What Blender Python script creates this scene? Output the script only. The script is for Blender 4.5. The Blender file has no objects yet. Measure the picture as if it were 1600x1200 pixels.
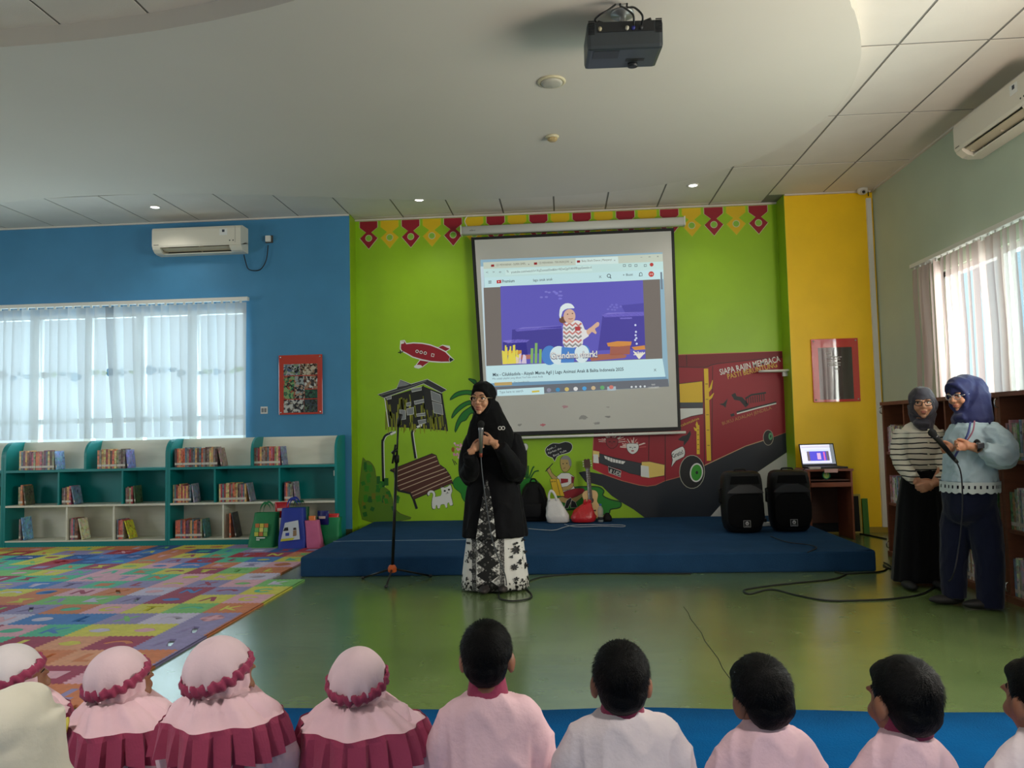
import bpy, bmesh, math, random
from mathutils import Vector, Matrix, noise
random.seed(7)
SC = bpy.context.scene
COL = SC.collection
PI = math.pi

# ---------------------------------------------------------------- camera
FPX, CAMH = 1202.0, 1.19
YAW, PITCH, ROLL = math.radians(3.795), math.radians(3.48), math.radians(-1.293)
_f = Vector((-math.sin(YAW)*math.cos(PITCH), math.cos(YAW)*math.cos(PITCH), math.sin(PITCH)))
_r = Vector((math.cos(YAW), math.sin(YAW), 0)); _u = _r.cross(_f)
CR = math.cos(ROLL)*_r + math.sin(ROLL)*_u
CU = -math.sin(ROLL)*_r + math.cos(ROLL)*_u
CF = _f
CP = Vector((0, 0, CAMH))
cam = bpy.data.cameras.new('camera'); camo = bpy.data.objects.new('camera', cam); COL.objects.link(camo)
camo.matrix_world = Matrix(((CR.x, CU.x, -CF.x, 0), (CR.y, CU.y, -CF.y, 0), (CR.z, CU.z, -CF.z, CAMH), (0, 0, 0, 1)))
cam.sensor_fit = 'HORIZONTAL'; cam.sensor_width = 36.0; cam.lens = FPX/1600*36.0; cam.clip_start = 0.05
SC.camera = camo

# ---------------------------------------------------------------- view / world / daylight
SC.view_settings.view_transform = 'Standard'; SC.view_settings.look = 'None'
SC.view_settings.gamma = 1.0; SC.view_settings.use_curve_mapping = False
SC.view_settings.exposure = 0.08
SC.cycles.sample_clamp_indirect = 3.0
wd = bpy.data.worlds.new('daylight'); SC.world = wd; wd.use_nodes = True
_bg = wd.node_tree.nodes['Background']; _bg.inputs[0].default_value = (0.78, 0.90, 1.0, 1); _bg.inputs[1].default_value = 1.25

def area(name, loc, aim, sx, sy, power, col=(1, 1, 1), spread=PI):
    l = bpy.data.lights.new(name, 'AREA'); l.shape = 'RECTANGLE'; l.size = sx; l.size_y = sy; l.energy = power; l.color = col; l.spread = spread
    o = bpy.data.objects.new(name, l); COL.objects.link(o); o.location = loc
    o.rotation_euler = (Vector(aim)-Vector(loc)).to_track_quat('-Z', 'Y').to_euler()
    return o
# window lights; the open right, left wall and rear ones are added, unseen
area('daylight_window_blue_wall', (-5.1, 9.25, 1.75), (-5.1, 0, 1.5), 5.0, 1.7, 215, (.80, .92, 1))
area('daylight_window_right_blinds', (4.05, 6.45, 1.9), (0, 6.45, 1.9), 2.1, 1.5, 110, (1, .93, .88))
area('added_light_right_open', (3.85, 3.75, 1.85), (0, 6.2, 3.0), 3.0, 1.4, 285, (1, .85, .72))  # added warm light, out of view, brightening the ceiling on the right
area('added_light_left_wall', (-9.1, 4.2, 1.9), (0, 4.5, 1.9), 3.4, 1.6, 60, (.95, .97, 1))  # added side light, out of view, from an invented left window
for i, x in enumerate((-5.6, -2.4, 0.9)):
    area('assumed_light_behind', (x, -4.75, 1.9), (x*.6, 6, 2.6), 2.2, 1.7, 9, (1, .95, .9))  # added light from assumed windows behind the camera, out of view

# ---------------------------------------------------------------- helpers
def s2l(c): return c/12.92 if c <= .04045 else ((c+.055)/1.055)**2.4
def rgb(r, g, b): return (s2l(r/255), s2l(g/255), s2l(b/255), 1.0)
def ray(x, y): return CR*((x-800)/FPX) - CU*((y-600)/FPX) + CF
def onY(x, y, Y): d = ray(x, y); return CP + d*(Y/d.y)
def onZ(x, y, Z=0.0): d = ray(x, y); return CP + d*((Z-CAMH)/d.z)
def onX(x, y, X): d = ray(x, y); return CP + d*(X/d.x)

MATS = {}
def mat(name, col, rough=.6, metal=0., var=0., vscale=8., bump=0., bscale=60., emit=None, estr=0., spec=.5, sheen=0., coat=0., stretch=None):
    if name in MATS: return MATS[name]
    m = bpy.data.materials.new(name); m.use_nodes = True; nt = m.node_tree; p = nt.nodes['Principled BSDF']
    p.inputs['Base Color'].default_value = col; p.inputs['Roughness'].default_value = rough; p.inputs['Metallic'].default_value = metal
    p.inputs['Specular IOR Level'].default_value = spec
    if sheen: p.inputs['Sheen Weight'].default_value = sheen
    if coat: p.inputs['Coat Weight'].default_value = coat; p.inputs['Coat Roughness'].default_value = .15
    if emit: p.inputs['Emission Color'].default_value = emit; p.inputs['Emission Strength'].default_value = estr
    if var or bump:
        tc = nt.nodes.new('ShaderNodeTexCoord')
        vec = tc.outputs['Object']
        if stretch:
            mp = nt.nodes.new('ShaderNodeMapping'); mp.inputs['Scale'].default_value = stretch; nt.links.new(vec, mp.inputs[0]); vec = mp.outputs[0]
    if var:
        n = nt.nodes.new('ShaderNodeTexNoise'); n.inputs['Scale'].default_value = vscale; n.inputs['Detail'].default_value = 5
        nt.links.new(vec, n.inputs[0])
        r = nt.nodes.new('ShaderNodeMapRange'); r.inputs[1].default_value = .25; r.inputs[2].default_value = .75; r.inputs[3].default_value = 1-var; r.inputs[4].default_value = 1+var
        nt.links.new(n.outputs[0], r.inputs[0])
        mx = nt.nodes.new('ShaderNodeMix'); mx.data_type = 'RGBA'; mx.blend_type = 'MULTIPLY'; mx.inputs[0].default_value = 1
        mx.inputs[6].default_value = col; nt.links.new(r.outputs[0], mx.inputs[7]); nt.links.new(mx.outputs[2], p.inputs['Base Color'])
    if bump:
        n2 = nt.nodes.new('ShaderNodeTexNoise'); n2.inputs['Scale'].default_value = bscale; n2.inputs['Detail'].default_value = 4
        nt.links.new(vec, n2.inputs[0])
        b = nt.nodes.new('ShaderNodeBump'); b.inputs['Strength'].default_value = bump; b.inputs['Distance'].default_value = .01
        nt.links.new(n2.outputs[0], b.inputs['Height']); nt.links.new(b.outputs[0], p.inputs['Normal'])
    MATS[name] = m
    return m
def flat(r, g, b, rough=.6): return mat('paint_%d_%d_%d' % (r, g, b), rgb(r, g, b), rough)

def tag(o, label=None, cat=None, group=None, kind=None):
    if label: o['label'] = label
    if cat: o['category'] = cat
    if group: o['group'] = group
    if kind: o['kind'] = kind
    return o
def empty(name, loc=(0, 0, 0), rz=0., parent=None):
    o = bpy.data.objects.new(name, None); COL.objects.link(o); o.location = loc; o.rotation_euler = (0, 0, rz); o.empty_display_size = .1
    o.parent = parent
    return o
def thing(name, label, cat, loc=(0, 0, 0), rz=0., group=None): return tag(empty(name, loc, rz), label, cat, group)
def rootinv(p):
    chain = []
    while p is not None: chain.append(p); p = p.parent
    M = Matrix.Identity(4)
    for q in reversed(chain): M = M @ q.matrix_parent_inverse @ q.matrix_basis
    return M.inverted()
def link(name, me, parent=None, loc=(0, 0, 0), rot=(0, 0, 0), sc=(1, 1, 1), inv=False):
    o = bpy.data.objects.new(name, me); COL.objects.link(o); o.parent = parent; o.location = loc; o.rotation_euler = rot; o.scale = sc
    if inv and parent is not None: o.matrix_parent_inverse = rootinv(parent)   # mesh is given in room coordinates
    return o

class MB:
    """collects shapes into one mesh"""
    def __init__(s): s.v = []; s.f = []; s.m = []; s.mi = 0; s.sm = []; s.smooth = False
    def add(s, vs, fs):
        o = len(s.v); s.v += [tuple(v) for v in vs]
        for f in fs: s.f.append(tuple(i+o for i in f)); s.m.append(s.mi); s.sm.append(s.smooth)
        return s
    def box(s, x0, x1, y0, y1, z0, z1, M=None):
        vs = [Vector((x, y, z)) for z in (z0, z1) for y in (y0, y1) for x in (x0, x1)]
        if M: vs = [M @ v for v in vs]
        return s.add(vs, [(0, 2, 3, 1), (4, 5, 7, 6), (0, 1, 5, 4), (2, 6, 7, 3), (0, 4, 6, 2), (1, 3, 7, 5)])
    def cbox(s, x0, x1, y0, y1, z0, z1, c=.01, M=None):
        """box with chamfered edges"""
        bm = bmesh.new(); bmesh.ops.create_cube(bm, size=1)
        for v in bm.verts: v.co = Vector(((x0+x1)/2+v.co.x*(x1-x0), (y0+y1)/2+v.co.y*(y1-y0), (z0+z1)/2+v.co.z*(z1-z0)))
        bmesh.ops.bevel(bm, geom=bm.edges[:], offset=c, segments=2, affect='EDGES', profile=.6)
        return s.bm(bm, M)
    def bm(s, bm, M=None):
        bm.verts.index_update(); vs = [(M @ v.co if M else v.co.copy()) for v in bm.verts]; fs = [tuple(v.index for v in f.verts) for f in bm.faces]
        bm.free(); return s.add(vs, fs)
    def tube(s, pts, r, n=8, cap=True, flatten=None):
        pts = [Vector(p) for p in pts]; k = len(pts); rs = r if isinstance(r, (list, tuple)) else [r]*k
        vs = []; prev = None
        for i, p in enumerate(pts):
            t = (pts[min(i+1, k-1)]-pts[max(i-1, 0)])
            t = t.normalized() if t.length > 1e-9 else Vector((0, 0, 1))
            if prev is None:
                a = t.cross(Vector((0, 0, 1)))
                if a.length < .05: a = t.cross(Vector((1, 0, 0)))
            else: a = prev - t*prev.dot(t)
            a.normalize(); prev = a; b = t.cross(a)
            for j in range(n):
                th = 2*PI*j/n; vs.append(p + a*math.cos(th)*rs[i] + b*math.sin(th)*rs[i])
        fs = [(i*n+j, i*n+(j+1) % n, (i+1)*n+(j+1) % n, (i+1)*n+j) for i in range(k-1) for j in range(n)]
        if cap: fs += [tuple(reversed(range(n))), tuple(range((k-1)*n, k*n))]
        return s.add(vs, fs)
    def rings(s, rings, cap=True, closed=True):
        """list of equally long vertex rings"""
        n = len(rings[0]); vs = [v for r in rings for v in r]; k = len(rings)
        fs = [(i*n+j, i*n+(j+1) % n, (i+1)*n+(j+1) % n, (i+1)*n+j) for i in range(k-1) for j in range(n if closed else n-1)]
        if cap: fs += [tuple(reversed(range(n))), tuple(range((k-1)*n, k*n))]
        return s.add(vs, fs)
    def lathe(s, prof, n=16, M=None):
        R = [[Vector((r*math.cos(2*PI*j/n), r*math.sin(2*PI*j/n), z)) for j in range(n)] for r, z in prof]
        if M: R = [[M @ v for v in q] for q in R]
        return s.rings(R)
    def ell(s, c, r, n=16, k=10, M=None):
        c = Vector(c); r = r if isinstance(r, (tuple, list)) else (r, r, r)
        R = []
        for i in range(k+1):
            ph = -PI/2 + PI*min(max(i/k, .004), .996)
            R.append([Vector((r[0]*math.cos(ph)*math.cos(2*PI*j/n), r[1]*math.cos(ph)*math.sin(2*PI*j/n), r[2]*math.sin(ph))) for j in range(n)])
        R = [[(M @ v if M else v)+c for v in q] for q in R]
        return s.rings(R)
    def prism(s, poly, d, M=None):
        """polygon (2D, xy) extruded by d along z"""
        n = len(poly); a = sum(poly[i][0]*poly[(i+1) % n][1]-poly[(i+1) % n][0]*poly[i][1] for i in range(n))
        if a < 0: poly = poly[::-1]
        bm = bmesh.new(); lo = [bm.verts.new((p[0], p[1], 0)) for p in poly]; hi = [bm.verts.new((p[0], p[1], d)) for p in poly]
        f1 = bm.faces.new(lo[::-1]); f2 = bm.faces.new(hi)
        for i in range(n): bm.faces.new((lo[i], lo[(i+1) % n], hi[(i+1) % n], hi[i]))
        bmesh.ops.triangulate(bm, faces=[f1, f2])
        return s.bm(bm, M)
    def mesh(s, name, mats):
        me = bpy.data.meshes.new(name); me.from_pydata(s.v, [], s.f)
        for m in (mats if isinstance(mats, (list, tuple)) else [mats]): me.materials.append(m)
        me.polygons.foreach_set('material_index', s.m); me.polygons.foreach_set('use_smooth', s.sm); me.update()
        return me
    def build(s, name, mats, parent=None, **k): return link(name, s.mesh(name, mats), parent, **k)

def smooth_mesh(me, on=True):
    me.polygons.foreach_set('use_smooth', [on]*len(me.polygons)); me.update(); return me
def remesh(mb, name, mats, parent=None, voxel=.01, it=4, loc=(0, 0, 0), fac=.5, disp=None, inv=False):
    """fuse overlapping shapes into ONE continuous smooth skin"""
    tmp = mb.build('tmp', mats)
    md = tmp.modifiers.new('r', 'REMESH'); md.mode = 'VOXEL'; md.voxel_size = voxel; md.use_smooth_shade = True
    if it: sm = tmp.modifiers.new('s', 'SMOOTH'); sm.iterations = it; sm.factor = fac
    bpy.context.view_layer.update()
    dg = bpy.context.evaluated_depsgraph_get()
    me = bpy.data.meshes.new_from_object(tmp.evaluated_get(dg)); bpy.data.objects.remove(tmp, do_unlink=True)
    me.name = name
    if disp:
        ns = [v.normal.copy() for v in me.vertices]
        for v, n in zip(me.vertices, ns): v.co = disp(v.co, n)
    smooth_mesh(me)
    if not me.materials:
        me.materials.append(mats if not isinstance(mats, (list, tuple)) else mats[0])
    return link(name, me, parent, loc=loc, inv=inv)
def spline(pts, n=6, closed=False):
    """Catmull-Rom through pts"""
    P = [Vector(p) for p in pts]; k = len(P); out = []
    for i in range(k if closed else k-1):
        if closed: a, b, c, d = P[(i-1) % k], P[i], P[(i+1) % k], P[(i+2) % k]
        else: a, b, c, d = P[max(i-1, 0)], P[i], P[i+1], P[min(i+2, k-1)]
        for j in range(n):
            t = j/n; out.append(.5*((2*b)+(c-a)*t+(2*a-5*b+4*c-d)*t*t+(3*b-a-3*c+d)*t**3))
    if not closed: out.append(P[-1])
    return out
def text_mesh(txt, size=1.0, align='LEFT', bold=0., shear=0.):
    c = bpy.data.curves.new('t', 'FONT'); c.body = txt; c.size = size; c.align_x = align; c.offset = bold; c.shear = shear; c.resolution_u = 2
    o = bpy.data.objects.new('t', c); COL.objects.link(o); bpy.context.view_layer.update()
    me = bpy.data.meshes.new_from_object(o.evaluated_get(bpy.context.evaluated_depsgraph_get())); bpy.data.objects.remove(o, do_unlink=True)
    return me
def text_on(name, txt, m, parent, P0, P1, up_h, off, align_fit=True, bold=0., shear=0.):
    """lettering running from P0 to P1 (world points, baseline), cap height up_h, lifted by vector off"""
    me = text_mesh(txt, 1.0, bold=bold, shear=shear); P0, P1 = Vector(P0), Vector(P1)
    xs = [v.co.x for v in me.vertices]
    if not xs: return None
    x0, x1 = min(xs), max(xs); L = (P1-P0).length; ex = (P1-P0).normalized(); n = Vector(off).normalized(); ez = n.cross(ex).normalized()
    sx = L/(x1-x0) if align_fit else up_h/.7
    for v in me.vertices: v.co = P0 + ex*((v.co.x-x0)*sx) + ez*(v.co.y*up_h/.7) + Vector(off)
    me.materials.clear(); me.materials.append(m); me.update()
    o = link(name, me, parent, inv=True)
    return o
# ================================================================ the room
YB, YG, YY, XR, XL, YN, ZC, ZP = 8.75, 9.0, 8.68, 3.49, -8.8, -4.6, 3.77, 3.65
NX0, NX1 = -2.45, 2.53

def floor_material():
    m = bpy.data.materials.new('green_floor_paint'); m.use_nodes = True; nt = m.node_tree; p = nt.nodes['Principled BSDF']; L = nt.links.new
    tc = nt.nodes.new('ShaderNodeTexCoord'); n = nt.nodes.new('ShaderNodeTexNoise'); n.inputs['Scale'].default_value = 1.1; n.inputs['Detail'].default_value = 8; n.inputs['Roughness'].default_value = .62
    L(tc.outputs['Object'], n.inputs[0]); cr = nt.nodes.new('ShaderNodeValToRGB')
    cr.color_ramp.elements[0].position = .3; cr.color_ramp.elements[0].color = rgb(86, 108, 62); cr.color_ramp.elements[1].position = .72; cr.color_ramp.elements[1].color = rgb(116, 138, 86)
    L(n.outputs[0], cr.inputs[0]); L(cr.outputs[0], p.inputs['Base Color'])
    n3 = nt.nodes.new('ShaderNodeTexNoise'); n3.inputs['Scale'].default_value = 6; n3.inputs['Detail'].default_value = 3; L(tc.outputs['Object'], n3.inputs[0])
    rr = nt.nodes.new('ShaderNodeMapRange'); rr.inputs[3].default_value = .18; rr.inputs[4].default_value = .32; L(n3.outputs[0], rr.inputs[0]); L(rr.outputs[0], p.inputs['Roughness'])
    mp = nt.nodes.new('ShaderNodeMapping'); mp.inputs['Scale'].default_value = (1.6, 5, 1); L(tc.outputs['Object'], mp.inputs[0])
    n2 = nt.nodes.new('ShaderNodeTexNoise'); n2.inputs['Scale'].default_value = 2.5; n2.inputs['Detail'].default_value = 2; L(mp.outputs[0], n2.inputs[0])
    b = nt.nodes.new('ShaderNodeBump'); b.inputs['Strength'].default_value = .09; b.inputs['Distance'].default_value = .02; L(n2.outputs[0], b.inputs['Height']); L(b.outputs[0], p.inputs['Normal'])
    p.inputs['Specular IOR Level'].default_value = .6; p.inputs['Coat Weight'].default_value = .7; p.inputs['Coat Roughness'].default_value = .2
    return m
M_floor = floor_material()
M_blue = mat('blue_wall_paint', rgb(66, 134, 176), .5, var=.06, vscale=3, bump=.05, bscale=30)
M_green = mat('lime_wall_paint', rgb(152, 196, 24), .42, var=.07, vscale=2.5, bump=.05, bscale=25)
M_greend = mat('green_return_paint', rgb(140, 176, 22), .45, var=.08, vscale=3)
M_yellow = mat('yellow_wall_paint', rgb(252, 206, 4), .5, var=.05, vscale=3, bump=.06, bscale=40)
M_sage = mat('sage_wall_paint', rgb(186, 200, 180), .6, var=.06, vscale=1.6, bump=.05, bscale=30)
M_white = mat('white_paint', rgb(226, 224, 218), .6, var=.03, vscale=2)
M_panel = mat('ceiling_panel_paint', rgb(212, 204, 192), .7, var=.03, vscale=.8)
M_tile = mat('ceiling_tile', rgb(220, 212, 202), .75, var=.04, vscale=3, bump=.15, bscale=160)
M_tbar = mat('ceiling_grid', rgb(128, 124, 118), .6)
M_offw = mat('plain_offwhite_wall', rgb(214, 208, 196), .7)
M_skirt = mat('olive_skirting', rgb(72, 76, 44), .5)
M_alu = mat('window_frame_white', rgb(214, 214, 210), .45)
M_black = mat('black_plastic', rgb(20, 20, 22), .45)
M_whitep = mat('white_plastic', rgb(228, 226, 218), .4)

def struct(name, mb, m, label=None): return tag(mb.build(name, m), label, None, None, 'structure')
fl = struct('floor', MB().box(XL-.2, XR+.8, YN-.2, 9.3, -.12, 0), M_floor, 'glossy green painted floor')
p0, p1 = onZ(1068, 948), onZ(1142, 1062)
mb = MB(); pts = [p0.lerp(p1, i/9)+Vector((.006*math.sin(i*2.1), 0, 0)) for i in range(10)]
for a, b_ in zip(pts, pts[1:]):
    mb.add([(a.x-.0022, a.y, .0006), (a.x+.0022, a.y, .0006), (b_.x+.0022, b_.y, .0006), (b_.x-.0022, b_.y, .0006)], [(0, 1, 2, 3)])
mb.build('floor_crack', flat(34, 40, 24), fl)

def wall_with_hole(x0, x1, z0, z1, hx0, hx1, hz0, hz1, y0, y1, M=None):
    mb = MB()
    mb.box(x0, hx0, y0, y1, z0, z1, M); mb.box(hx1, x1, y0, y1, z0, z1, M); mb.box(hx0, hx1, y0, y1, z0, hz0, M); mb.box(hx0, hx1, y0, y1, hz1, z1, M)
    return mb
WX0, WX1, WZ0, WZ1 = -7.55, -3.70, .95, 2.70
wb = struct('wall_back_blue', wall_with_hole(XL, NX0, 0, ZC+.05, WX0, WX1, WZ0, WZ1, YB, YB+.2), M_blue, 'blue painted wall with a wide window')
wg = struct('wall_back_green', MB().box(NX0-.1, NX1+.1, YG, YG+.15, 0, ZC+.05), M_green, 'lime green wall with painted mural')
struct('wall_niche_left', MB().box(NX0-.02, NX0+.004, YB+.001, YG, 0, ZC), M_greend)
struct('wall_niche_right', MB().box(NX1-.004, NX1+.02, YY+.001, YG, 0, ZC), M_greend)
wy = struct('wall_back_yellow', MB().box(NX1, XR+.05, YY, YY+.3, 0, ZC+.05), M_yellow, 'yellow painted pillar wall in the corner')
RM = Matrix(((0, -1, 0, 0), (1, 0, 0, 0), (0, 0, 1, 0), (0, 0, 0, 1)))   # local x -> +Y, local y -> -X
RW0, RW1, RZ0, RZ1 = 2.2, 7.30, 1.0, 2.56
wr = struct('wall_right', wall_with_hole(YN-.2, YY+.2, 0, ZC+.05, RW0, RW1, RZ0, RZ1, -XR-.2, -XR, RM), M_sage, 'sage green wall with a blinded window')
struct('wall_left', wall_with_hole(YN-.2, YB+.2, 0, ZC+.05, 2.4, 6.0, 1.0, 2.75, -XL, -XL+.2, RM), M_offw)  # window opening added out of view for the left side light
mb = MB(); e = [XL]
for x in (-5.6, -2.4, .9): e += [x-1.1, x+1.1]  # assumed window openings, out of view, for the added rear lights
e += [XR]
for i in range(0, len(e), 2): mb.box(e[i], e[i+1], YN-.2, YN, 0, ZC+.05)
for i in range(1, len(e)-1, 2): mb.box(e[i], e[i+1], YN-.2, YN, 0, 1.0); mb.box(e[i], e[i+1], YN-.2, YN, 2.8, ZC+.05)
struct('wall_front', mb, M_offw)
struct('baseboard_blue', MB().box(XL, NX0, YB-.014, YB, 0, .11), M_skirt)
struct('baseboard_yellow', MB().box(NX1, XR, YY-.012, YY, 0, .06), mat('worn_yellow_skirting', rgb(168, 140, 40), .6))

# ---- ceiling: grid with lay-in tiles, dropped plaster panel with an oval coffer
cl = struct('ceiling', MB().box(XL-.2, XR+.2, YN-.2, 9.3, ZC, ZC+.1), M_tbar, 'suspended ceiling of white lay-in tiles')
outl = [onZ(x, y, ZP) for x, y in ((0, 317), (60, 311), (130, 306.5), (200, 304), (270, 302.5), (340, 303), (420, 305), (540, 309.5), (640, 312), (740, 311.5), (860, 307), (960, 299), (1060, 284), (1140, 262), (1215, 232), (1290, 185), (1325, 145), (1343, 100), (1345, 60), (1336, 20), (1328, 0))]
outl = [(p.x, p.y) for p in outl]
outl = [(XL, 8.2), (-7.7, 7.95), (-6.6, 7.6)] + outl + [(1.45, 3.8), (1.2, 3.2), (1.25, 2.0), (1.7, .6), (1.7, YN), (XL, YN)]
outl = [(p.x, p.y) for p in spline([(x, y, 0) for x, y in outl[:-2]], 4)] + outl[-2:]
def inside(x, y, poly):
    r = False; n = len(poly)
    for i in range(n):
        (x1, y1), (x2, y2) = poly[i], poly[(i+1) % n]
        if (y1 > y) != (y2 > y) and x < (x2-x1)*(y-y1)/(y2-y1)+x1: r = not r
    return r
HC, HA, HB = (-3.45, 1.86), 4.2, 2.58
hole = [(HC[0]+HA*math.cos(2*PI*i/72), HC[1]+HB*math.sin(2*PI*i/72)) for i in range(72)]
from mathutils.geometry import tessellate_polygon
loops = [[Vector((x, y, 0)) for x, y in outl], [Vector((x, y, 0)) for x, y in hole]]
tris = tessellate_polygon(loops); allp = loops[0]+loops[1]
mb = MB(); mb.add([(p.x, p.y, ZP) for p in allp], [t if (allp[t[1]]-allp[t[0]]).cross(allp[t[2]]-allp[t[0]]).z < 0 else t[::-1] for t in tris])
for lp in loops:
    n = len(lp); mb.add([(p.x, p.y, z) for z in (ZP, ZC-.002) for p in lp], [(i, (i+1) % n, n+(i+1) % n, n+i) for i in range(n)])
mb.build('dropped_panel', M_panel, cl)
tile_me = MB().cbox(.009, .591, .010, 1.190, -.005, 0, .002).mesh('ceiling_tile', M_tile)
tcache = {}
for iy in range(-6, 4):
    y0 = 5.28+1.2*iy
    for ix in range(-15, 6):
        x0 = -.05+.6*ix; x1, y1 = x0+.6, y0+1.2
        cx = [x0+.02, x0+.3, x1-.02]; cy = [y0+.02, y0+.4, y0+.8, y1-.02]
        hid = all(inside(a, b, outl) and not inside(a, b, hole) for a in cx for b in cy)
        if hid or x1 > XR+.3 or y0 < 1.0 or x0 < -7.4 : continue
        ymax = YB if x0+.3 < NX0 else (YG if x0+.3 < NX1 else YY)
        xe, ye = min(x1, XR), min(y1, ymax)
        if ye-y0 < .03 or xe-x0 < .03: continue
        k = (round(xe-x0, 3), round(ye-y0, 3))
        if k not in tcache: tcache[k] = tile_me if k == (.6, 1.2) else MB().cbox(.009, k[0]-.009, .010, k[1]-.010, -.005, 0, .002).mesh('ceiling_tile', M_tile)
        link('ceiling_tile', tcache[k], cl, loc=(x0, y0, ZC))
# edge angle where walls meet the ceiling
mb = MB(); mb.box(XL, NX0, YB-.025, YB, ZC-.02, ZC); mb.box(NX0, NX1, YG-.025, YG, ZC-.02, ZC); mb.box(NX1, XR, YY-.025, YY, ZC-.02, ZC); mb.box(XR-.025, XR, 0, YY, ZC-.02, ZC)
tag(mb.build('trim_1', M_tile), 'white ceiling edge angle along the walls', kind='structure')

# ---- downlights
for px, py, lab in ((242, 325, 'lit round downlight above the left air conditioner'), (655, 313.5, 'lit round downlight over the left part of the mural'), (1083, 291, 'lit round downlight to the upper right of the screen')):
    p = onZ(px, py, ZC-.02)
    t = thing('downlight', lab, 'ceiling light', (p.x, p.y, ZC-.005), group='recessed downlights')
    mb = MB(); mb.smooth = True; mb.lathe([(.062, 0), (.064, -.008), (.058, -.012), (.045, -.010), (.045, .0)], 20); mb.build('trim_ring', M_whitep, t)
    MB().lathe([(.044, -.004), (.044, -.007)], 20).build('lamp_lens', mat('lamp_glow', rgb(255, 250, 240), .4, emit=(1, .96, .9, 1), estr=7), t)
    l = bpy.data.lights.new('downlight_beam', 'SPOT'); l.energy = 16; l.spot_size = 2.4; l.spot_blend = .8; l.color = (1, .95, .88); l.shadow_soft_size = .05
    o = bpy.data.objects.new('downlight_beam', l); COL.objects.link(o); o.parent = t; o.location = (0, 0, -.03)
# added lamps out of view, aimed at the audience to brighten their backs
for lx, ly in ((-2.0, -.2), (-.8, -.3), (.3, -.3), (1.3, -.3)):
    t = thing('downlight', 'added round downlight out of view, aimed at the children', 'ceiling light', (lx, ly, ZC-.005 if lx < .5 else ZP), group='added downlights brightening the audience')
    mb = MB(); mb.smooth = True; mb.lathe([(.082, 0), (.084, -.008), (.078, -.012), (.065, -.010), (.065, .0)], 20); mb.build('trim_ring', M_whitep, t)
    MB().lathe([(.064, -.004), (.064, -.007)], 20).build('lamp_lens', mat('lamp_glow', (1, 1, 1, 1)), t)
    l = bpy.data.lights.new('downlight_beam', 'SPOT'); l.energy = 430; l.spot_size = 1.0; l.spot_blend = .9; l.color = (1, .96, .9); l.shadow_soft_size = .12
    o = bpy.data.objects.new('downlight_beam', l); COL.objects.link(o); o.parent = t; o.location = (0, 0, -.03); o.rotation_euler = (.60, 0, 0)
p = onZ(862, 127, ZP)
t = thing('ceiling_speaker', 'round cream ceiling speaker flush in the dropped panel', 'speaker', (p.x, p.y, ZP))
mb = MB(); mb.smooth = True; mb.lathe([(.098, 0), (.1, -.006), (.09, -.014), (.076, -.012), (.076, 0)], 28); mb.build('rim', mat('aged_cream', rgb(206, 194, 160), .5), t)
mb = MB(); mb.smooth = True; mb.lathe([(.076, -.004), (.076, -.018), (.06, -.026), (.0005, -.027)], 28); mb.build('grille', mat('cream_grille', rgb(190, 184, 170), .6, bump=.4, bscale=300), t)
p = onZ(863, 213, ZP)
t = thing('smoke_detector', 'small cream smoke detector below the round ceiling speaker', 'detector', (p.x, p.y, ZP))
mb = MB(); mb.smooth = True; mb.lathe([(.055, 0), (.055, -.012), (.04, -.018)], 20); mb.build('base', mat('aged_cream', (1, 1, 1, 1)), t)
mb = MB(); mb.smooth = True; mb.lathe([(.038, -.014), (.04, -.03), (.03, -.042), (.0005, -.044)], 20)
for k in range(6): a = k*PI/3; mb.box(.028, .041, -.006, .006, -.036, -.02, Matrix.Rotation(a, 4, 'Z'))
mb.build('sensor_head', mat('ochre_plastic', rgb(186, 160, 112), .5), t)

# ---- windows
def translucent(name, col, tr=.3, mixd=.5):
    m = bpy.data.materials.new(name); m.use_nodes = True; nt = m.node_tree; nt.nodes.remove(nt.nodes['Principled BSDF']); out = nt.nodes['Material Output']; L = nt.links.new
    d = nt.nodes.new('ShaderNodeBsdfDiffuse'); t = nt.nodes.new('ShaderNodeBsdfTranslucent'); x = nt.nodes.new('ShaderNodeBsdfTransparent')
    d.inputs[0].default_value = col; t.inputs[0].default_value = col
    a = nt.nodes.new('ShaderNodeMixShader'); b = nt.nodes.new('ShaderNodeMixShader'); a.inputs[0].default_value = mixd; b.inputs[0].default_value = tr
    L(d.outputs[0], a.inputs[1]); L(t.outputs[0], a.inputs[2]); L(a.outputs[0], b.inputs[1]); L(x.outputs[0], b.inputs[2])
    L(b.outputs[0], out.inputs[0]); return m
def glass_mat():
    m = bpy.data.materials.new('window_glass'); m.use_nodes = True; nt = m.node_tree; p = nt.nodes['Principled BSDF']; out = nt.nodes['Material Output']; L = nt.links.new
    p.inputs['Roughness'].default_value = .03; p.inputs['Base Color'].default_value = (.02, .03, .03, 1)
    x = nt.nodes.new('ShaderNodeBsdfTransparent'); x.inputs[0].default_value = (.9, .97, .98, 1); mx = nt.nodes.new('ShaderNodeMixShader'); mx.inputs[0].default_value = .93
    L(p.outputs[0], mx.inputs[1]); L(x.outputs[0], mx.inputs[2]); L(mx.outputs[0], out.inputs[0]); return m
M_glass = glass_mat()
M_slat = translucent('sheer_blind_fabric', rgb(206, 210, 212), .34, .18)
M_slat2 = translucent('rosy_blind_fabric', rgb(206, 184, 178), .18, .24)
M_lace = translucent('lace_blind_fabric', rgb(150, 150, 150), .25, .2)

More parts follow.
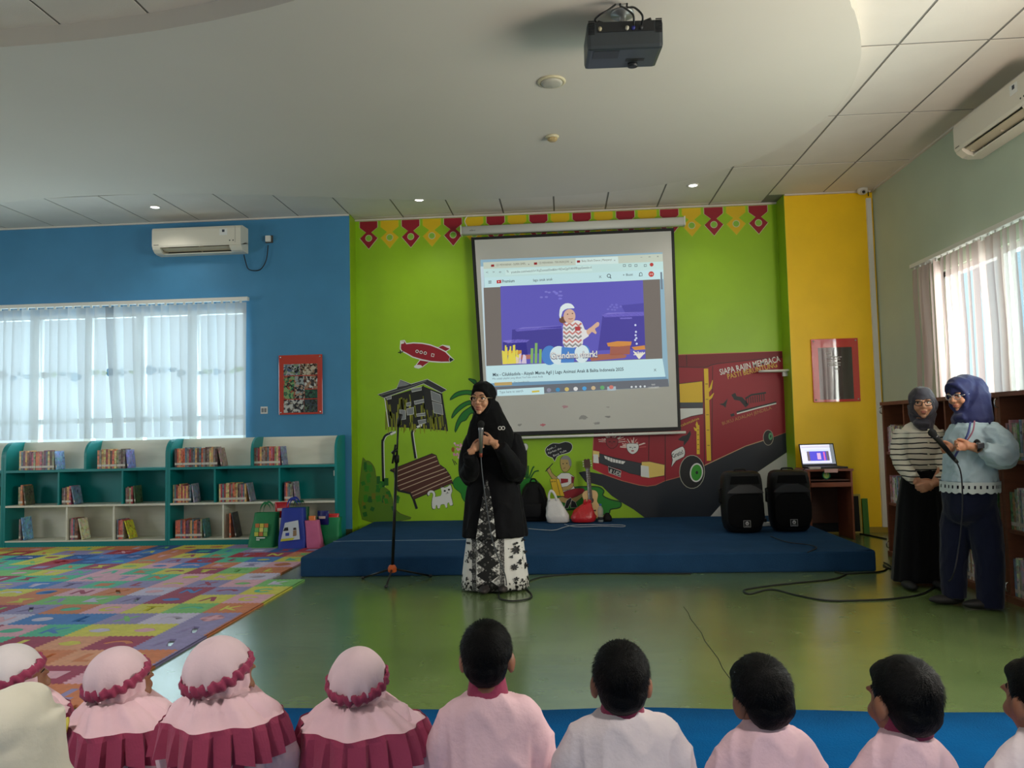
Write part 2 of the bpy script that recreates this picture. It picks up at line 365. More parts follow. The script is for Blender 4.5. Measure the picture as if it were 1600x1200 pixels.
def window(name, label, x0, x1, z0, z1, y, posts, transom, M=None):
    """frame in a wall whose inner face is local y"""
    w = tag(empty(name), label, kind='structure')
    mb = MB(); t = .05
    mb.box(x0, x1, y+.04, y+.12, z0, z0+t, M); mb.box(x0, x1, y+.04, y+.12, z1-t, z1, M); mb.box(x0, x0+t, y+.04, y+.12, z0, z1, M); mb.box(x1-t, x1, y+.04, y+.12, z0, z1, M)
    mb.build('window_frame', M_alu, w)
    for p in posts: MB().box(p-.045, p+.045, y+.035, y+.125, z0, z1, M).build('mullion', M_alu, w)
    e = [x0]+list(posts)+[x1]
    for a, b in zip(e, e[1:]):
        MB().box(a+.04, b-.04, y+.05, y+.11, transom-.03, transom+.03, M).build('transom', M_alu, w)
        MB().box(a+.04, b-.04, y+.078, y+.084, z0+.03, z1-.03, M).build('pane', M_glass, w)
    MB().box(x0-.03, x1+.03, y-.03, y+.04, z0-.04, z0, M).build('window_sill', M_alu, w)
    return w
posts = [onY(px, 600, YB+.08).x for px in (305, 221, 141, 59)]; posts += [posts[-1]-.63*k for k in (1, 2)]
w1 = window('window_1', 'wide white framed window in the blue wall', WX0, WX1, WZ0, WZ1, YB, sorted(posts), onY(300, 654, YB+.08).z)
# frieze of small stickers on the glass
stk = [flat(96, 128, 150), flat(120, 140, 150), flat(150, 170, 120), flat(140, 130, 120)]
k = 0; x = WX0+.15
while x < WX1-.1:
    rng = random.Random(k); sx = rng.uniform(.06, .13); zc_ = onY(200, 583, YB+.07).z + rng.uniform(-.03, .03)
    if all(abs(x-q) > .06 for q in posts):
        mb = MB(); q = []
        shape = k % 4
        for j in range(20):
            a = 2*PI*j/20
            r = {0: .75+.25*math.cos(5*a), 1: .8+.2*math.cos(2*a)+.1*math.sin(3*a), 2: .8+.15*math.cos(3*a), 3: .7+.3*abs(math.cos(1.5*a))}[shape]
            q.append((sx*.62*r*math.cos(a), sx*.5*r*math.sin(a)))
        mb.prism(q, .002, Matrix.Translation((x, YB+.076, zc_)) @ Matrix.Rotation(PI/2, 4, 'X'))
        mb.build('window_sticker', stk[rng.randrange(4)], w1)
    x += sx*1.15; k += 1

def slat_mesh(w, h, name, m, lean=0., wav=0.):
    """thin cloth vane, slightly curved"""
    mb = MB(); mb.smooth = True; n, kk = 5, 10; vs = []
    for j in range(kk+1):
        z = -h*j/kk
        for i in range(n):
            u = i/(n-1)-.5
            vs.append((u*w+lean*(j/kk)**1.3, .010*(1-4*u*u)+wav*math.sin(j*.9)*.004, z))
    mb.add(vs, [(j*n+i, j*n+i+1, (j+1)*n+i+1, (j+1)*n+i) for j in range(kk) for i in range(n-1)])
    return mb.mesh(name, m)
t = thing('vertical_blind', 'sheer white vertical blind across the blue wall window', 'blind', (-5.4, YB-.09, 2.78))
mb = MB(); mb.box(-7.5+5.4, -3.63+5.4, -.03, .03, -.005, .035); mb.build('headrail', M_whitep, t)
for xb in (-7.3, -5.5, -3.8): MB().box(xb+5.4-.02, xb+5.4+.02, .02, .089, 0, .03).build('rail_bracket', M_alu, t)
sl = [slat_mesh(.127, 1.55, 'blind_slat', M_slat, le, wv) for le, wv in ((0, 0), (.02, 1), (-.015, 1), (.05, 2))]
sl_l = slat_mesh(.10, 1.55, 'blind_slat', M_lace, .10, 2)
x = -7.45; i = 0
while x < -3.66:
    rng = random.Random(100+i); lace = abs(x-onY(178, 550, YB).x) < .055
    ang = rng.uniform(.15, .55) if i % 5 else rng.uniform(.8, 1.1)
    link('blind_slat', sl_l if lace else sl[rng.choice((0, 0, 1, 2, 3))], t, loc=(x+5.4, 0, -.02), rot=(0, 0, ang))
    MB().box(-.012, .012, -.006, .006, -.03, 0).build('slat_hanger', M_whitep, t, loc=(x+5.4, 0, 0))
    x += .113; i += 1
# right wall window and blind
w2 = window('window_2', 'white framed window in the sage green wall', RW0, RW1, RZ0, RZ1, -XR, [], 1.35, Matrix.Scale(1, 4)) if False else None
def Rm(mb_M=None): return RM
RWm = Matrix(((0, 1, 0, 0), (1, 0, 0, 0), (0, 0, 1, 0), (0, 0, 0, 1)))   # local x -> Y, local y -> X (outwards)
w2 = window('window_2', 'white framed window in the sage green wall', RW0, RW1, RZ0, RZ1, XR, [6.35, 5.45, 4.5, 3.4], 1.32, RWm)
t = thing('vertical_blind', 'rosy white vertical blind across the right wall window', 'blind', (XR-.08, 5, 2.67))
MB().box(-.03, .03, .3, 2.62, 0, .035).build('headrail', M_whitep, t)  # blind stops short out of view, letting the added right light in
for yb in (.5, 1.5, 2.4): MB().box(.02, .079, yb-.02, yb+.02, 0, .03).build('rail_bracket', M_alu, t)
sl2 = [slat_mesh(.127, 1.42, 'blind_slat', M_slat2, le, wv) for le, wv in ((0, 0), (.03, 1), (-.02, 1), (.06, 2))]
y = 2.58; i = 0
while y > .35:
    rng = random.Random(300+i); ang = PI/2 + rng.uniform(-.35, .1) if i % 7 != 4 else PI/2-.9
    link('blind_slat', sl2[rng.choice((0, 0, 1, 2, 3))], t, loc=(0, y, -.02), rot=(0, 0, ang))
    MB().box(-.006, .006, -.012, .012, -.03, 0).build('slat_hanger', M_whitep, t, loc=(0, y, 0))
    y -= .108; i += 1

# ---- corner conduit and camera
c = Vector((XR-.05, YY-.03, 0))
tag(MB().box(XR-.075, XR-.025, YY-.03, YY-.0005, .06, ZC-.09).build('trim_2', M_whitep), 'white cable trunking down the yellow corner', kind='structure')
t = thing('security_camera', 'small white dome security camera in the ceiling corner', 'camera', (XR-.14, YY-.10, ZC-.005))
mb = MB(); mb.smooth = True; mb.lathe([(.052, 0), (.055, -.02), (.05, -.045), (.03, -.06), (.001, -.062)], 20); mb.build('housing', M_whitep, t)
mb = MB(); mb.smooth = True; mb.ell((-.008, -.035, -.045), .032); mb.build('lens_ball', mat('camera_ball', rgb(200, 198, 192), .3), t)
mb = MB(); mb.smooth = True; mb.ell((-.012, -.06, -.052), (.017, .012, .017)); mb.build('lens', M_black, t)
mb = MB(); mb.smooth = True; mb.tube([(.045, .02, -.02), (.07, .03, -.03), (.08, .05, -.07)], .006); mb.build('cable', M_black, t)
# ================================================================ stage, carpet, foam mat
M_stage = mat('navy_stage_carpet', rgb(36, 70, 106), .95, var=.12, vscale=5, bump=.5, bscale=220, spec=.1)
SX0, SX1, SY0, SZ = -2.25, 2.47, 6.43, .165
t = thing('stage', 'low stage platform covered in navy blue carpet', 'stage', ((SX0+SX1)/2, (SY0+YG)/2, 0))
bm = bmesh.new(); nx, ny = 48, 30
V = [[None]*(ny+1) for _ in range(nx+1)]
for i in range(nx+1):
    for j in range(ny+1):
        x = SX0+(SX1-SX0)*i/nx; y = SY0+.012+(YG-.05-SY0)*j/ny
        z = SZ+.004*noise.noise(Vector((x*.9, y*5, 2)))+.003*noise.noise(Vector((x*.4, y*11, 7)))
        if j == 0 or i in (0, nx): z = SZ-.004
        V[i][j] = bm.verts.new((x, y, z))
for i in range(nx):
    for j in range(ny): bm.faces.new((V[i][j], V[i+1][j], V[i+1][j+1], V[i][j+1]))
mb = MB(); mb.smooth = True; mb.bm(bm); mb.build('carpet_top', M_stage, t, inv=True)
mb = MB(); mb.cbox(SX0, SX1, SY0, YG-.03, 0, SZ-.004, .014); mb.build('platform', M_stage, t, inv=True)
ys = onZ(560, 846, SZ).y
MB().box(SX0+.01, -.75, ys-.004, ys+.004, SZ-.002, SZ+.0075).build('carpet_seam', flat(104, 128, 150), t, inv=True)
M_carp = mat('blue_felt_carpet', rgb(0, 88, 148), .95, var=.1, vscale=6, bump=.5, bscale=160, spec=.1)
bm = bmesh.new(); nx = 60; rows = []
for y in (None, 3.0, 2.4, 1.6, .6, -.4):
    r = []
    for i in range(nx+1):
        x = -4.3+7.4*i/nx; yy = (3.345+.016*math.sin(x*3.1)+.018*noise.noise(Vector((x*2.1, 0, 0)))-.018*max(0, x-.4)) if y is None else y
        r.append(bm.verts.new((x, yy, .009+.003*noise.noise(Vector((x*2, yy*2, 0))))))
    rows.append(r)
for a, b in zip(rows, rows[1:]):
    for i in range(nx): bm.faces.new((b[i], b[i+1], a[i+1], a[i]))
ed = bmesh.ops.extrude_edge_only(bm, edges=[e_ for e_ in bm.edges if e_.is_boundary])
for v in [g for g in ed['geom'] if isinstance(g, bmesh.types.BMVert)]: v.co.z = 0.0005
mb = MB(); mb.smooth = True; mb.bm(bm)
tag(mb.build('floor_carpet', M_carp), 'bright blue felt carpet under the seated children', 'carpet')

# ---- interlocking foam mat
def objcol_mat(name, rough, bump=0., bscale=80.):
    m = bpy.data.materials.new(name); m.use_nodes = True; nt = m.node_tree; p = nt.nodes['Principled BSDF']; L = nt.links.new
    oi = nt.nodes.new('ShaderNodeObjectInfo'); tc = nt.nodes.new('ShaderNodeTexCoord'); n = nt.nodes.new('ShaderNodeTexNoise'); n.inputs['Scale'].default_value = 25
    L(tc.outputs['Object'], n.inputs[0]); r = nt.nodes.new('ShaderNodeMapRange'); r.inputs[1].default_value = .3; r.inputs[2].default_value = .7; r.inputs[3].default_value = .9; r.inputs[4].default_value = 1.06; L(n.outputs[0], r.inputs[0])
    mx = nt.nodes.new('ShaderNodeMix'); mx.data_type = 'RGBA'; mx.blend_type = 'MULTIPLY'; mx.inputs[0].default_value = 1; L(oi.outputs['Color'], mx.inputs[6]); L(r.outputs[0], mx.inputs[7]); L(mx.outputs[2], p.inputs['Base Color'])
    p.inputs['Roughness'].default_value = rough
    if bump:
        b = nt.nodes.new('ShaderNodeBump'); b.inputs['Strength'].default_value = bump; b.inputs['Distance'].default_value = .004; n2 = nt.nodes.new('ShaderNodeTexNoise'); n2.inputs['Scale'].default_value = bscale
        L(tc.outputs['Object'], n2.inputs[0]); L(n2.outputs[0], b.inputs['Height']); L(b.outputs[0], p.inputs['Normal'])
    return m
M_foam = objcol_mat('eva_foam', .75, .25, 120)
TS, TH = .29, .013
def glyph(k):
    def arc(cx, cy, r0, r1, a0, a1, n=12): return [(cx+r1*math.cos(a0+(a1-a0)*i/n), cy+r1*math.sin(a0+(a1-a0)*i/n)) for i in range(n+1)]+[(cx+r0*math.cos(a1-(a1-a0)*i/n), cy+r0*math.sin(a1-(a1-a0)*i/n)) for i in range(n+1)]
    G = {0: [(.1, .07), (.19, .07), (.19, .10), (.14, .10), (.14, .22), (.1, .22)],
         1: [(.125, .07), (.165, .07), (.165, .19), (.21, .19), (.21, .22), (.08, .22), (.08, .19), (.125, .19)],
         2: [(.08, .07), (.11, .07), (.11, .16), (.18, .07), (.21, .07), (.21, .22), (.18, .22), (.18, .13), (.11, .22), (.08, .22)],
         3: [(.08, .07), (.115, .07), (.145, .12), (.175, .07), (.21, .07), (.165, .145), (.21, .22), (.175, .22), (.145, .17), (.115, .22), (.08, .22), (.125, .145)],
         4: arc(.145, .10, .06, .1, .35, PI-.35),
         5: [(.145+.07*math.cos(a*PI/10), .145+.055*math.sin(a*PI/10)) for a in range(20)],
         6: [(.08, .08), (.21, .08), (.21, .2), (.08, .2)],
         7: [(.08, .07), (.11, .07), (.11, .12), (.18, .07), (.215, .07), (.145, .14), (.21, .22), (.175, .22), (.11, .16), (.11, .22), (.08, .22)],
         8: arc(.145, .145, .035, .075, .6, 2*PI-.6, 16),
         9: [(.07, .14), (.11, .10), (.17, .09), (.22, .13), (.18, .18), (.12, .19)],
         10: [(.08, .07), (.11, .07), (.145, .16), (.18, .07), (.21, .07), (.165, .22), (.125, .22)],
         11: [(.125, .06), (.165, .06), (.165, .125), (.225, .125), (.225, .165), (.165, .165), (.165, .23), (.125, .23), (.125, .165), (.065, .165), (.065, .125), (.125, .125)]}
    return G[k]
def tile_outline(right=True, front=True):
    n = 9; g = .0006; out = []
    def f(u): ph = (u*n) % 1; return .006 if ph < .5 else -.006
    us = [];
    for i in range(n): us += [i/n+.02/n, i/n+.48/n, i/n+.52/n, i/n+.98/n]
    out += [(u*TS, g+(f(u))) for u in us]
    out += [(TS-g+f(u), u*TS) for u in us]
    out += [(u*TS, TS-g+f(u)) for u in reversed(us)]
    out += [(g+f(u), u*TS) for u in reversed(us)]
    return out
tile_mesh, inlay_mesh = {}, {}
for k in range(12):
    lp = [[Vector((x, y, 0)) for x, y in tile_outline()], [Vector((x, y, 0)) for x, y in glyph(k)]]
    tr = tessellate_polygon(lp); ap = lp[0]+lp[1]; mb = MB()
    mb.add([(p.x, p.y, TH) for p in ap], [q if (ap[q[1]]-ap[q[0]]).cross(ap[q[2]]-ap[q[0]]).z > 0 else q[::-1] for q in tr])
    for l in lp:
        n = len(l); mb.add([(p.x, p.y, z) for z in (0.0005, TH) for p in l], [(i, (i+1) % n, n+(i+1) % n, n+i) for i in range(n)])
    tile_mesh[k] = mb.mesh('mat_tile', M_foam)
    c = (.145, .145); sh = [(c[0]+(x-c[0])*.97, c[1]+(y-c[1])*.97) for x, y in glyph(k)]
    inlay_mesh[k] = MB().prism(sh, TH-.0004).mesh('inlay', M_foam)
PAL = dict(o=(208, 126, 84), m=(160, 58, 88), y=(212, 204, 84), g=(126, 190, 110), t=(84, 186, 150), b=(70, 126, 196), l=(150, 140, 186), p=(222, 168, 184), w=(204, 194, 220), e=(220, 156, 122), n=(30, 84, 150), r=(170, 40, 60))
mt = thing('foam_mat', 'multicoloured interlocking foam alphabet mat on the green floor', 'mat', (-2.18, 3.36, 0))
cols = {0: 'gypolllopoop', 1: 'plygwymemooo', 2: 'lmmylyeoomgl', 3: 'pwlpbtmepgte'}
rng = random.Random(11); nt_ = 0
allc = 'omygtblpweomygtblpwbt'
for k in range(0, 17):
    for j in range(0, 18):
        x0 = -2.18-TS*(k+1); y0 = 6.27-TS*(j+1) if j < 10 else 6.27+TS*(j-10)
        if j >= 10 and (k == 0 or y0+TS > 8.42): continue
        q = Vector((x0+TS, y0+TS, 0))-CP; d = q.dot(CF)
        if 800+FPX*q.dot(CR)/d < -60: continue
        cset = allc if j < 13 else 'omrnylbgotrby'
        cc = cols[k][j] if (k in cols and j < 10) else rng.choice(cset)
        gl = rng.randrange(12); o = link('mat_tile', tile_mesh[gl], mt, loc=(x0+2.18, y0-3.36, 0)); o.color = rgb(*PAL[cc])
        nt_ += 1
        rr = rng.random()
        if not ((k, j) in ((0, 5), (0, 6), (1, 4), (3, 4), (2, 7), (3, 2), (4, 1), (5, 3)) or rr < .10):
            c2 = rng.choice([q_ for q_ in 'omygtblpw' if q_ != cc]); oi = link('inlay', inlay_mesh[gl], o, loc=(0, 0, rng.choice((0, .0006, -.001)))); oi.color = rgb(*PAL[c2])
# toothed border strips along the open edge
yb_ = 3.37
bc = 'oolloooyyg'
for j in range(10):
    mb = MB(); n = 9; pts = []
    for i in range(n): u = i/n; pts += [(0.0006-.006+(.012 if 1 else 0), 0)] if False else []
    poly = []
    for i in range(n):
        for u, s in ((i/n+.02/n, .006), (i/n+.48/n, .006), (i/n+.52/n, -.006), (i/n+.98/n, -.006)): poly.append((s+.0006, u*TS))
    poly += [(.016+.008*math.cos(i*PI), TS-TS*i/36) for i in range(37)]
    mb.prism(poly, TH); o = mb.build('edge_strip', M_foam, mt, loc=(0, j*TS+.01, 0)); o.color = rgb(*PAL[bc[j]])

# ================================================================ teal shelves
M_teal = mat('teal_laminate', rgb(0, 132, 132), .4, var=.05, vscale=4)
M_teald = mat('teal_laminate', (1, 1, 1, 1))
M_cream = mat('cream_laminate', rgb(222, 220, 204), .5, var=.06, vscale=3, stretch=(1, 1, 6))
FY, BY = 8.40, 8.725
UW = 1.935
def shelf_unit(x0, label, mids, lows):
    t = thing('bookcase', label, 'bookcase', (x0+UW/2, (FY+BY)/2, 0), group='low teal bookcases')
    D = BY-FY; X = lambda x: x-UW/2-x0; Yf, Yb = -D/2, D/2; H = 1.185; th = .028
    def side(xc, z0, name):
        prof = [(Yf, z0), (Yb, z0), (Yb, H)] + [(Yf+.16-.16*math.sin(a*PI/16), H-.17+.17*math.cos(a*PI/16)) for a in range(0, 9)]
        M = Matrix(((0, 0, 1, xc-th/2), (1, 0, 0, 0), (0, 1, 0, 0), (0, 0, 0, 1)))
        mb = MB(); mb.prism(prof, th, M); return mb.build(name, M_teal, t)
    side(-UW/2+th/2+.001, 0, 'side_panel'); side(UW/2-th/2-.001, 0, 'side_panel'); side(0, .86, 'tray_divider')
    a, b = -UW/2+th, UW/2-th
    MB().box(a, b, Yf, Yb, .838, .864).build('shelf', M_teal, t)
    MB().box(a, b, Yf, Yb, .445, .466).build('shelf', M_cream, t)
    MB().box(a, b, Yf, Yb, .055, .07).build('bottom_shelf', M_cream, t)
    MB().box(a, b, Yf+.004, Yf+.02, 0, .055).build('kick_board', M_teal, t)
    MB().box(a, b, Yb-.012, Yb, .466, .838).build('back_panel', M_teal, t)
    MB().box(a, b, Yb-.012, Yb, .07, .445).build('back_panel', M_cream, t)
    for s in (0, 1):
        p, q = (a, -th/2) if s == 0 else (th/2, b)
        mb = MB(); mb.add([(p, Yf+.205, .866), (q, Yf+.205, .866), (q, Yb-.02, H-.004), (p, Yb-.02, H-.004), (p, Yf+.217, .866), (q, Yf+.217, .866), (q, Yb-.006, H-.004), (p, Yb-.006, H-.004)], [(0, 1, 2, 3), (7, 6, 5, 4), (0, 4, 5, 1), (2, 6, 7, 3), (0, 3, 7, 4), (1, 5, 6, 2)])
        mb.build('tray_back', M_cream, t)
    for m_ in mids: MB().box(X(m_)-.01, X(m_)+.01, Yf+.012, Yb-.012, .466, .838).build('divider', M_teal, t)
    for m_ in lows: MB().box(X(m_)-.01, X(m_)+.01, Yf+.012, Yb-.012, .07, .445).build('divider', M_cream, t)
    return t
UB, UA, UC = -4.452, -4.452-UW, -4.452-2*UW
shelf_unit(UB, 'teal bookcase beside the stage, behind the shopping bags', (-3.915, -3.175), (-3.819, -3.10))
shelf_unit(UA, 'teal bookcase under the window, with its whole front clear', (-5.739, -4.988), (-5.638, -5.086))
shelf_unit(UC, 'teal bookcase cut off by the left edge of the picture', (-7.7, -6.95), (-7.6, -7.0))
t = tag(MB().cbox(-.012, .012, -.02, .02, -.03, .03, .004).build('label_plate', M_whitep, loc=(-2.559, 8.47, .78)), 'small white label plate inside the bookcase by the stage', 'plate')  # a label plate on the bookcase side, not a socket
t.location = (UB+UW-.028-.0125, 8.46, .765); t.scale = (1, 1.3, 1)

# ---- books
def book_mat(name, sat, val, labelled=True, hue=(0, 1)):
    m = bpy.data.materials.new(name); m.use_nodes = True; nt = m.node_tree; p = nt.nodes['Principled BSDF']; L = nt.links.new
    oi = nt.nodes.new('ShaderNodeObjectInfo'); tc = nt.nodes.new('ShaderNodeTexCoord')
    vo = nt.nodes.new('ShaderNodeTexVoronoi'); vo.inputs['Scale'].default_value = 38; ad = nt.nodes.new('ShaderNodeVectorMath'); ad.operation = 'ADD'
    L(tc.outputs['Object'], ad.inputs[0]); L(oi.outputs['Random'], ad.inputs[1]); L(ad.outputs[0], vo.inputs[0])
    ns = nt.nodes.new('ShaderNodeTexNoise'); ns.inputs['Scale'].default_value = 30; L(ad.outputs[0], ns.inputs[0])
    mx = nt.nodes.new('ShaderNodeMix'); mx.data_type = 'RGBA'; mx.blend_type = 'OVERLAY'; mx.inputs[0].default_value = .8; L(oi.outputs['Color'], mx.inputs[6]); hs = nt.nodes.new('ShaderNodeHueSaturation'); hs.inputs['Saturation'].default_value = .35; L(vo.outputs['Color'], hs.inputs['Color']); L(hs.outputs[0], mx.inputs[7])
    out = mx.outputs[2]
    if labelled:
        sp = nt.nodes.new('ShaderNodeSeparateXYZ'); L(tc.outputs['Object'], sp.inputs[0])
        a = nt.nodes.new('ShaderNodeMath'); a.operation = 'COMPARE'; a.inputs[1].default_value = .036; a.inputs[2].default_value = .012; L(sp.outputs['Z'], a.inputs[0])
        b = nt.nodes.new('ShaderNodeMath'); b.operation = 'LESS_THAN'; b.inputs[1].default_value = .002; L(sp.outputs['Y'], b.inputs[0])
        c = nt.nodes.new('ShaderNodeMath'); c.operation = 'MULTIPLY'; L(a.outputs[0], c.inputs[0]); L(b.outputs[0], c.inputs[1])
        m2 = nt.nodes.new('ShaderNodeMix'); m2.data_type = 'RGBA'; m2.inputs[7].default_value = rgb(214, 206, 196); L(c.outputs[0], m2.inputs[0]); L(out, m2.inputs[6]); out = m2.outputs[2]
    L(out, p.inputs['Base Color']); p.inputs['Roughness'].default_value = .35
    return m
M_book = book_mat('printed_book_cover', .6, .5); M_page = mat('book_pages', rgb(212, 204, 186), .8)
bcache = {}
def book_mesh(w, d, h):
    k = (round(w, 3), round(d, 3), round(h, 2))
    if k not in bcache:
        w, d, h = k; mb = MB(); c = .0012
        mb.box(0, c, 0, d, 0, h); mb.box(w-c, w, 0, d, 0, h); mb.box(c, w-c, 0, c, 0, h)
        mb.mi = 1; mb.box(c, w-c, c, d-.003, .002, h-.003)
        bcache[k] = mb.mesh('book', [M_book, M_page])
    return bcache[k]
WARM = [(150, 60, 66), (186, 120, 84), (120, 84, 72), (196, 150, 96), (110, 70, 90), (90, 70, 66), (196, 172, 120), (130, 116, 110), (90, 110, 120), (176, 96, 110), (200, 104, 80), (140, 140, 110)]
def book_row(x0, x1, n, z, h, d, y, label, group, covers=1, lean=.12, seed=0, cover_cols=((90, 110, 150),), M=None, last_extra=0.):
    """n spines from x0 to x1, then `covers` books leaning at the end"""
    rng = random.Random(seed); w = (x1-x0)/n; x = x0
    for i in range(n):
        ww = round(w*.97, 3); hh = h+rng.choice((0, 0, 0, .01, -.01)); o = link('book', book_mesh(ww, d, hh), loc=(x, y+rng.uniform(0, .006), z)); o.color = rgb(*rng.choice(WARM))
        if i == 0 and M is None: pass
        tag(o, label, 'book', group); x += w
        if M: o.matrix_basis = M @ o.matrix_basis
    for c in range(covers):
        ww = .012; o = link('book', book_mesh(ww, d, round(h+.005, 2)), loc=(x+.002+h*math.sin(lean)*.0+ww, y, z+.0), rot=(0, 0, 0)); o.color = rgb(*cover_cols[c % len(cover_cols)])
        o.location.x = x+.004+h*math.sin(lean); o.rotation_euler = (0, -lean, 0); o.location.z = z+.0005
        tag(o, label.replace('spine out in the', 'leaning cover-side at the row end,'), 'book', None)
        if M: o.matrix_basis = M @ o.matrix_basis
        x += .03
def Xs(px, y=730): return onY(px, y, FY+.04).x
yb = FY+.03
rows_ = [ # px0, px1, n, level z, h, where, cover colour
    (29, 85, 17, .865, .21, 'left upper tray of the clear bookcase', (130, 160, 205)),
    (151, 196, 13, .865, .21, 'right upper tray of the clear bookcase', (120, 120, 170)),
    (272, 340, 21, .865, .21, 'left upper tray of the stage-side bookcase', (150, 120, 110)),
    (396, 438, 14, .865, .20, 'right upper tray of the stage-side bookcase', (110, 120, 150)),
    (28, 36, 2, .467, .215, 'teal left compartment of the clear bookcase', (92, 92, 72)),
    (96, 111, 5, .467, .20, 'teal wide compartment of the clear bookcase', (110, 130, 150)),
    (195, 208, 4, .467, .19, 'teal right compartment of the clear bookcase', (70, 90, 60)),
    (269, 299, 11, .467, .20, 'teal left compartment of the stage-side bookcase', (150, 140, 160)),
    (341, 385, 16, .467, .20, 'teal middle compartment of the stage-side bookcase', (130, 130, 140)),
    (443, 458, 6, .467, .20, 'teal right compartment of the stage-side bookcase', (150, 140, 150)),
    (29, 33, 2, .071, .25, 'cream left compartment of the clear bookcase', (110, 160, 200)),
    (108, 122, 5, .071, .23, 'cream middle compartment of the clear bookcase', (214, 206, 170)),
    (182, 194, 6, .071, .21, 'cream right compartment of the clear bookcase', (206, 196, 50)),
    (273, 316, 16, .071, .20, 'cream left compartment of the stage-side bookcase', (60, 110, 110)),
    (357, 361, 1, .071, .27, 'cream compartment behind the green bag', (62, 62, 66)),
    (-22, -8, 6, .467, .2, 'teal compartment at the picture edge', (120, 120, 100)),
]
def shorten(w): return w
for i, (a, b, n, z, h, where, cc) in enumerate(rows_):
    py = 720 if z > .8 else (770 if z > .4 else 825)
    book_row(Xs(a, py)+.012, Xs(b, py), n, z, h, .155, yb, 'slim library book spine out in the %s' % where, 'spines in the %s' % where, 1, (.10, .13, .2)[i % 3] if i != 12 else .3, seed=i, cover_cols=(cc,))
# ================================================================ mural on the lime wall (flat paint, children of the wall)
LAY = .0007
def ribbon(pts, w, closed=False):
    n = len(pts); L_, R_ = [], []
    for i, p in enumerate(pts):
        a = pts[(i-1) % n] if closed or i > 0 else p; b = pts[(i+1) % n] if closed or i < n-1 else p
        t = Vector((b[0]-a[0], b[1]-a[1]));
        if t.length < 1e-9: t = Vector((1, 0))
        t.normalize(); nn = Vector((-t.y, t.x)); ww = w[i]/2 if isinstance(w, (list, tuple)) else w/2
        L_.append((p[0]+nn.x*ww, p[1]+nn.y*ww)); R_.append((p[0]-nn.x*ww, p[1]-nn.y*ww))
    return L_, R_
class Art:
    """flat paint shapes on a plane Y = const; coordinates are room X, Z"""
    def __init__(s, Y, conv, parent, matf=None): s.Y, s.conv, s.parent, s.matf = Y, conv, parent, matf or (lambda c: flat(*c, .5)); s.g = {}
    def P(s, pts, curve=0, closed=True):
        q = [onY(*s.conv(*p), s.Y) for p in pts]; q = [(v.x, v.z) for v in q]
        if curve: q = [(v.x, v.y) for v in spline([(a, b, 0) for a, b in q], curve, closed)]
        return q
    def mb(s, part, col):
        k = (part, col)
        if k not in s.g: s.g[k] = MB()
        return s.g[k]
    def poly(s, part, col, pts, lay=1, curve=0, outline=None, ow=.008):
        q = s.P(pts, curve)
        s.raw(part, col, q, lay)
        if outline: s.rib(part, outline, q, ow, lay+.4, True)
        return q
    def raw(s, part, col, q, lay):
        y = s.Y-LAY*lay; tr = tessellate_polygon([[Vector((a, b, 0)) for a, b in q]])
        def ori(t):
            A, B, C_ = (Vector((q[i][0], q[i][1], 0)) for i in t); return t if (B-A).cross(C_-A).z > 0 else t[::-1]
        s.mb(part, col).add([(a, y, b) for a, b in q], [ori(t) for t in tr])
    def rib(s, part, col, q, w, lay, closed=False):
        L_, R_ = ribbon(q, w, closed); n = len(q); y = s.Y-LAY*lay
        m = n if closed else n-1
        s.mb(part, col).add([(a, y, b) for a, b in L_+R_], [(n+i, n+(i+1) % n, (i+1) % n, i) for i in range(m)])
    def line(s, part, col, pts, w, lay=2, curve=0): s.rib(part, col, s.P(pts, curve, False), w, lay)
    def ell(s, part, col, c, r, lay=2, rot=0., outline=None, ow=.006, n=22):
        pts = [(c[0]+r[0]*math.cos(a)*math.cos(rot)-r[1]*math.sin(a)*math.sin(rot), c[1]+r[0]*math.cos(a)*math.sin(rot)+r[1]*math.sin(a)*math.cos(rot)) for a in [2*PI*i/n for i in range(n)]]
        s.poly(part, col, pts, lay, outline=outline, ow=ow)
    def text(s, part, col, txt, a, b, h, lay=3, bold=0., shear=0.):
        h *= .68
        A, B = onY(*s.conv(*a), s.Y), onY(*s.conv(*b), s.Y)
        me = text_mesh(txt, 1.0, bold=bold, shear=shear); xs = [v.co.x for v in me.vertices]
        if not xs: return
        x0, x1 = min(xs), max(xs); ex = (B-A).normalized(); ez = Vector((-ex.z, 0, ex.x)); sx = (B-A).length/(x1-x0)
        vs = [A+ex*((v.co.x-x0)*sx)+ez*(v.co.y*h/.7)+Vector((0, -LAY*lay, 0)) for v in me.vertices]
        s.mb(part, col).add(vs, [tuple(p.vertices) for p in me.polygons]); bpy.data.meshes.remove(me)
    def flush(s, names=None):
        """one object per painted motif, its colours as material slots"""
        parts = {}
        for (part, col), mb in s.g.items(): parts.setdefault(part, []).append((col, mb))
        out = {}
        for part, L_ in parts.items():
            big = MB(); ms = []
            for i, (col, mb) in enumerate(L_): big.mi = i; big.add(mb.v, mb.f); ms.append(s.matf(col))
            out[part] = big.build(part.split('#')[0], ms, s.parent, inv=True)
        return out
YM = YG-.0008
C4 = lambda x, y: (560+x/4, 520+y/4)
C6 = lambda x, y: (800+x/3.478, 540+y/3.478)
RED, DRED, CREAM, BLK, WHT, YEL, GRN, DGRN, SKIN, BRN, GRY = (156, 20, 40), (110, 10, 28), (214, 206, 176), (22, 26, 32), (232, 232, 228), (238, 196, 40), (28, 132, 34), (16, 92, 26), (188, 160, 96), (84, 42, 30), (128, 132, 134)
A = Art(YM, C4, wg)
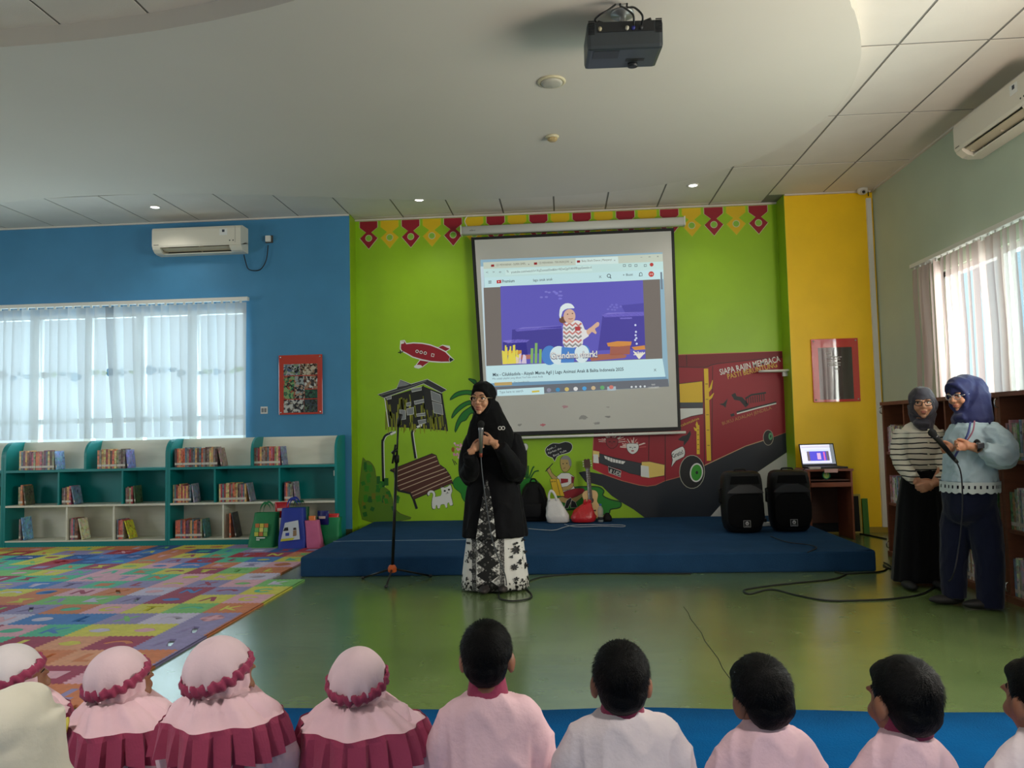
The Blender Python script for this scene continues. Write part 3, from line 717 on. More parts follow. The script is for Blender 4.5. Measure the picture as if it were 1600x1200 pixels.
# border of hanging ornaments
xa, xb = onY(576, 360, YM).x, onY(1185, 345, YM).x
ORN = [(-.107, 0), (.107, 0), (.107, -.075), (.032, -.135), (.107, -.205), (0, -.335), (-.107, -.205), (-.032, -.135), (-.107, -.075)]
for i in range(19):
    cx = xa+(xb-xa)*i/18; zt = 3.745; red = i % 2 == 0; nm = 'painted_ornament#%d' % i
    A.raw(nm, CREAM if red else (196, 206, 40), [(cx+x*1.06, zt+z*1.03+.003) for x, z in ORN], 1)
    A.raw(nm, RED if red else (226, 186, 16), [(cx+x, zt+z) for x, z in ORN], 2)
    ring = [(cx+.035*math.cos(a*PI/8), zt-.205+.035*math.sin(a*PI/8)) for a in range(16)]
    A.raw(nm, CREAM, [(cx+(x-cx)*1.2, zt-.205+(z-zt+.205)*1.2) for x, z in ring], 3); A.raw(nm, (140, 196, 60), ring, 4)
# aeroplane
n = 'painted_aeroplane'
body = [(265, 50), (288, 48), (300, 68), (345, 63), (400, 66), (450, 76), (500, 95), (545, 118), (574, 148), (597, 168), (572, 183), (520, 184), (455, 180), (395, 168), (340, 152), (297, 127), (270, 114), (262, 98)]
A.poly(n, RED, body, 2, outline=WHT, ow=.014)
A.poly(n, RED, [(385, 170), (444, 180), (402, 212), (375, 222), (350, 216)], 3, outline=WHT, ow=.010); A.ell(n, WHT, (373, 211), (25, 11), 4.5, -.05)
A.poly(n, RED, [(493, 94), (525, 77), (570, 84), (573, 101), (545, 117)], 1, outline=WHT, ow=.010); A.poly(n, WHT, [(522, 77), (570, 82), (573, 100), (552, 92)], 3)
A.poly(n, BLK, [(572, 150), (598, 168), (574, 184), (566, 168)], 4, outline=WHT, ow=.006)
for c in ((367, 116), (392, 122), (418, 127)): A.ell(n, WHT, c, (10, 10), 4); A.ell(n, DRED, c, (6, 6), 5)
A.poly(n, WHT, [(457, 128), (476, 132), (472, 152), (454, 148)], 4); A.poly(n, RED, [(460, 132), (472, 135), (469, 148), (458, 145)], 5)
A.poly(n, WHT, [(267, 54), (286, 53), (286, 66), (268, 70)], 4); A.line(n, BLK, [(248, 124), (280, 118)], .012, 4); A.line(n, BLK, [(262, 108), (264, 132)], .01, 4)
# stilt house
n = 'painted_house'; rng = random.Random(5); OL = (120, 124, 20); DK = (24, 24, 20)
A.poly(n, DK, [(165, 408), (405, 334), (430, 600), (190, 588)], 2); A.poly(n, (34, 34, 32), [(405, 334), (520, 378), (556, 612), (430, 600)], 2)
for i in range(26):
    u = rng.random(); x = 172+u*240; y0 = 410-.31*(x-165)+rng.uniform(10, 120); A.line(n, OL if rng.random() < .7 else (150, 150, 40), [(x, y0), (x+rng.uniform(-4, 10), min(y0+rng.uniform(40, 130), 610))], rng.uniform(.010, .026), 3)
for i in range(14): x = rng.uniform(425, 550); y0 = rng.uniform(470, 540); A.line(n, OL, [(x, y0), (x+8, y0+rng.uniform(40, 90))], rng.uniform(.01, .022), 3)
for i in range(22): x = rng.uniform(185, 555); A.line(n, (150, 150, 20), [(x, rng.uniform(560, 590)), (x+rng.uniform(-6, 6), rng.uniform(600, 632))], .009, 3.5)
for q in ([(330, 350), (395, 338), (395, 358), (335, 370)], [(300, 440), (328, 432), (328, 455), (304, 460)], [(348, 428), (410, 415), (412, 434), (352, 448)], [(258, 480), (295, 485), (295, 540), (262, 545)], [(302, 475), (345, 465), (346, 508), (306, 515)], [(362, 508), (420, 500), (422, 516), (366, 522)], [(372, 548), (425, 540), (428, 560), (380, 575)], [(452, 362), (512, 388), (520, 440), (460, 420)], [(462, 430), (522, 448), (530, 512), (472, 500)], [(174, 392), (205, 385), (206, 412), (178, 418)]):
    A.poly(n, GRY, q, 4, outline=WHT, ow=.005)
A.poly(n, (44, 46, 50), [(122, 386), (240, 348), (262, 293), (330, 320), (432, 290), (552, 356), (520, 376), (408, 318), (160, 408)], 5, outline=(206, 206, 200), ow=.007)
A.poly(n, GRY, [(245, 340), (263, 298), (322, 322), (300, 330)], 6); A.line(n, (120, 122, 120), [(140, 390), (300, 345), (425, 300)], .008, 6); A.line(n, WHT, [(165, 410), (190, 588)], .01, 5); A.line(n, BLK, [(405, 330), (432, 600)], .014, 5); A.line(n, BLK, [(520, 380), (556, 615)], .018, 5)
# street lamps
for q, hd in (([(215, 622), (172, 640), (155, 668), (150, 700), (156, 962)], [(198, 630), (232, 612), (236, 626), (205, 642)]), ([(385, 580), (352, 595), (338, 615), (336, 645), (357, 786)], [(362, 584), (398, 570), (398, 584), (370, 596)])):
    n = 'painted_street_lamp#%d' % q[0][0]
    A.line(n, WHT, [(x+3, y) for x, y in q], .034, 1, 4); A.line(n, BLK, q, .026, 2, 4); A.poly(n, WHT, hd, 3, outline=GRY, ow=.004)
n = 'painted_street_lamp#3'; A.line(n, BLK, [(1045, 735), (1046, 905)], .036, 1); A.ell(n, WHT, (1043, 714), (17, 23), 2, outline=GRY, ow=.004)
# park bench
n = 'painted_bench'
A.line(n, BLK, [(200, 856), (228, 872), (238, 960), (250, 985), (325, 1002), (345, 1040), (365, 1100)], .03, 2); A.line(n, BLK, [(580, 930), (592, 945)], .02, 2)
A.poly(n, BRN, [(212, 852), (460, 755), (486, 766), (506, 822), (545, 850), (575, 895), (590, 936), (345, 1042), (325, 1000), (248, 980), (236, 880)], 3, outline=BLK, ow=.008)
for a, b in (((235, 868), (484, 772)), ((240, 898), (494, 800)), ((244, 928), (510, 826)), ((246, 958), (540, 850)), ((262, 982), (556, 868)), ((330, 1000), (574, 894)), ((338, 1020), (584, 914))): A.line(n, (206, 178, 150), [a, ((a[0]+b[0])/2+4, (a[1]+b[1])/2-3), b], .009, 4)
# cat
n = 'painted_cat'
cat_b = [(462, 1040), (480, 1026), (515, 1018), (520, 990), (514, 966), (524, 962), (538, 968), (560, 960), (575, 950), (582, 968), (586, 990), (578, 1012), (582, 1035), (590, 1070), (584, 1078), (572, 1078), (566, 1060), (556, 1068), (555, 1090), (546, 1092), (538, 1072), (515, 1075), (508, 1096), (496, 1096), (492, 1078), (484, 1080), (482, 1098), (466, 1100), (460, 1080)]
A.poly(n, BLK, [(x+(x-525)*.05, y+(y-1030)*.05) for x, y in cat_b], 2, 2); A.poly(n, WHT, cat_b, 3, 2); A.line(n, BLK, [(468, 1040), (474, 1015), (468, 996), (450, 992), (436, 1004), (442, 1018)], .036, 2, 4); A.line(n, WHT, [(468, 1040), (474, 1015), (468, 996), (450, 992), (438, 1004), (444, 1014)], .026, 3.5, 4)
for c in ((540, 988), (566, 980)): A.ell(n, BLK, c, (7, 6), 4)
A.ell(n, BLK, (556, 998), (4, 3), 4); A.line(n, BLK, [(546, 1006), (556, 1004), (566, 1000)], .004, 4)
# bushes and palm
n = 'painted_bush#1'
A.poly(n, (88, 128, 22), [(24, 808), (45, 800), (75, 808), (102, 850), (112, 905), (150, 958), (190, 985), (212, 1035), (222, 1090), (262, 1130), (325, 1163), (24, 1166)], 1, 3, outline=(96, 104, 30), ow=.008)
for i in range(46):
    x = rng.uniform(30, 250); y = rng.uniform(850, 1150)
    if y > 830+max(0, (x-90))*1.45: A.line(n, rng.choice(((30, 116, 24), (52, 132, 20), (120, 116, 20), (24, 96, 24))), [(x, y), (x+rng.uniform(-10, 10), y-rng.uniform(20, 50))], rng.uniform(.03, .06), 1.5+i*.02)
A.poly('painted_bush#2', GRN, [(590, 935), (612, 905), (640, 898), (672, 906), (690, 940), (690, 1080), (668, 1060), (648, 1030), (638, 1000), (602, 970)], 1, 3, outline=DGRN, ow=.008)
n = 'painted_palm'
for q in ([(572, 420), (600, 382), (640, 364), (690, 360), (735, 372), (735, 396), (680, 384), (625, 394)], [(583, 535), (598, 490), (640, 448), (690, 425), (735, 418), (735, 444), (680, 452), (625, 492)], [(605, 622), (612, 565), (645, 505), (690, 470), (735, 446), (735, 500), (700, 505), (672, 545), (640, 560)], [(688, 288), (712, 290), (735, 300), (735, 326), (708, 306)], [(740, 330), (780, 280), (800, 300), (760, 350)]):
    A.poly(n, (22, 118, 40), q, 1, 3, outline=(12, 70, 26), ow=.012)
n = 'painted_flowers'
for i in range(20): A.ell(n, rng.choice(((226, 168, 190), (214, 140, 170), (236, 196, 206))), (595+rng.uniform(0, 50)*1.0, 690+rng.uniform(0, 95)), (7, 7), 2+i*.02, n=8)
A.ell(n, (150, 90, 30), (592, 730), (10, 16), 3); A.line(n, BLK, [(588, 790), (604, 828)], .008, 3); A.line(n, BLK, [(600, 800), (616, 822)], .008, 3)
A.poly('painted_bush#3', GRN, [(1005, 1010), (1015, 940), (1050, 910), (1100, 915), (1145, 955), (1170, 1015), (1180, 1080), (1010, 1100)], 1, 3, outline=DGRN, ow=.008)
for q in ([(1060, 910), (1062, 830)], [(1065, 910), (1090, 845), (1100, 838)], [(1050, 910), (1030, 870), (1016, 866), (1012, 888)], [(1075, 910), (1100, 870), (1128, 862)], [(1055, 908), (1048, 852)]): A.line('painted_bush#3', (16, 96, 22), q, .016, 2.5, 4)
A.flush()

# ---- right part: boy, road, library bus
B = Art(YM, C6, wg)
n = 'painted_road'
B.poly(n, (28, 34, 44), [(362, 690), (392, 682), (440, 690), (600, 720), (900, 700), (1060, 640), (1280, 530), (1500, 468), (1500, 575), (1330, 690), (1230, 790), (1130, 870), (1072, 936), (722, 936), (660, 890), (600, 855), (540, 815), (490, 765), (440, 750), (400, 742)], 1, 0)
B.poly(n, (206, 206, 202), [(1502, 575), (1502, 936), (1072, 936), (1130, 870), (1230, 790), (1330, 690)], 1.2)
n = 'painted_bush#4'
B.poly(n, GRN, [(330, 772), (400, 766), (470, 768), (500, 790), (494, 815), (540, 838), (590, 850), (586, 880), (536, 890), (528, 912), (490, 918), (440, 900), (340, 890), (240, 890), (250, 800)], 1.4, 3, outline=(10, 60, 20), ow=.014)
n = 'painted_boy'
B.poly(n, SKIN, [(188, 672), (206, 664), (216, 690), (240, 712), (256, 716), (252, 745), (222, 728), (202, 700)], 2, 2, outline=BLK, ow=.005); B.line(n, BLK, [(182, 684), (222, 640)], .010, 3)
B.poly(n, SKIN, [(262, 622), (275, 602), (305, 602), (322, 628), (318, 660), (300, 684), (280, 686), (266, 664)], 2, 3, outline=BLK, ow=.005)
B.poly(n, (140, 140, 140), [(266, 618), (280, 598), (305, 600), (322, 624), (322, 655), (310, 648), (306, 622), (280, 618)], 3, 2)
for c in ((278, 642), (298, 640)): B.ell(n, BLK, c, (4, 3), 4, n=8)
B.line(n, (120, 50, 40), [(278, 668), (290, 664)], .006, 4)
B.poly(n, WHT, [(244, 712), (268, 692), (310, 692), (340, 715), (330, 752), (346, 784), (344, 792), (268, 800), (262, 752)], 3, outline=BLK, ow=.005)
B.poly(n, RED, [(264, 722), (305, 724), (305, 742), (266, 750)], 4); B.poly(n, (130, 20, 40), [(322, 708), (340, 716), (334, 752), (322, 744)], 4)
B.poly(n, SKIN, [(240, 775), (300, 765), (325, 745), (336, 755), (318, 780), (262, 790)], 4.5, 2, outline=BLK, ow=.004)
B.poly(n, SKIN, [(300, 815), (370, 790), (400, 800), (350, 850), (320, 862), (270, 850), (240, 830)], 3, 2, outline=BLK, ow=.004)
B.poly(n, RED, [(268, 800), (345, 776), (392, 778), (382, 802), (318, 832), (272, 818)], 4, 2, outline=BLK, ow=.004)
B.poly(n, YEL, [(206, 726), (256, 724), (286, 818), (228, 816)], 5, outline=BLK, ow=.005); B.line(n, BLK, [(240, 726), (262, 816)], .005, 6); B.text(n, BLK, 'IPA', (214, 744), (240, 742), .03, 6)
for q in ([(284, 884), (296, 842), (318, 826), (326, 838), (304, 884)], [(318, 880), (322, 838), (345, 850), (356, 880)]): B.poly(n, BLK, q, 5, outline=WHT, ow=.004)
n = 'painted_speech_bubble#1'
B.poly(n, BLK, [(180, 572), (190, 550), (222, 530), (255, 532), (290, 522), (322, 532), (328, 556), (312, 580), (270, 592), (244, 604), (232, 630), (220, 610), (194, 600)], 2, 2, outline=WHT, ow=.005)
B.text(n, WHT, 'Ayah...!', (190, 572), (240, 552), .035, 3); B.text(n, WHT, 'Ajarkan aku', (196, 590), (268, 562), .035, 3); B.text(n, WHT, 'Baca Tulis', (226, 604), (296, 574), .035, 3)
# bus
n = 'painted_bus'; BL = (12, 14, 18)
B.poly(n, RED, [(438, 600), (445, 470), (470, 300), (700, 80), (905, 50), (1200, 40), (1474, 30), (1488, 472), (1370, 514), (1270, 546), (1045, 652), (905, 715), (830, 735), (780, 758), (735, 764), (690, 758), (600, 735), (500, 700), (440, 670)], 3, outline=(196, 120, 90), ow=.008)
B.poly(n, (124, 12, 30), [(905, 52), (1474, 32), (1476, 60), (1110, 100), (1060, 118), (906, 116)], 3.5)
B.line(n, BL, [(906, 116), (1050, 118), (1120, 98), (1474, 62)], .007, 4, 3); B.line(n, BL, [(948, 50), (950, 114)], .007, 4)
for q in ([(745, 480), (742, 625)], [(832, 485), (833, 736)], [(1043, 120), (1046, 650)], [(1090, 112), (1085, 630)]): B.line(n, (60, 6, 16), q, .008, 4)
B.line(n, (210, 170, 130), [(1048, 650), (1270, 546), (1370, 514)], .009, 4.5)
B.poly(n, YEL, [(905, 208), (1035, 193), (1038, 310), (908, 311)], 4, outline=BL, ow=.008); B.poly(n, (66, 72, 84), [(905, 309), (1038, 311), (1038, 338), (905, 337)], 5); B.poly(n, WHT, [(905, 340), (1038, 338), (1038, 372), (975, 384), (905, 408)], 5, outline=BL, ow=.007)
n = 'painted_bamboo'
for (x0, y0, x1, y1, w) in ((1054, 125, 1070, 626, .05), (1010, 432, 1012, 590, .034)):
    B.line(n, YEL, [(x0, y0), (x1, y1)], w, 5)
    for k in range(1, 6): u = k/6; B.line(n, (150, 100, 10), [(x0+(x1-x0)*u-7*w/.05, y0+(y1-y0)*u), (x0+(x1-x0)*u+7*w/.05, y0+(y1-y0)*u)], .008, 6)
for q in ([(1062, 250), (1080, 230), (1090, 188)], [(1066, 290), (1082, 280), (1096, 258)], [(1010, 462), (996, 455), (988, 444)], [(1010, 445), (1004, 428), (1004, 412)]): B.line(n, YEL, q, [.036, .028, .006], 5.5)
B.text('painted_lettering#1', (222, 188, 60), 'acakotabisa', (908, 446), (1018, 400), .045, 5)
B.text('painted_lettering#2', WHT, 'SIAPA RAJIN MEMBACA', (1132, 160), (1460, 86), .10, 5, bold=.015); B.text('painted_lettering#3', (226, 190, 70), 'PASTI BERUNTUNG', (1174, 182), (1442, 116), .085, 5, bold=.006)
B.text('painted_lettering#4', (190, 130, 70), 'BUKU ADALAH JENDELA', (1145, 432), (1412, 345), .055, 5)
n = 'painted_bird#1'; B.poly(n, BLK, [(1125, 318), (1148, 314), (1172, 288), (1166, 312), (1160, 338), (1148, 326)], 5)
n = 'painted_bird#2'; B.poly(n, BLK, [(902, 510), (925, 492), (948, 486), (968, 462), (972, 482), (960, 512), (932, 546), (934, 520), (912, 516)], 5)
n = 'painted_footbridge'
B.line(n, BLK, [(1202, 262), (1214, 285), (1244, 290), (1278, 328)], .05, 5); B.line(n, BLK, [(1268, 288), (1300, 268), (1380, 256)], .02, 5)
for k in range(9): B.line(n, (54, 22, 26), [(1272+k*12, 286-k*3.2), (1274+k*12, 318-k*2)], .010, 5)
B.line(n, BLK, [(1220, 362), (1436, 308)], .02, 5); B.line(n, WHT, [(1222, 370), (1340, 338), (1436, 314)], .014, 5.5); B.line(n, BLK, [(1188, 380), (1208, 374)], .03, 5)
n = 'painted_speech_bubble#2'
B.poly(n, WHT, [(866, 592), (872, 574), (905, 556), (928, 548), (940, 572), (934, 604), (892, 626), (866, 660), (872, 622)], 5, 2, outline=BL, ow=.006); B.text(n, BLK, 'Gratis!', (874, 612), (934, 586), .07, 6, bold=.012)
n = 'painted_headlight#1'; B.poly(n, (234, 206, 120), [(440, 570), (474, 576), (476, 606), (440, 600)], 5); B.poly(n, WHT, [(442, 590), (468, 592), (472, 640), (442, 636)], 6, 1)
n = 'painted_headlight#2'; B.poly(n, (240, 208, 110), [(704, 632), (748, 630), (830, 648), (828, 706), (745, 720), (702, 714)], 5, outline=BL, ow=.005); B.poly(n, WHT, [(700, 650), (742, 656), (746, 718), (700, 710)], 6, 1)
n = 'painted_grille'; B.poly(n, (48, 54, 62), [(474, 586), (560, 610), (702, 640), (698, 706), (640, 694), (590, 672), (524, 655), (474, 636)], 5, outline=BL, ow=.006); B.poly(n, WHT, [(500, 598), (560, 618), (616, 630), (604, 644), (540, 632), (506, 614)], 6)
for k in range(6): B.line(n, (60, 60, 66), [(518+k*15, 600+k*5), (516+k*15, 634+k*3)], .005, 7)
n = 'painted_bumper'; B.poly(n, (178, 24, 44), [(440, 640), (470, 640), (525, 660), (600, 690), (640, 680), (700, 715), (830, 715), (828, 735), (780, 756), (690, 756), (600, 733), (500, 698), (440, 668)], 4.5, 1)
n = 'painted_number_plate'; B.poly(n, BLK, [(522, 656), (592, 682), (590, 714), (526, 690)], 6, outline=WHT, ow=.005); B.text(n, WHT, 'B UDI', (530, 688), (586, 708), .06, 7, bold=.01)
for i, (c, fc) in enumerate((((655, 558), WHT), ((543, 528), (150, 40, 50)))):
    n = 'painted_mask#%d' % i
    for k in range(34):
        a = -PI/2+rng.uniform(-1.5, 1.5); r0, r1 = 26, rng.uniform(45, 80); B.line(n, rng.choice(((230, 200, 190), (210, 90, 90), (240, 220, 210))), [(c[0]+r0*math.cos(a), c[1]+r0*math.sin(a)), (c[0]+r1*math.cos(a), c[1]+r1*.75*math.sin(a))], .008, 4.2+k*.01)
    B.poly(n, fc, [(c[0]-32, c[1]-22), (c[0], c[1]-27), (c[0]+32, c[1]-20), (c[0]+28, c[1]+14), (c[0], c[1]+32), (c[0]-26, c[1]+14)], 5, 3, outline=BL, ow=.005)
    for s_ in (-12, 12): B.line(n, BLK, [(c[0]+s_-6, c[1]-5), (c[0]+s_+6, c[1]-5)], .008, 6)
    B.line(n, RED, [(c[0]-7, c[1]+14), (c[0]+7, c[1]+14)], .012, 6); B.line(n, BLK, [(c[0], c[1]-4), (c[0], c[1]+6)], .004, 6)
n = 'painted_wheel#1'; B.ell(n, (14, 15, 18), (978, 686), (68, 90), 6, outline=(190, 190, 170), ow=.007); B.ell(n, WHT, (1002, 690), (36, 52), 7, .1); B.ell(n, (56, 160, 40), (1002, 690), (29, 44), 8, .1); B.ell(n, BLK, (1004, 690), (7, 9), 9)
n = 'painted_wheel#2'; B.ell(n, (14, 15, 18), (1392, 500), (27, 41), 6, outline=(180, 170, 150), ow=.006); B.ell(n, (90, 160, 110), (1404, 493), (11, 20), 7); B.ell(n, (30, 60, 36), (1405, 493), (4, 8), 8)
B.flush()
# ================================================================ projection screen
SYp = 8.86
M_cloth = mat('screen_cloth', rgb(206, 204, 198), .85, var=.03, vscale=1.5)
cTL, cTR, cBR, cBL = (onY(*p, SYp) for p in ((736, 371), (1053, 356), (1064, 672.5), (756, 682.5)))
t = thing('projection_screen', 'white pull-down projection screen with black border showing a video page', 'screen', ((cTL.x+cTR.x)/2, SYp, 1.1))
cs = Vector((0, -.001, 0))
mb = MB(); Bk = Vector((0, .002, 0)); mb.add([cBL, cBR, cTR, cTL, cBL+Bk, cBR+Bk, cTR+Bk, cTL+Bk], [(0, 1, 2, 3), (7, 6, 5, 4), (0, 4, 5, 1), (1, 5, 6, 2), (2, 6, 7, 3), (3, 7, 4, 0)]); mb.build('black_border', flat(16, 16, 18), t, inv=True)
iTL, iTR, iBR, iBL = (onY(*p, SYp) for p in ((741.5, 375), (1048.5, 361), (1059, 667), (760.5, 676)))
mb = MB(); mb.add([p+cs for p in (iBL, iBR, iTR, iTL)], [(0, 1, 2, 3)]); mb.build('screen_cloth', M_cloth, t, inv=True)
bl, br = onY(721, 361.5, SYp), onY(1069, 346.5, SYp); mb = MB(); d = (br-bl).normalized()
M_case = mat('screen_case', rgb(214, 212, 204), .4)
mb = MB(); mb.smooth = True
prof = [(-.045, -.045), (.04, -.045), (.05, -.03), (.05, .035), (.035, .048), (-.035, .048), (-.05, .035), (-.05, -.03)]
mb.rings([[p+Vector((0, a, b)) for a, b in prof] for p in (bl, br)]); mb.smooth = False; mb.build('roller_case', M_case, t, inv=True)
for p, s in ((bl, -1), (br, 1)):
    mb = MB(); mb.box(p.x+s*.0-.006, p.x+s*.0+.006, p.y-.056, p.y+.056, p.z-.052, p.z+.054); mb.build('end_cap', M_whitep, t, inv=True)
for p in (bl.lerp(br, .08), bl.lerp(br, .92)): MB().box(p.x-.02, p.x+.02, p.y+.03, YG-.001, p.z-.02, p.z+.03).build('wall_bracket', M_case, t, inv=True)
text_on('maker_mark', 'xbo', flat(60, 60, 60), t, bl+d*.10+Vector((0, -.05, -.012)), bl+d*.17+Vector((0, -.05, -.012)), .016, (0, -.0008, 0))
b0, b1 = onY(754, 686, SYp), onY(1071.5, 675.5, SYp); mb = MB(); mb.smooth = True; mb.tube([b0, b1], .016, 10); mb.build('weight_bar', M_whitep, t, inv=True)
w0 = onY(722, 352, SYp); mb = MB(); mb.smooth = True; mb.tube(spline([w0+Vector((.05, .05, .0)), w0+Vector((.02, .1, .08)), w0+Vector((.06, .11, .15)), w0+Vector((.1, .1, .2))], 5), .006); mb.build('power_cord', M_whitep, t, inv=True)
for (px, py, r, c) in ((883, 636, 6, (200, 150, 160)), (912, 653, 9, (160, 158, 156)), (848, 664, 5, (206, 120, 130)), (812, 664, 5, (158, 156, 152)), (950, 651, 5, (150, 148, 146)), (932, 661, 6, (164, 160, 158)), (950, 636, 3, (176, 170, 168))):
    mb = MB(); c_ = onY(px, py, SYp); k = r/1202*SYp; rg = random.Random(px); mb.prism([(k*rg.uniform(.4, 1.1)*math.cos(a*PI/6), k*.5*rg.uniform(.4, 1.1)*math.sin(a*PI/6)) for a in range(12)], .0004, Matrix.Translation(c_-Vector((0, .0012, 0))) @ Matrix.Rotation(PI/2, 4, 'X')); mb.build('stain', flat(*c), t, inv=True)
# projected picture: light thrown on the cloth
def projm(c):
    n = 'projected_%d_%d_%d' % c
    return mat(n, tuple(v*.32 for v in rgb(*c)[:3])+(1,), .85, emit=rgb(*c), estr=.62)
C5 = lambda x, y: (720+x/3.428, 340+y/3.428)
S = Art(SYp-.0012, C5, t, projm); n = 'projected_picture'
LC = (206, 240, 244)
S.poly(n, (150, 186, 206), [(105, 226), (1080, 186), (1115, 905), (140, 958)], .5)
S.poly(n, (206, 226, 236), [(105, 262), (122, 262), (142, 900), (138, 900)], .8)
S.poly(n, (206, 216, 200), [(120, 240), (1080, 194), (1083, 235), (122, 275)], 1); S.poly(n, (222, 244, 240), [(615, 218), (842, 208), (845, 246), (615, 254)], 1.5)
S.poly(n, (204, 236, 234), [(122, 275), (1083, 235), (1085, 278), (125, 322)], 1); S.poly(n, LC, [(125, 322), (1085, 278), (1085, 330), (128, 376)], 1)
S.poly(n, (216, 244, 240), [(240, 280), (700, 258), (705, 286), (240, 308)], 1.4)
S.poly(n, (206, 240, 246), [(137, 795), (1080, 755), (1098, 862), (142, 905)], 1); S.poly(n, (120, 160, 190), [(142, 888), (1100, 852), (1108, 868), (145, 910)], 1.3)
S.poly(n, (112, 116, 124), [(145, 908), (1110, 864), (1115, 905), (150, 955)], 1.6); S.poly(n, (206, 240, 246), [(195, 922), (445, 908), (447, 946), (196, 956)], 2)
S.poly(n, (124, 116, 110), [(122, 376), (1066, 330), (1080, 755), (137, 795)], 1.5)
V_ = 'projected_video'
S.poly(V_, (104, 98, 196), [(212, 368), (975, 336), (990, 756), (222, 790)], 3)
for q, c in (([(275, 600), (540, 580), (545, 720), (270, 735)], (78, 72, 160)), ([(290, 602), (330, 588), (545, 578), (545, 592), (300, 610)], (132, 124, 214)), ([(760, 520), (980, 505), (988, 700), (735, 712)], (82, 74, 166)), ([(755, 522), (790, 510), (980, 505), (980, 526), (770, 534)], (140, 130, 220)), ([(858, 470), (980, 458), (980, 505), (880, 508)], (88, 82, 176)), ([(225, 660), (300, 652), (370, 655), (350, 668), (250, 674)], (140, 130, 220)), ([(225, 668), (350, 668), (360, 740), (225, 750)], (70, 66, 150)), ([(850, 536), (915, 534), (918, 542), (855, 544)], (150, 140, 224))): S.poly(V_, c, q, 3.6)
for q, c in (([(782, 672), (840, 662), (915, 664), (912, 684), (850, 692), (788, 690)], (220, 150, 80)), ([(800, 690), (908, 684), (905, 732), (798, 738)], (170, 104, 90)), ([(690, 752), (740, 732), (840, 728), (890, 738), (880, 752), (700, 768)], (176, 112, 92)), ([(915, 694), (985, 684), (988, 706), (930, 710)], (220, 150, 80)), ([(225, 716), (325, 710), (326, 730), (226, 740)], (220, 160, 70)), ([(320, 736), (380, 734), (380, 756), (320, 760)], (190, 120, 110))): S.poly(V_, c, q, 4.2)
rng = random.Random(3)
for i in range(16): x = 228+i*5.2; S.line(V_, (232, 220, 96), [(x, 786-i*.3), (x+rng.uniform(-8, 8), 680+rng.uniform(0, 60))], .018, 5)
for i in range(8): x = 300+i*7; S.line(V_, (226, 210, 230), [(x, 782), (x+rng.uniform(-10, 10), 726+rng.uniform(0, 25))], .014, 5)
for x, h_ in ((380, 700), (402, 672), (425, 705)): S.line(V_, (140, 190, 110), [(x, 780), (x+2, h_)], .03, 5)
for i in range(6): S.line(V_, (240, 236, 220), [(955, 755), (925+i*12, 712+rng.uniform(-6, 10))], .014, 5)
S.line(V_, (240, 236, 220), [(925, 735), (985, 728)], .012, 5)
for c in ((935, 576), (938, 612), (936, 630), (940, 646), (934, 656), (942, 676)): S.ell(V_, (214, 220, 250), c, (6, 6), 5, n=8)
for i in range(14): S.ell(V_, (136, 132, 218), (420+rng.uniform(0, 130), 395+rng.uniform(0, 40)), (9, 5), 4, n=8)
for i in range(10): S.ell(V_, (124, 120, 210), (785+rng.uniform(0, 80), 465+rng.uniform(0, 30)), (7, 5), 4, n=8)
K = 'projected_child'
S.ell(K, (84, 140, 214), (475, 738), (42, 52), 5); S.ell(K, (226, 244, 248), (525, 738), (48, 50), 5.3); S.poly(K, (84, 140, 214), [(540, 694), (612, 690), (606, 776), (536, 778)], 5.6); S.ell(K, (226, 244, 248), (648, 730), (40, 48), 5.2); S.ell(K, (84, 140, 214), (660, 726), (34, 44), 5.1)
S.poly(K, (238, 236, 236), [(548, 580), (565, 562), (620, 550), (648, 562), (664, 600), (685, 605), (684, 636), (655, 655), (645, 690), (556, 694), (548, 640)], 6, 2)
for k in range(6):
    z0 = 572+k*22; S.line(K, ((206, 130, 124), (150, 150, 150))[k % 2], [(550+j*16, z0+(8 if j % 2 else -6)) for j in range(7)], .022, 6.4)
S.ell(K, (120, 84, 70), (546, 548), (20, 18), 6.5); S.ell(K, (226, 186, 166), (582, 528), (32, 38), 7); S.poly(K, (236, 246, 248), [(528, 512), (534, 480), (560, 460), (590, 462), (606, 478), (606, 486), (570, 488), (545, 504), (536, 540), (528, 530)], 8, 2)
S.ell(K, (90, 60, 50), (572, 518), (4, 3), 8, n=8); S.ell(K, (90, 60, 50), (598, 514), (4, 3), 8, n=8); S.line(K, (170, 90, 80), [(576, 542), (590, 544), (600, 540)], .008, 8)
S.poly(K, (226, 186, 160), [(672, 606), (700, 585), (730, 560), (742, 566), (738, 582), (718, 596), (728, 616), (720, 624), (702, 612), (684, 630)], 7, 2); S.line(K, (190, 70, 76), [(612, 596), (640, 594)], .05, 7)
cnt = [0]
def _uniq(f):
    def g(part, *a, **k):
        if part == 'projected_lettering': cnt[0] += 1; part = 'projected_lettering#%d' % cnt[0]
        return f(part, *a, **k)
    return g
S.text = _uniq(S.text); S.ell = _uniq(S.ell); S.poly = _uniq(S.poly); S.line = _uniq(S.line); S.rib = _uniq(S.rib)
n = 'projected_lettering'; TX = (52, 66, 76)
S.text(n, WHT, 'Grandma shark!', (482, 756), (732, 746), .105, 10, bold=.03); S.text(n, (70, 62, 110), 'Grandma shark!', (480, 758), (734, 748), .108, 9, bold=.06)
S.text(n, TX, 'Mix - Cilukkadola - Aisyah Mama Agil | Lagu Animasi Anak & Balita Indonesia 2025', (172, 850), (872, 820), .055, 3, bold=.012)
S.text(n, (110, 136, 150), 'Mix adalah playlist yang dibuat YouTube untuk Anda', (170, 868), (440, 856), .032, 3); S.text(n, (110, 130, 140), 'The Soundtracks', (284, 888), (366, 882), .03, 3)
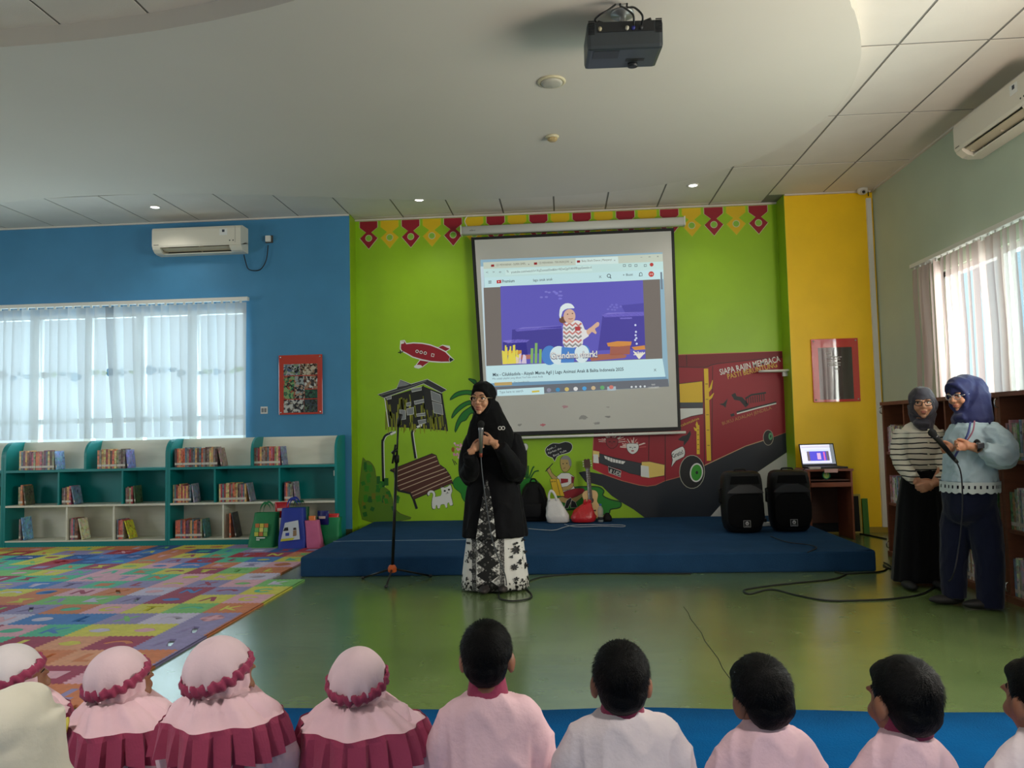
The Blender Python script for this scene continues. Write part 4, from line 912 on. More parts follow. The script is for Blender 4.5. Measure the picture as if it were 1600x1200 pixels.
S.text(n, (110, 130, 140), 'Type here to search', (208, 942), (334, 934), .042, 3)
for k, tt in ((162, 'CD MEWARNAI - SUPER SIMPL'), (392, 'CD MEWARNAI - TEKUNUN JUNI'), (622, 'Baby Shark Dance | Menyanyi')):
    y0 = 260-(k-162)*.048; S.text(n, (120, 116, 100), tt, (k+26, y0), (k+186, y0-8), .036, 3); S.poly(n, (150, 40, 44), [(k, y0-8), (k+17, y0-9), (k+17, y0+3), (k, y0+4)], 3); S.text(n, TX, 'x', (k+198, y0-6), (k+206, y0-6.5), .03, 3)
S.text(n, (92, 104, 104), 'youtube.com/watch?v=XqZsoesa55w&list=RDwQplYAN9RtypGwedo-d', (270, 298), (700, 272), .04, 3)
S.text(n, TX, 'lagu anak anak', (388, 342), (492, 336), .045, 3); S.text(n, TX, 'Premium', (222, 350), (288, 346), .055, 3, bold=.008); S.poly(n, (196, 40, 48), [(192, 336), (216, 334), (217, 351), (193, 353)], 3); S.poly(n, WHT, [(201, 339), (209, 343), (201, 348)], 4)
for k in range(3): S.line(n, TX, [(148, 340+k*6), (164, 339+k*6)], .006, 3)
S.text(n, TX, 'X', (740, 324), (754, 323), .04, 3); S.rib(n, TX, S.P([(793+9*math.cos(a*PI/6), 312+9*math.sin(a*PI/6)) for a in range(12)]), .007, 3, True); S.line(n, TX, [(799, 319), (805, 326)], .009, 3)
S.text(n, TX, '+ Buat', (868, 314), (922, 310), .04, 3); S.ell(n, (200, 76, 70), (1020, 303), (15, 15), 3); S.text(n, WHT, 'M', (1013, 309), (1028, 308), .03, 4); S.ell(n, (190, 70, 66), (1022, 252), (10, 10), 3); S.line(n, TX, [(956, 312), (958, 298), (964, 294), (970, 298), (972, 312), (954, 313)], .007, 3)
for x in (140, 175, 210, 250): S.text(n, (100, 112, 116), {140: '<', 175: '>', 210: 'o', 250: '%'}[x], (x-5, 300-(x-140)*.05), (x+7, 299.5-(x-140)*.05), .04, 3)
for x in (876, 906, 938, 988): S.rib(n, TX, S.P([(x-6, 252), (x+6, 251), (x+6, 262), (x-6, 263)]), .006, 3, True)
for x, tt in ((962, '-'), (1006, 'o'), (1050, 'x')): S.text(n, TX, tt, (x, 216-(x-962)*.05), (x+10, 215.5-(x-962)*.05), .03, 3)
S.text(n, TX, 'X', (1034, 824), (1048, 823), .045, 3)
for i, (x, c) in enumerate(((472, (150, 150, 170)), (520, (70, 150, 200)), (568, (220, 196, 120)), (615, (236, 236, 236)), (662, (90, 170, 230)), (710, (214, 190, 150)), (758, (110, 180, 120)), (806, (214, 130, 120)))): S.ell(n, c, (x, 924-(x-472)*.047), (12, 11), 3, n=10)
S.poly(n, (180, 196, 206), [(784, 906), (830, 904), (831, 926), (785, 928)], 2.5)
for x in (915, 938, 962, 985): S.ell(n, (220, 226, 230), (x, 907-(x-915)*.04), (6, 6), 3, n=8)
S.text(n, WHT, '9:41', (1022, 900), (1040, 899), .03, 3); S.text(n, WHT, '12/02/2025', (1004, 916), (1062, 913), .03, 3)
S.poly(n, (200, 170, 110), [(180, 884), (274, 880), (275, 897), (181, 901)], 3); S.poly(n, (220, 200, 80), [(380, 928), (420, 925), (422, 934), (382, 938)], 3)
S.line(n, (120, 134, 150), [(1073, 292), (1077, 384)], .02, 3)
S.flush()

# ================================================================ ceiling projector
ctr = (.41, 4.3)
t = thing('projector', 'black projector hanging upside down from the ceiling panel', 'projector', (ctr[0], ctr[1], ZP))
mb = MB(); mb.cbox(-.218, .218, 0, .32, -.285, -.125, .022); mb.build('body', mat('projector_black', rgb(52, 58, 62), .42, var=.05), t, rot=(.10, 0, .03))
M_pr = mat('projector_dark', rgb(22, 24, 26), .5)
r_ = dict(rot=(.10, 0, .03))
MB().box(-.16, .165, -.004, .004, -.19, -.135).build('connector_recess', M_pr, t, **r_)
for s in (-1, 1):
    for k in range(9): MB().box(s*.192-.018, s*.192+.018, -.005, .003, -.20+k*.009, -.196+k*.009).build('vent_slat', M_pr, t, **r_)
for x, c in ((-.145, (170, 160, 130)), (.01, (180, 176, 160)), (.045, (36, 40, 120)), (.09, (40, 40, 44))):
    mb = MB(); mb.smooth = True; mb.tube([(x, -.02, -.175), (x, .0, -.175)], .011, 8); mb.build('connector', flat(*c), t, **r_)
for pts in ([(.045, -.018, -.175), (.04, -.06, -.14), (.0, -.03, -.08), (-.02, .05, -.02), (-.02, .06, 0)], [(.09, -.018, -.175), (.09, -.07, -.15), (.05, -.05, -.09), (.02, .05, -.03), (.02, .06, 0)], [(-.05, .03, -.02), (-.1, .0, -.07), (-.14, -.0, -.09), (-.17, .04, -.1), (-.14, .06, -.12)]):
    mb = MB(); mb.smooth = True; mb.tube(spline(pts, 6), .006, 6); mb.build('cable', M_black, t)
mb = MB(); mb.smooth = True; mb.lathe([(.07, 0), (.07, -.015), (.022, -.02), (.022, -.1), (.06, -.105), (.06, -.125)], 18, Matrix.Translation((0, .16, 0))); mb.build('ceiling_mount', mat('mount_grey', rgb(150, 150, 148), .4, .5), t)
for x, y in ((-.15, .05), (.15, .05), (-.15, .27), (.15, .27)): mb = MB(); mb.smooth = True; mb.tube([(0, .16, -.11), (x, y, -.11), (x, y, -.14)], .011, 8); mb.build('mount_arm', M_black, t)
MB().box(-.18, -.03, .03, .14, -.2875, -.283).build('lamp_cover', mat('projector_dark2', rgb(44, 46, 50), .5), t, **r_)
MB().box(.02, .13, .16, .20, -.2865, -.283).build('slot', M_pr, t, **r_)
mb = MB(); mb.smooth = True; mb.lathe([(.03, -.283), (.03, -.305), (.022, -.305)], 16, Matrix.Translation((.07, .24, 0))); mb.build('foot', M_pr, t, **r_)
text_on('maker_mark', 'projector', flat(120, 124, 126), t, Vector((ctr[0]-.12, ctr[1]+.005, ZP-.245)), Vector((ctr[0]-.04, ctr[1]+.005, ZP-.245)), .012, (0, -.006, 0)) if False else None

# ================================================================ air conditioners
M_ac = mat('ac_ivory', rgb(226, 220, 204), .35); M_acd = mat('ac_slot', rgb(46, 40, 34), .6); M_acv = mat('ac_vane', rgb(196, 184, 158), .4)
def air_con(label, loc, rz, L=1.08):
    """origin: wall side, mid length, bottom; front looks to local -y"""
    t = thing('air_conditioner', label, 'air conditioner', loc, rz, 'wall air conditioners'); h = .30
    prof = [(0, 0.0), (0, h), (-.17, h), (-.205, h-.012), (-.215, h-.04), (-.215, .085), (-.205, .062)]
    base = [(0, 0), (-.11, .0), (-.155, .012), (-.195, .045), (-.205, .062), (-.07, .12), (0, .12)]
    M = Matrix(((0, 0, 1, -L/2), (1, 0, 0, 0), (0, 1, 0, 0), (0, 0, 0, 1)))
    mb = MB(); mb.prism([(0, .12), (-.07, .12), (-.205, .064)]+[(-.215, .085), (-.215, h-.04), (-.205, h-.012), (-.17, h), (0, h)], L, M); mb.build('body', M_ac, t)
    c = .09
    MB().prism(base, c, M).build('end_cheek', M_ac, t); MB().prism(base, .14, Matrix.Translation((L-.14, 0, 0)) @ M).build('end_cheek', M_ac, t)
    mb = MB(); mb.prism([(0, 0), (-.11, 0), (-.115, .012), (0, .02)], L-.23, Matrix.Translation((c, 0, 0)) @ M); mb.build('bottom_tray', M_ac, t)
    mb = MB(); mb.prism([(-.02, .02), (-.03, .11), (-.01, .11), (-.0, .02)], L-.23, Matrix.Translation((c, 0, 0)) @ M); mb.build('air_slot', M_acd, t)
    mb = MB(); mb.prism([(-.10, .030), (-.178, .056), (-.174, .064), (-.098, .038)], L-.26, Matrix.Translation((c+.015, 0, 0)) @ M); mb.build('flap', M_acv, t)
    for x in (-L/2+c+.02, 0, L/2-.16): MB().box(x-.004, x+.004, -.14, -.05, .03, .1).build('vane', M_acv, t)
    MB().box(L/2-.25, L/2-.16, -.2165, -.214, .18, .255).build('energy_sticker', flat(232, 232, 228), t)
    MB().box(L/2-.22, L/2-.19, -.2172, -.216, .215, .245).build('sticker_mark', flat(60, 64, 76), t)
    for x in (L/2-.13, L/2-.09): mb = MB(); mb.smooth = True; mb.ell((x, -.215, .115), (.008, .003, .008), 10, 6); mb.build('indicator', flat(50, 60, 64), t)
    MB().box(-L/2+.02, -L/2+.08, -.2164, -.214, .088, .096).build('maker_mark', flat(120, 116, 108), t)
    MB().box(L/2-.068, L/2-.064, -.2162, -.214, .09, h-.02).build('panel_gap', flat(150, 146, 134), t)
    return t
pA = onY(306, 400, YB-.2); ac1 = air_con('ivory wall air conditioner above the blue wall window', (pA.x+.01, YB-.001, 3.345), 0, 1.06)
air_con('ivory wall air conditioner high on the sage wall, cut by the picture edge', (XR-.001, 5.93, 3.335), -PI/2, 1.06)
p = onY(421, 374, YB)
t = thing('plug_socket', 'white socket and plug on the blue wall beside the air conditioner', 'socket', (p.x, YB, p.z))
MB().cbox(-.045, .045, -.012, 0, -.045, .045, .004).build('face_plate', flat(70, 66, 60), t); MB().cbox(-.034, .026, -.05, -.011, -.036, .036, .008).build('plug', M_whitep, t)
a0, q1, q2, a1 = (onY(*q, YB-.03) for q in ((381, 398), (388, 420), (408, 420), (419, 383)))
mb = MB(); mb.smooth = True; mb.tube(spline([a0, onY(384, 410, YB-.03), q1, onY(398, 423, YB-.03), q2, onY(416, 406, YB-.03), a1], 5), .006, 6); mb.build('cord', M_black, t, inv=True)
p = onY(413, 641, YB)
t = thing('light_switch', 'white double wall switch below the blue wall, left of the collage', 'switch', (p.x, YB, p.z)); t['label'] = 'white wall switch between the window and the photo collage'
MB().cbox(-.042, .042, -.01, 0, -.042, .042, .004).build('face_plate', flat(214, 214, 210), t)
for s in (-1, 1): MB().cbox(s*.017-.013, s*.017+.013, -.015, -.009, -.024, .024, .003).build('rocker', flat(120, 128, 134), t)

# ================================================================ acrylic posters
def gloss(name, col):
    m = mat(name, col, .05, spec=.8, coat=1.0); m.node_tree.nodes['Principled BSDF'].inputs['Coat IOR'].default_value = 2.2; m.node_tree.nodes['Principled BSDF'].inputs['Coat Roughness'].default_value = .03; return m
M_clear = None
def poster(label, c4, Y, inner, panels, red=(190, 40, 24), seed=0):
    P = [onY(*p, Y) for p in c4]; x0 = (P[0].x+P[3].x)/2; x1 = (P[1].x+P[2].x)/2; z1 = (P[0].z+P[1].z)/2; z0 = (P[2].z+P[3].z)/2
    t = thing('poster_board', label, 'poster', ((x0+x1)/2, Y, (z0+z1)/2)); w, h = (x1-x0)/2, (z1-z0)/2
    MB().cbox(-w, w, -.012, 0, -h, h, .003).build('backing', gloss('red_acrylic%d' % seed, rgb(*red)), t)
    for sx in (-1, 1):
        for sz in (-1, 1):
            mb = MB(); mb.smooth = True; mb.lathe([(.009, 0), (.009, .008), (.005, .011), (.0005, .011)], 12, Matrix.Translation((sx*(w-.025), -.012, sz*(h-.025))) @ Matrix.Rotation(PI/2, 4, 'X')); mb.build('standoff_screw', mat('chrome', rgb(200, 200, 196), .2, 1), t)
    return t, w, h
t, w, h = poster('red framed collage of photographs on the blue wall', ((436, 556), (504, 553), (504.5, 647), (436.5, 648)), YB-.012, None, None)
def photo_mat(name, c1, c2, c3, sc):
    m = bpy.data.materials.new(name); m.use_nodes = True; nt = m.node_tree; p = nt.nodes['Principled BSDF']; L = nt.links.new
    tc = nt.nodes.new('ShaderNodeTexCoord'); v = nt.nodes.new('ShaderNodeTexVoronoi'); v.inputs['Scale'].default_value = sc; n_ = nt.nodes.new('ShaderNodeTexNoise'); n_.inputs['Scale'].default_value = sc*.6; n_.inputs['Detail'].default_value = 6
    L(tc.outputs['Object'], v.inputs[0]); L(tc.outputs['Object'], n_.inputs[0])
    cr = nt.nodes.new('ShaderNodeValToRGB'); cr.color_ramp.interpolation = 'CONSTANT'; e_ = cr.color_ramp.elements; e_[0].color = rgb(*c1); e_[1].position = .45; e_[1].color = rgb(*c2); q = e_.new(.55); q.color = rgb(*c3); q = e_.new(.65); q.color = rgb(40, 40, 44)
    mx = nt.nodes.new('ShaderNodeMix'); mx.data_type = 'FLOAT'; mx.inputs[0].default_value = .45; L(n_.outputs[0], mx.inputs[2]); sp = nt.nodes.new('ShaderNodeSeparateColor'); L(v.outputs['Color'], sp.inputs[0]); L(sp.outputs[0], mx.inputs[3]); L(mx.outputs[0], cr.inputs[0]); L(cr.outputs[0], p.inputs['Base Color']); p.inputs['Roughness'].default_value = .08; p.inputs['Coat Weight'].default_value = .5
    return m
cells = [(.0, .5, .76, 1., (120, 140, 110), (70, 90, 120), (170, 170, 170)), (.5, 1, .76, 1, (190, 180, 160), (60, 44, 40), (150, 120, 100)), (0, .33, .28, .75, (130, 160, 110), (40, 110, 80), (160, 90, 70)), (.33, .62, .28, .75, (150, 160, 160), (50, 54, 60), (180, 150, 130)), (.62, 1, .48, .75, (150, 120, 100), (200, 200, 196), (70, 60, 60)), (.62, 1, .28, .47, (40, 84, 70), (60, 100, 80), (40, 70, 60)), (0, .6, .0, .27, (190, 190, 186), (120, 110, 100), (70, 70, 80)), (.6, 1, 0, .27, (60, 70, 80), (40, 44, 40), (90, 110, 90))]
for i, (a, b, c, d, c1, c2, c3) in enumerate(cells):
    ix0, ix1, iz0, iz1 = -w*.78, w*.78, -h*.94, h*.70
    MB().box(ix0+(ix1-ix0)*a+.002, ix0+(ix1-ix0)*b-.002, -.0145, -.0125, iz0+(iz1-iz0)*c+.002, iz0+(iz1-iz0)*d-.002).build('photo_print', photo_mat('photo_%d' % i, c1, c2, c3, 38), t)
t, w, h = poster('glossy red framed notice board with a dark sheet on the yellow wall', ((1267, 530), (1341, 528.5), (1343, 627), (1270.5, 629)), YY-.012, None, None, red=(206, 34, 34), seed=1)
MB().box(-w*.72, w*.72, -.0145, -.0125, -h*.92, h*.72).build('dark_sheet', gloss('dark_print', rgb(44, 34, 36)), t)
base = Vector(t.location)
for i, (u, v, L_) in enumerate(((-.3, .52, .3), (-.05, .40, .8), (-.05, .33, .7), (-.05, .22, .75), (-.05, .14, .7), (.05, .02, .3))):
    for k in range(int(9*L_)+1): x_ = w*(u-L_*.4)+w*.8*L_*k/(int(9*L_)+1); MB().box(x_, x_+w*.055*(1+k % 2*.5), -.0156, -.0146, h*v, h*v+.010).build('print_mark', flat(190, 186, 186), t)
# small white bracket shelf on the niche's right side
p0, p1 = onY(1190, 582, 8.85), onY(1232, 581, 8.85)
t = thing('wall_bracket_shelf', 'small white shelf ledge at the right end of the mural', 'shelf', (NX1-.004, 8.85, p0.z))
mb = MB(); mb.smooth = True; mb.prism([(x*1.0, y) for x, y in ([(0, -.09), (0, .09)]+[(-.26-.05*math.cos(a), .09*math.sin(a)) for a in [PI/2-PI*i/10 for i in range(11)]])], .022); mb.smooth = False; mb.build('board', M_whitep, t)
MB().box(-.05, 0, -.02, .02, -.05, 0).build('bracket', M_alu, t)
# ================================================================ brown bookcase along the right wall
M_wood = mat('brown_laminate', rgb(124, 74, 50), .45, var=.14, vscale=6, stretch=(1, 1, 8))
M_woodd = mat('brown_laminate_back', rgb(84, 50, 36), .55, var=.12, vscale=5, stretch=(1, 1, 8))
BX0, BX1, BH = 2.87, 3.24, 1.372
def brown_case(y0, y1, label, divs):
    t = thing('tall_bookcase', label, 'bookcase', ((BX0+BX1)/2, (y0+y1)/2, 0), group='brown bookcases by the right wall')
    o = Vector(t.location); B_ = lambda n, x0, x1, a, b, z0, z1, m=M_wood: MB().box(x0-o.x, x1-o.x, a-o.y, b-o.y, z0, z1).build(n, m, t)
    B_('side_panel', BX0, BX1, y0, y0+.03, 0, BH-.03); B_('side_panel', BX0, BX1, y1-.03, y1, 0, BH-.03)
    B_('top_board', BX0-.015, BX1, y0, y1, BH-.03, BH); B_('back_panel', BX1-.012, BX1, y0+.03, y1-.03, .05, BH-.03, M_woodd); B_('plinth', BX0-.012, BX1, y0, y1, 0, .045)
    e_ = [y0+.03]+divs+[y1-.03]
    for d in divs: B_('divider', BX0+.004, BX1-.012, d-.011, d+.011, .045, BH-.03)
    for a, b in zip(e_, e_[1:]):
        for z in (.905, .455): B_('shelf', BX0+.006, BX1-.012, a+.011, b-.011, z, z+.022)
    for z in (1.30, .10):
        mb = MB(); mb.smooth = True; mb.tube(spline([(BX0-o.x-.004, y1-.015-o.y, z-.03), (BX0-o.x-.022, y1-.015-o.y, z-.02), (BX0-o.x-.022, y1-.015-o.y, z+.02), (BX0-o.x-.004, y1-.015-o.y, z+.03)], 4), .005, 6); mb.build('latch', mat('chrome', (1, 1, 1, 1)), t)
    return t
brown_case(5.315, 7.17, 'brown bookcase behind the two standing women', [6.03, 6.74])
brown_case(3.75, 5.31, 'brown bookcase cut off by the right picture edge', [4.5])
def side_row(y_start, n, w, z, h, label, group, seed, cols=None):
    rng = random.Random(seed); y = y_start
    for i in range(n):
        ww = round(w*rng.choice((.8, 1, 1.2)), 3); hh = round(h+rng.choice((0, .01, -.015, 0)), 2)
        o = link('book', book_mesh(ww, .19, hh), loc=(BX0+.02+rng.uniform(0, .01), y, z), rot=(0, 0, -PI/2)); o.color = rgb(*rng.choice(cols or WARM)); tag(o, label, 'book', group); y -= ww+.001
PALE = [(150, 160, 140), (196, 190, 170), (90, 130, 90), (170, 130, 130), (120, 140, 160), (206, 200, 190), (150, 120, 90), (90, 100, 120), (186, 160, 170)]
for k, (z, h, n) in enumerate(((.928, .245, 20), (.478, .26, 20), (.0465, .24, 22))):
    w_ = ('upper', 'middle', 'lowest')[k]
    side_row(5.27, n, .022, z, h, 'library book spine out on the %s shelf at the right picture edge' % w_, 'books on the %s shelf at the right edge' % w_, 40+k, PALE)
side_row(7.13, 11, .021, .928, .23, 'library book spine out on the upper shelf left of the striped cardigan', 'upper books behind the women', 50, PALE)
side_row(7.13, 10, .021, .478, .23, 'library book spine out on the middle shelf left of the striped cardigan', 'middle books behind the women', 51, PALE)
side_row(5.86, 16, .022, .478, .23, 'library book spine out on the shelf behind the woman in light blue', 'books behind the woman in light blue', 52, PALE)
side_row(5.96, 14, .022, .0465, .23, 'library book spine out on the lowest shelf between the two women', 'lowest books behind the women', 53, PALE)

# ================================================================ small computer desk, laptop, boards
M_desk = mat('red_brown_laminate', rgb(140, 78, 54), .4, var=.12, vscale=6, stretch=(1, 1, 6))
DX0, DX1, DY0, DY1 = 2.50, 2.945, 8.17, 8.60
t = thing('computer_desk', 'small red brown computer desk beside the stage', 'desk', ((DX0+DX1)/2, (DY0+DY1)/2, 0)); o = Vector(t.location)
D_ = lambda n, x0, x1, a, b, z0, z1, m=None: MB().cbox(x0-o.x, x1-o.x, a-o.y, b-o.y, z0, z1, .003).build(n, m or M_desk, t)
D_('desk_top', DX0-.01, DX1+.01, DY0-.01, DY1, .70, .722); D_('side_panel', DX0, DX0+.02, DY0, DY1, 0, .70); D_('side_panel', DX1-.02, DX1, DY0, DY1, 0, .70); D_('mid_shelf', DX0+.02, DX1-.02, DY0+.02, DY1, .60, .614, M_woodd)
D_('keyboard_tray', DX0+.022, DX1-.004, DY0-.012, DY0+.3, .54, .585); D_('back_panel', DX0+.02, DX1-.02, DY1-.012, DY1, .12, .70, M_woodd)
p = onY(1291, 744, DY0+.05)
t = thing('desk_clock', 'small round green clock in the desk opening', 'clock', (p.x, DY0+.05, .6147))
mb = MB(); mb.smooth = True; Mx = Matrix.Translation((0, 0, .042)) @ Matrix.Rotation(PI/2, 4, 'X'); mb.lathe([(.040, -.012), (.042, 0), (.040, .010), (.031, .012), (.031, .004)], 20, Mx); mb.build('case', flat(24, 130, 84, .4), t); MB().lathe([(.031, .0), (.031, .006)], 20, Mx).build('dial', flat(170, 196, 90), t); MB().box(-.003, .003, -.010, -.006, .04, .064).build('hand', flat(240, 240, 230), t)
MB().box(-.012, .012, -.01, .01, 0, .004).build('foot', flat(24, 110, 70), t)
# laptop
lc = Vector(((DX0+DX1)/2+.0, DY0+.16, .722))
t = thing('laptop', 'open black laptop mirroring the video page on the desk', 'laptop', lc, .10)
MB().cbox(-.19, .19, -.125, .125, .001, .02, .004).build('base', flat(28, 28, 30), t); MB().box(-.165, .165, -.04, .10, .0195, .0215).build('keyboard', flat(14, 14, 15), t); MB().box(-.045, .045, -.11, -.05, .0195, .0208).build('touchpad', flat(46, 46, 48), t)
L3 = Matrix.Translation((0, .125, .02)) @ Matrix.Rotation(-.28, 4, 'X')
mb = MB(); mb.cbox(-.19, .19, -.004, .006, 0, .245, .004, L3); lid = mb.build('lid', flat(40, 36, 38), t)
def scr(c, e=1.1): return mat('laptop_%d_%d_%d' % c, rgb(*c), .3, emit=rgb(*c), estr=e)
def scr_rect(n, x0, x1, z0, z1, c, k): MB().box(x0, x1, -.0045-.0004*k, -.004-.0004*k, z0, z1, L3).build(n, scr(c), lid)
scr_rect('display', -.178, .178, .02, .232, (206, 206, 224), 1); scr_rect('video_area', -.11, .12, .055, .16, (70, 66, 190), 2); scr_rect('video_bar', -.118, -.09, .055, .16, (96, 84, 96), 3); scr_rect('video_bar', .09, .118, .055, .16, (96, 84, 96), 3); scr_rect('figure', -.01, .03, .07, .14, (200, 160, 200), 4); scr_rect('desktop_strip', .14, .178, .03, .232, (110, 116, 124), 3); scr_rect('task_bar', -.178, .178, .02, .03, (120, 124, 140), 3); scr_rect('page_header', -.14, .14, .165, .18, (180, 196, 214), 2); scr_rect('figure', .06, .075, .06, .15, (210, 90, 150), 5)
for z, c in ((.2, (160, 160, 180)), (.21, (186, 176, 190))): scr_rect('tab_strip', -.17, .17, z, z+.006, c, 2)
t = thing('paper_note', 'pale pink paper lying over the desk front edge', 'paper', (2.72, DY0-.011, .7222)); mb = MB(); mb.add([(-.06, .08, .001), (.075, .08, .001), (.075, -.004, .001), (-.06, -.004, .001), (.073, -.008, -.035), (-.062, -.008, -.035)], [(0, 3, 2, 1), (3, 5, 4, 2)]); mb.build('sheet', flat(206, 160, 150), t)
t = thing('power_adapter', 'white power adapter on the desk left of the laptop', 'adapter', (2.45, DY0+.03, .7225)); MB().cbox(-.03, .09, -.02, .02, 0, .024, .006, Matrix.Rotation(.15, 4, 'Z')).build('brick', flat(206, 196, 186), t); mb = MB(); mb.smooth = True; mb.tube(spline([(-.03, 0, .012), (-.09, -.02, .0), (-.14, -.06, -.10), (-.15, -.3, -.13)], 6), .005, 6); mb.build('cord', M_black, t)
t.location = (2.54, DY0+.005, .7225)
# boards leaning on the yellow wall
def board(label, x0, x1, h, ybase, cf, cb, lean=.10):
    t = thing('leaning_board', label, 'board', ((x0+x1)/2, ybase, .001), group='boards leaning on the yellow wall'); M = Matrix.Rotation(-lean, 4, 'X'); w = (x1-x0)/2
    MB().box(-w+.02, w-.02, -.005, .004, .02, h-.02, M).build('panel', flat(*cb), t)
    for q in ((-w, -w+.02, 0, h), (w-.02, w, 0, h)): MB().box(q[0], q[1], -.008, .006, q[2], q[3], M).build('frame_rail', flat(*cf), t)
    for q in ((0, .02), (h-.02, h)): MB().box(-w+.02, w-.02, -.008, .006, q[0], q[1], M).build('frame_rail', flat(*cf), t)
board('black board with pale wooden frame leaning behind the desk', 2.56, 3.18, .42, 8.615, (196, 176, 90), (18, 20, 26), .05)
board('narrow green board leaning beside the framed black board', 3.20, 3.26, .37, 8.63, (60, 120, 40), (60, 120, 40), .05)

# ================================================================ PA speakers on the stage
M_pa = mat('speaker_shell', rgb(18, 18, 19), .5, bump=.2, bscale=200, spec=.3); M_grl = mat('speaker_grille', rgb(11, 11, 12), .7, bump=.6, bscale=400, spec=.15)
def pa(label, x, y, rz, hgt=.575):
    t = thing('loudspeaker', label, 'speaker', (x, y, SZ+.008), rz, 'loudspeakers on the stage')
    def ring(z, w, d, n=32, p=3.2, yo=0.):
        out = []
        for i in range(n):
            a = 2*PI*i/n; c, s = math.cos(a), math.sin(a)
            out.append(Vector((w*math.copysign(abs(c)**(2/p), c), yo+d*math.copysign(abs(s)**(2/p), s), z)))
        return out
    mb = MB(); mb.smooth = True
    prof = [(0, .13, .12), (.006, .15, .135), (.03, .172, .15), (.10, .188, .158), (.28, .196, .16), (.42, .192, .158), (.50, .186, .152), (.545, .176, .14), (.565, .158, .12), (.575, .13, .10)]
    mb.rings([ring(z, w, d) for z, w, d in prof]); mb.build('cabinet', M_pa, t)
    mb = MB(); mb.smooth = True; R = []
    for u, v in ((1, -.163), (.96, -.168), (.9, -.171), (.4, -.1735), (.02, -.174)):
        R.append([Vector((.172*u*math.copysign(abs(math.cos(a))**.55, math.cos(a)), v, .205+.165*u*math.copysign(abs(math.sin(a))**.55, math.sin(a)))) for a in [2*PI*i/28 for i in range(28)]])
    mb.rings(R, cap=True); mb.build('woofer_grille', M_grl, t)
    # horn: raised brow with a flared mouth
    mb = MB(); mb.smooth = True
    mb.rings([[Vector((-.165, -.158, .385)), Vector((.165, -.158, .385)), Vector((.16, -.165, .40)), Vector((-.16, -.165, .40))], [Vector((-.15, -.158, .47)), Vector((.15, -.158, .47)), Vector((.14, -.159, .48)), Vector((-.14, -.159, .48))]]) if False else None
    poly = [(-.17, .375), (.17, .375), (.155, .40), (.10, .435), (.06, .452), (-.06, .452), (-.10, .435), (-.155, .40)]
    mb.smooth = False; mb.prism(poly, .03, Matrix.Translation((0, -.146, 0)) @ Matrix.Rotation(PI/2, 4, 'X')); mb.build('horn_lip', mat('speaker_lip', rgb(44, 44, 46), .4), t)
    mb = MB(); mb.prism([(-.14, .46), (.14, .46), (.125, .535), (-.125, .535)], .012, Matrix.Translation((0, -.146, 0)) @ Matrix.Rotation(PI/2, 4, 'X')); mb.build('horn_mouth', M_grl, t)
    MB().cbox(-.034, .034, -.182, -.172, .055, .12, .003).build('badge', flat(18, 18, 18, .3), t)
    for q in ((-.034, .034, .055, .059), (-.034, .034, .116, .12), (-.034, -.030, .059, .116), (.030, .034, .059, .116)): MB().box(q[0], q[1], -.1835, -.1815, q[2], q[3]).build('badge_edge', flat(150, 150, 150), t)
    mb = MB(); mb.lathe([(.016, 0), (.016, .003), (.009, .003), (.009, 0)], 18, Matrix.Translation((0, -.1815, .092)) @ Matrix.Rotation(PI/2, 4, 'X')); mb.build('badge_logo', flat(200, 200, 200), t); MB().box(-.002, .002, -.185, -.182, .088, .112).build('badge_logo_bar', flat(200, 200, 200), t); MB().box(-.02, .02, -.1845, -.182, .064, .069).build('badge_text', flat(140, 140, 140), t)
    mb = MB(); mb.smooth = True; mb.tube(spline([(-.05, .02, .570), (-.045, .02, .59), (.045, .02, .59), (.05, .02, .570)], 4), .009, 8); mb.build('top_handle', M_pa, t)
    mb = MB(); mb.smooth = True; mb.tube([(-.19, 0, .27), (-.212, 0, .275), (-.212, 0, .40), (-.19, 0, .405)], .009, 8); mb.build('side_handle', M_pa, t)
    return t
sp1 = pa('black loudspeaker on the stage, the one nearer the mural bus wheel', 1.70, 7.66, .02)
sp2 = pa('black loudspeaker on the stage, standing beside the desk', 2.16, 7.70, -.05)

# ================================================================ microphone stand
hub = Vector((-1.41, 6.19, .10))
t = thing('microphone_stand', 'black tripod microphone stand with orange hub left of the presenter', 'mic stand', (hub.x, hub.y, 0))
Mst = mat('stand_black', rgb(18, 18, 20), .35, .3)
for f in ((-1.68, 6.30), (-1.13, 6.35), (-1.40, 5.93)):
    mb = MB(); mb.smooth = True; mb.tube([(0, 0, .105), (f[0]-hub.x, f[1]-hub.y, .014)], .008, 8); lg = mb.build('leg', Mst, t); mb = MB(); mb.smooth = True; mb.ell((f[0]-hub.x, f[1]-hub.y, .0145), (.017, .017, .013), 10, 6); mb.build('rubber_foot', M_black, lg)
mb = MB(); mb.smooth = False; mb.lathe([(.026, .075), (.034, .08), (.036, .11), (.026, .13), (.018, .135)], 6); mb.build('hub', mat('orange_hub', rgb(196, 92, 40), .4), t)
pt = onY(622, 655, hub.y); pole_top = Vector((pt.x-hub.x, 0, pt.z))
mb = MB(); mb.smooth = True; mb.tube([(0, 0, .09), (pole_top.x*.75, 0, .98)], .0125, 10); mb.build('lower_pole', Mst, t); mb = MB(); mb.smooth = True; mb.tube([(pole_top.x*.74, 0, .97), (pole_top.x, 0, 1.25)], .008, 8); mb.build('upper_pole', Mst, t)
mb = MB(); mb.smooth = True; mb.lathe([(.014, 0), (.021, .008), (.021, .06), (.014, .068)], 10, Matrix.Translation((pole_top.x*.75, 0, .95))); mb.build('clutch', Mst, t)
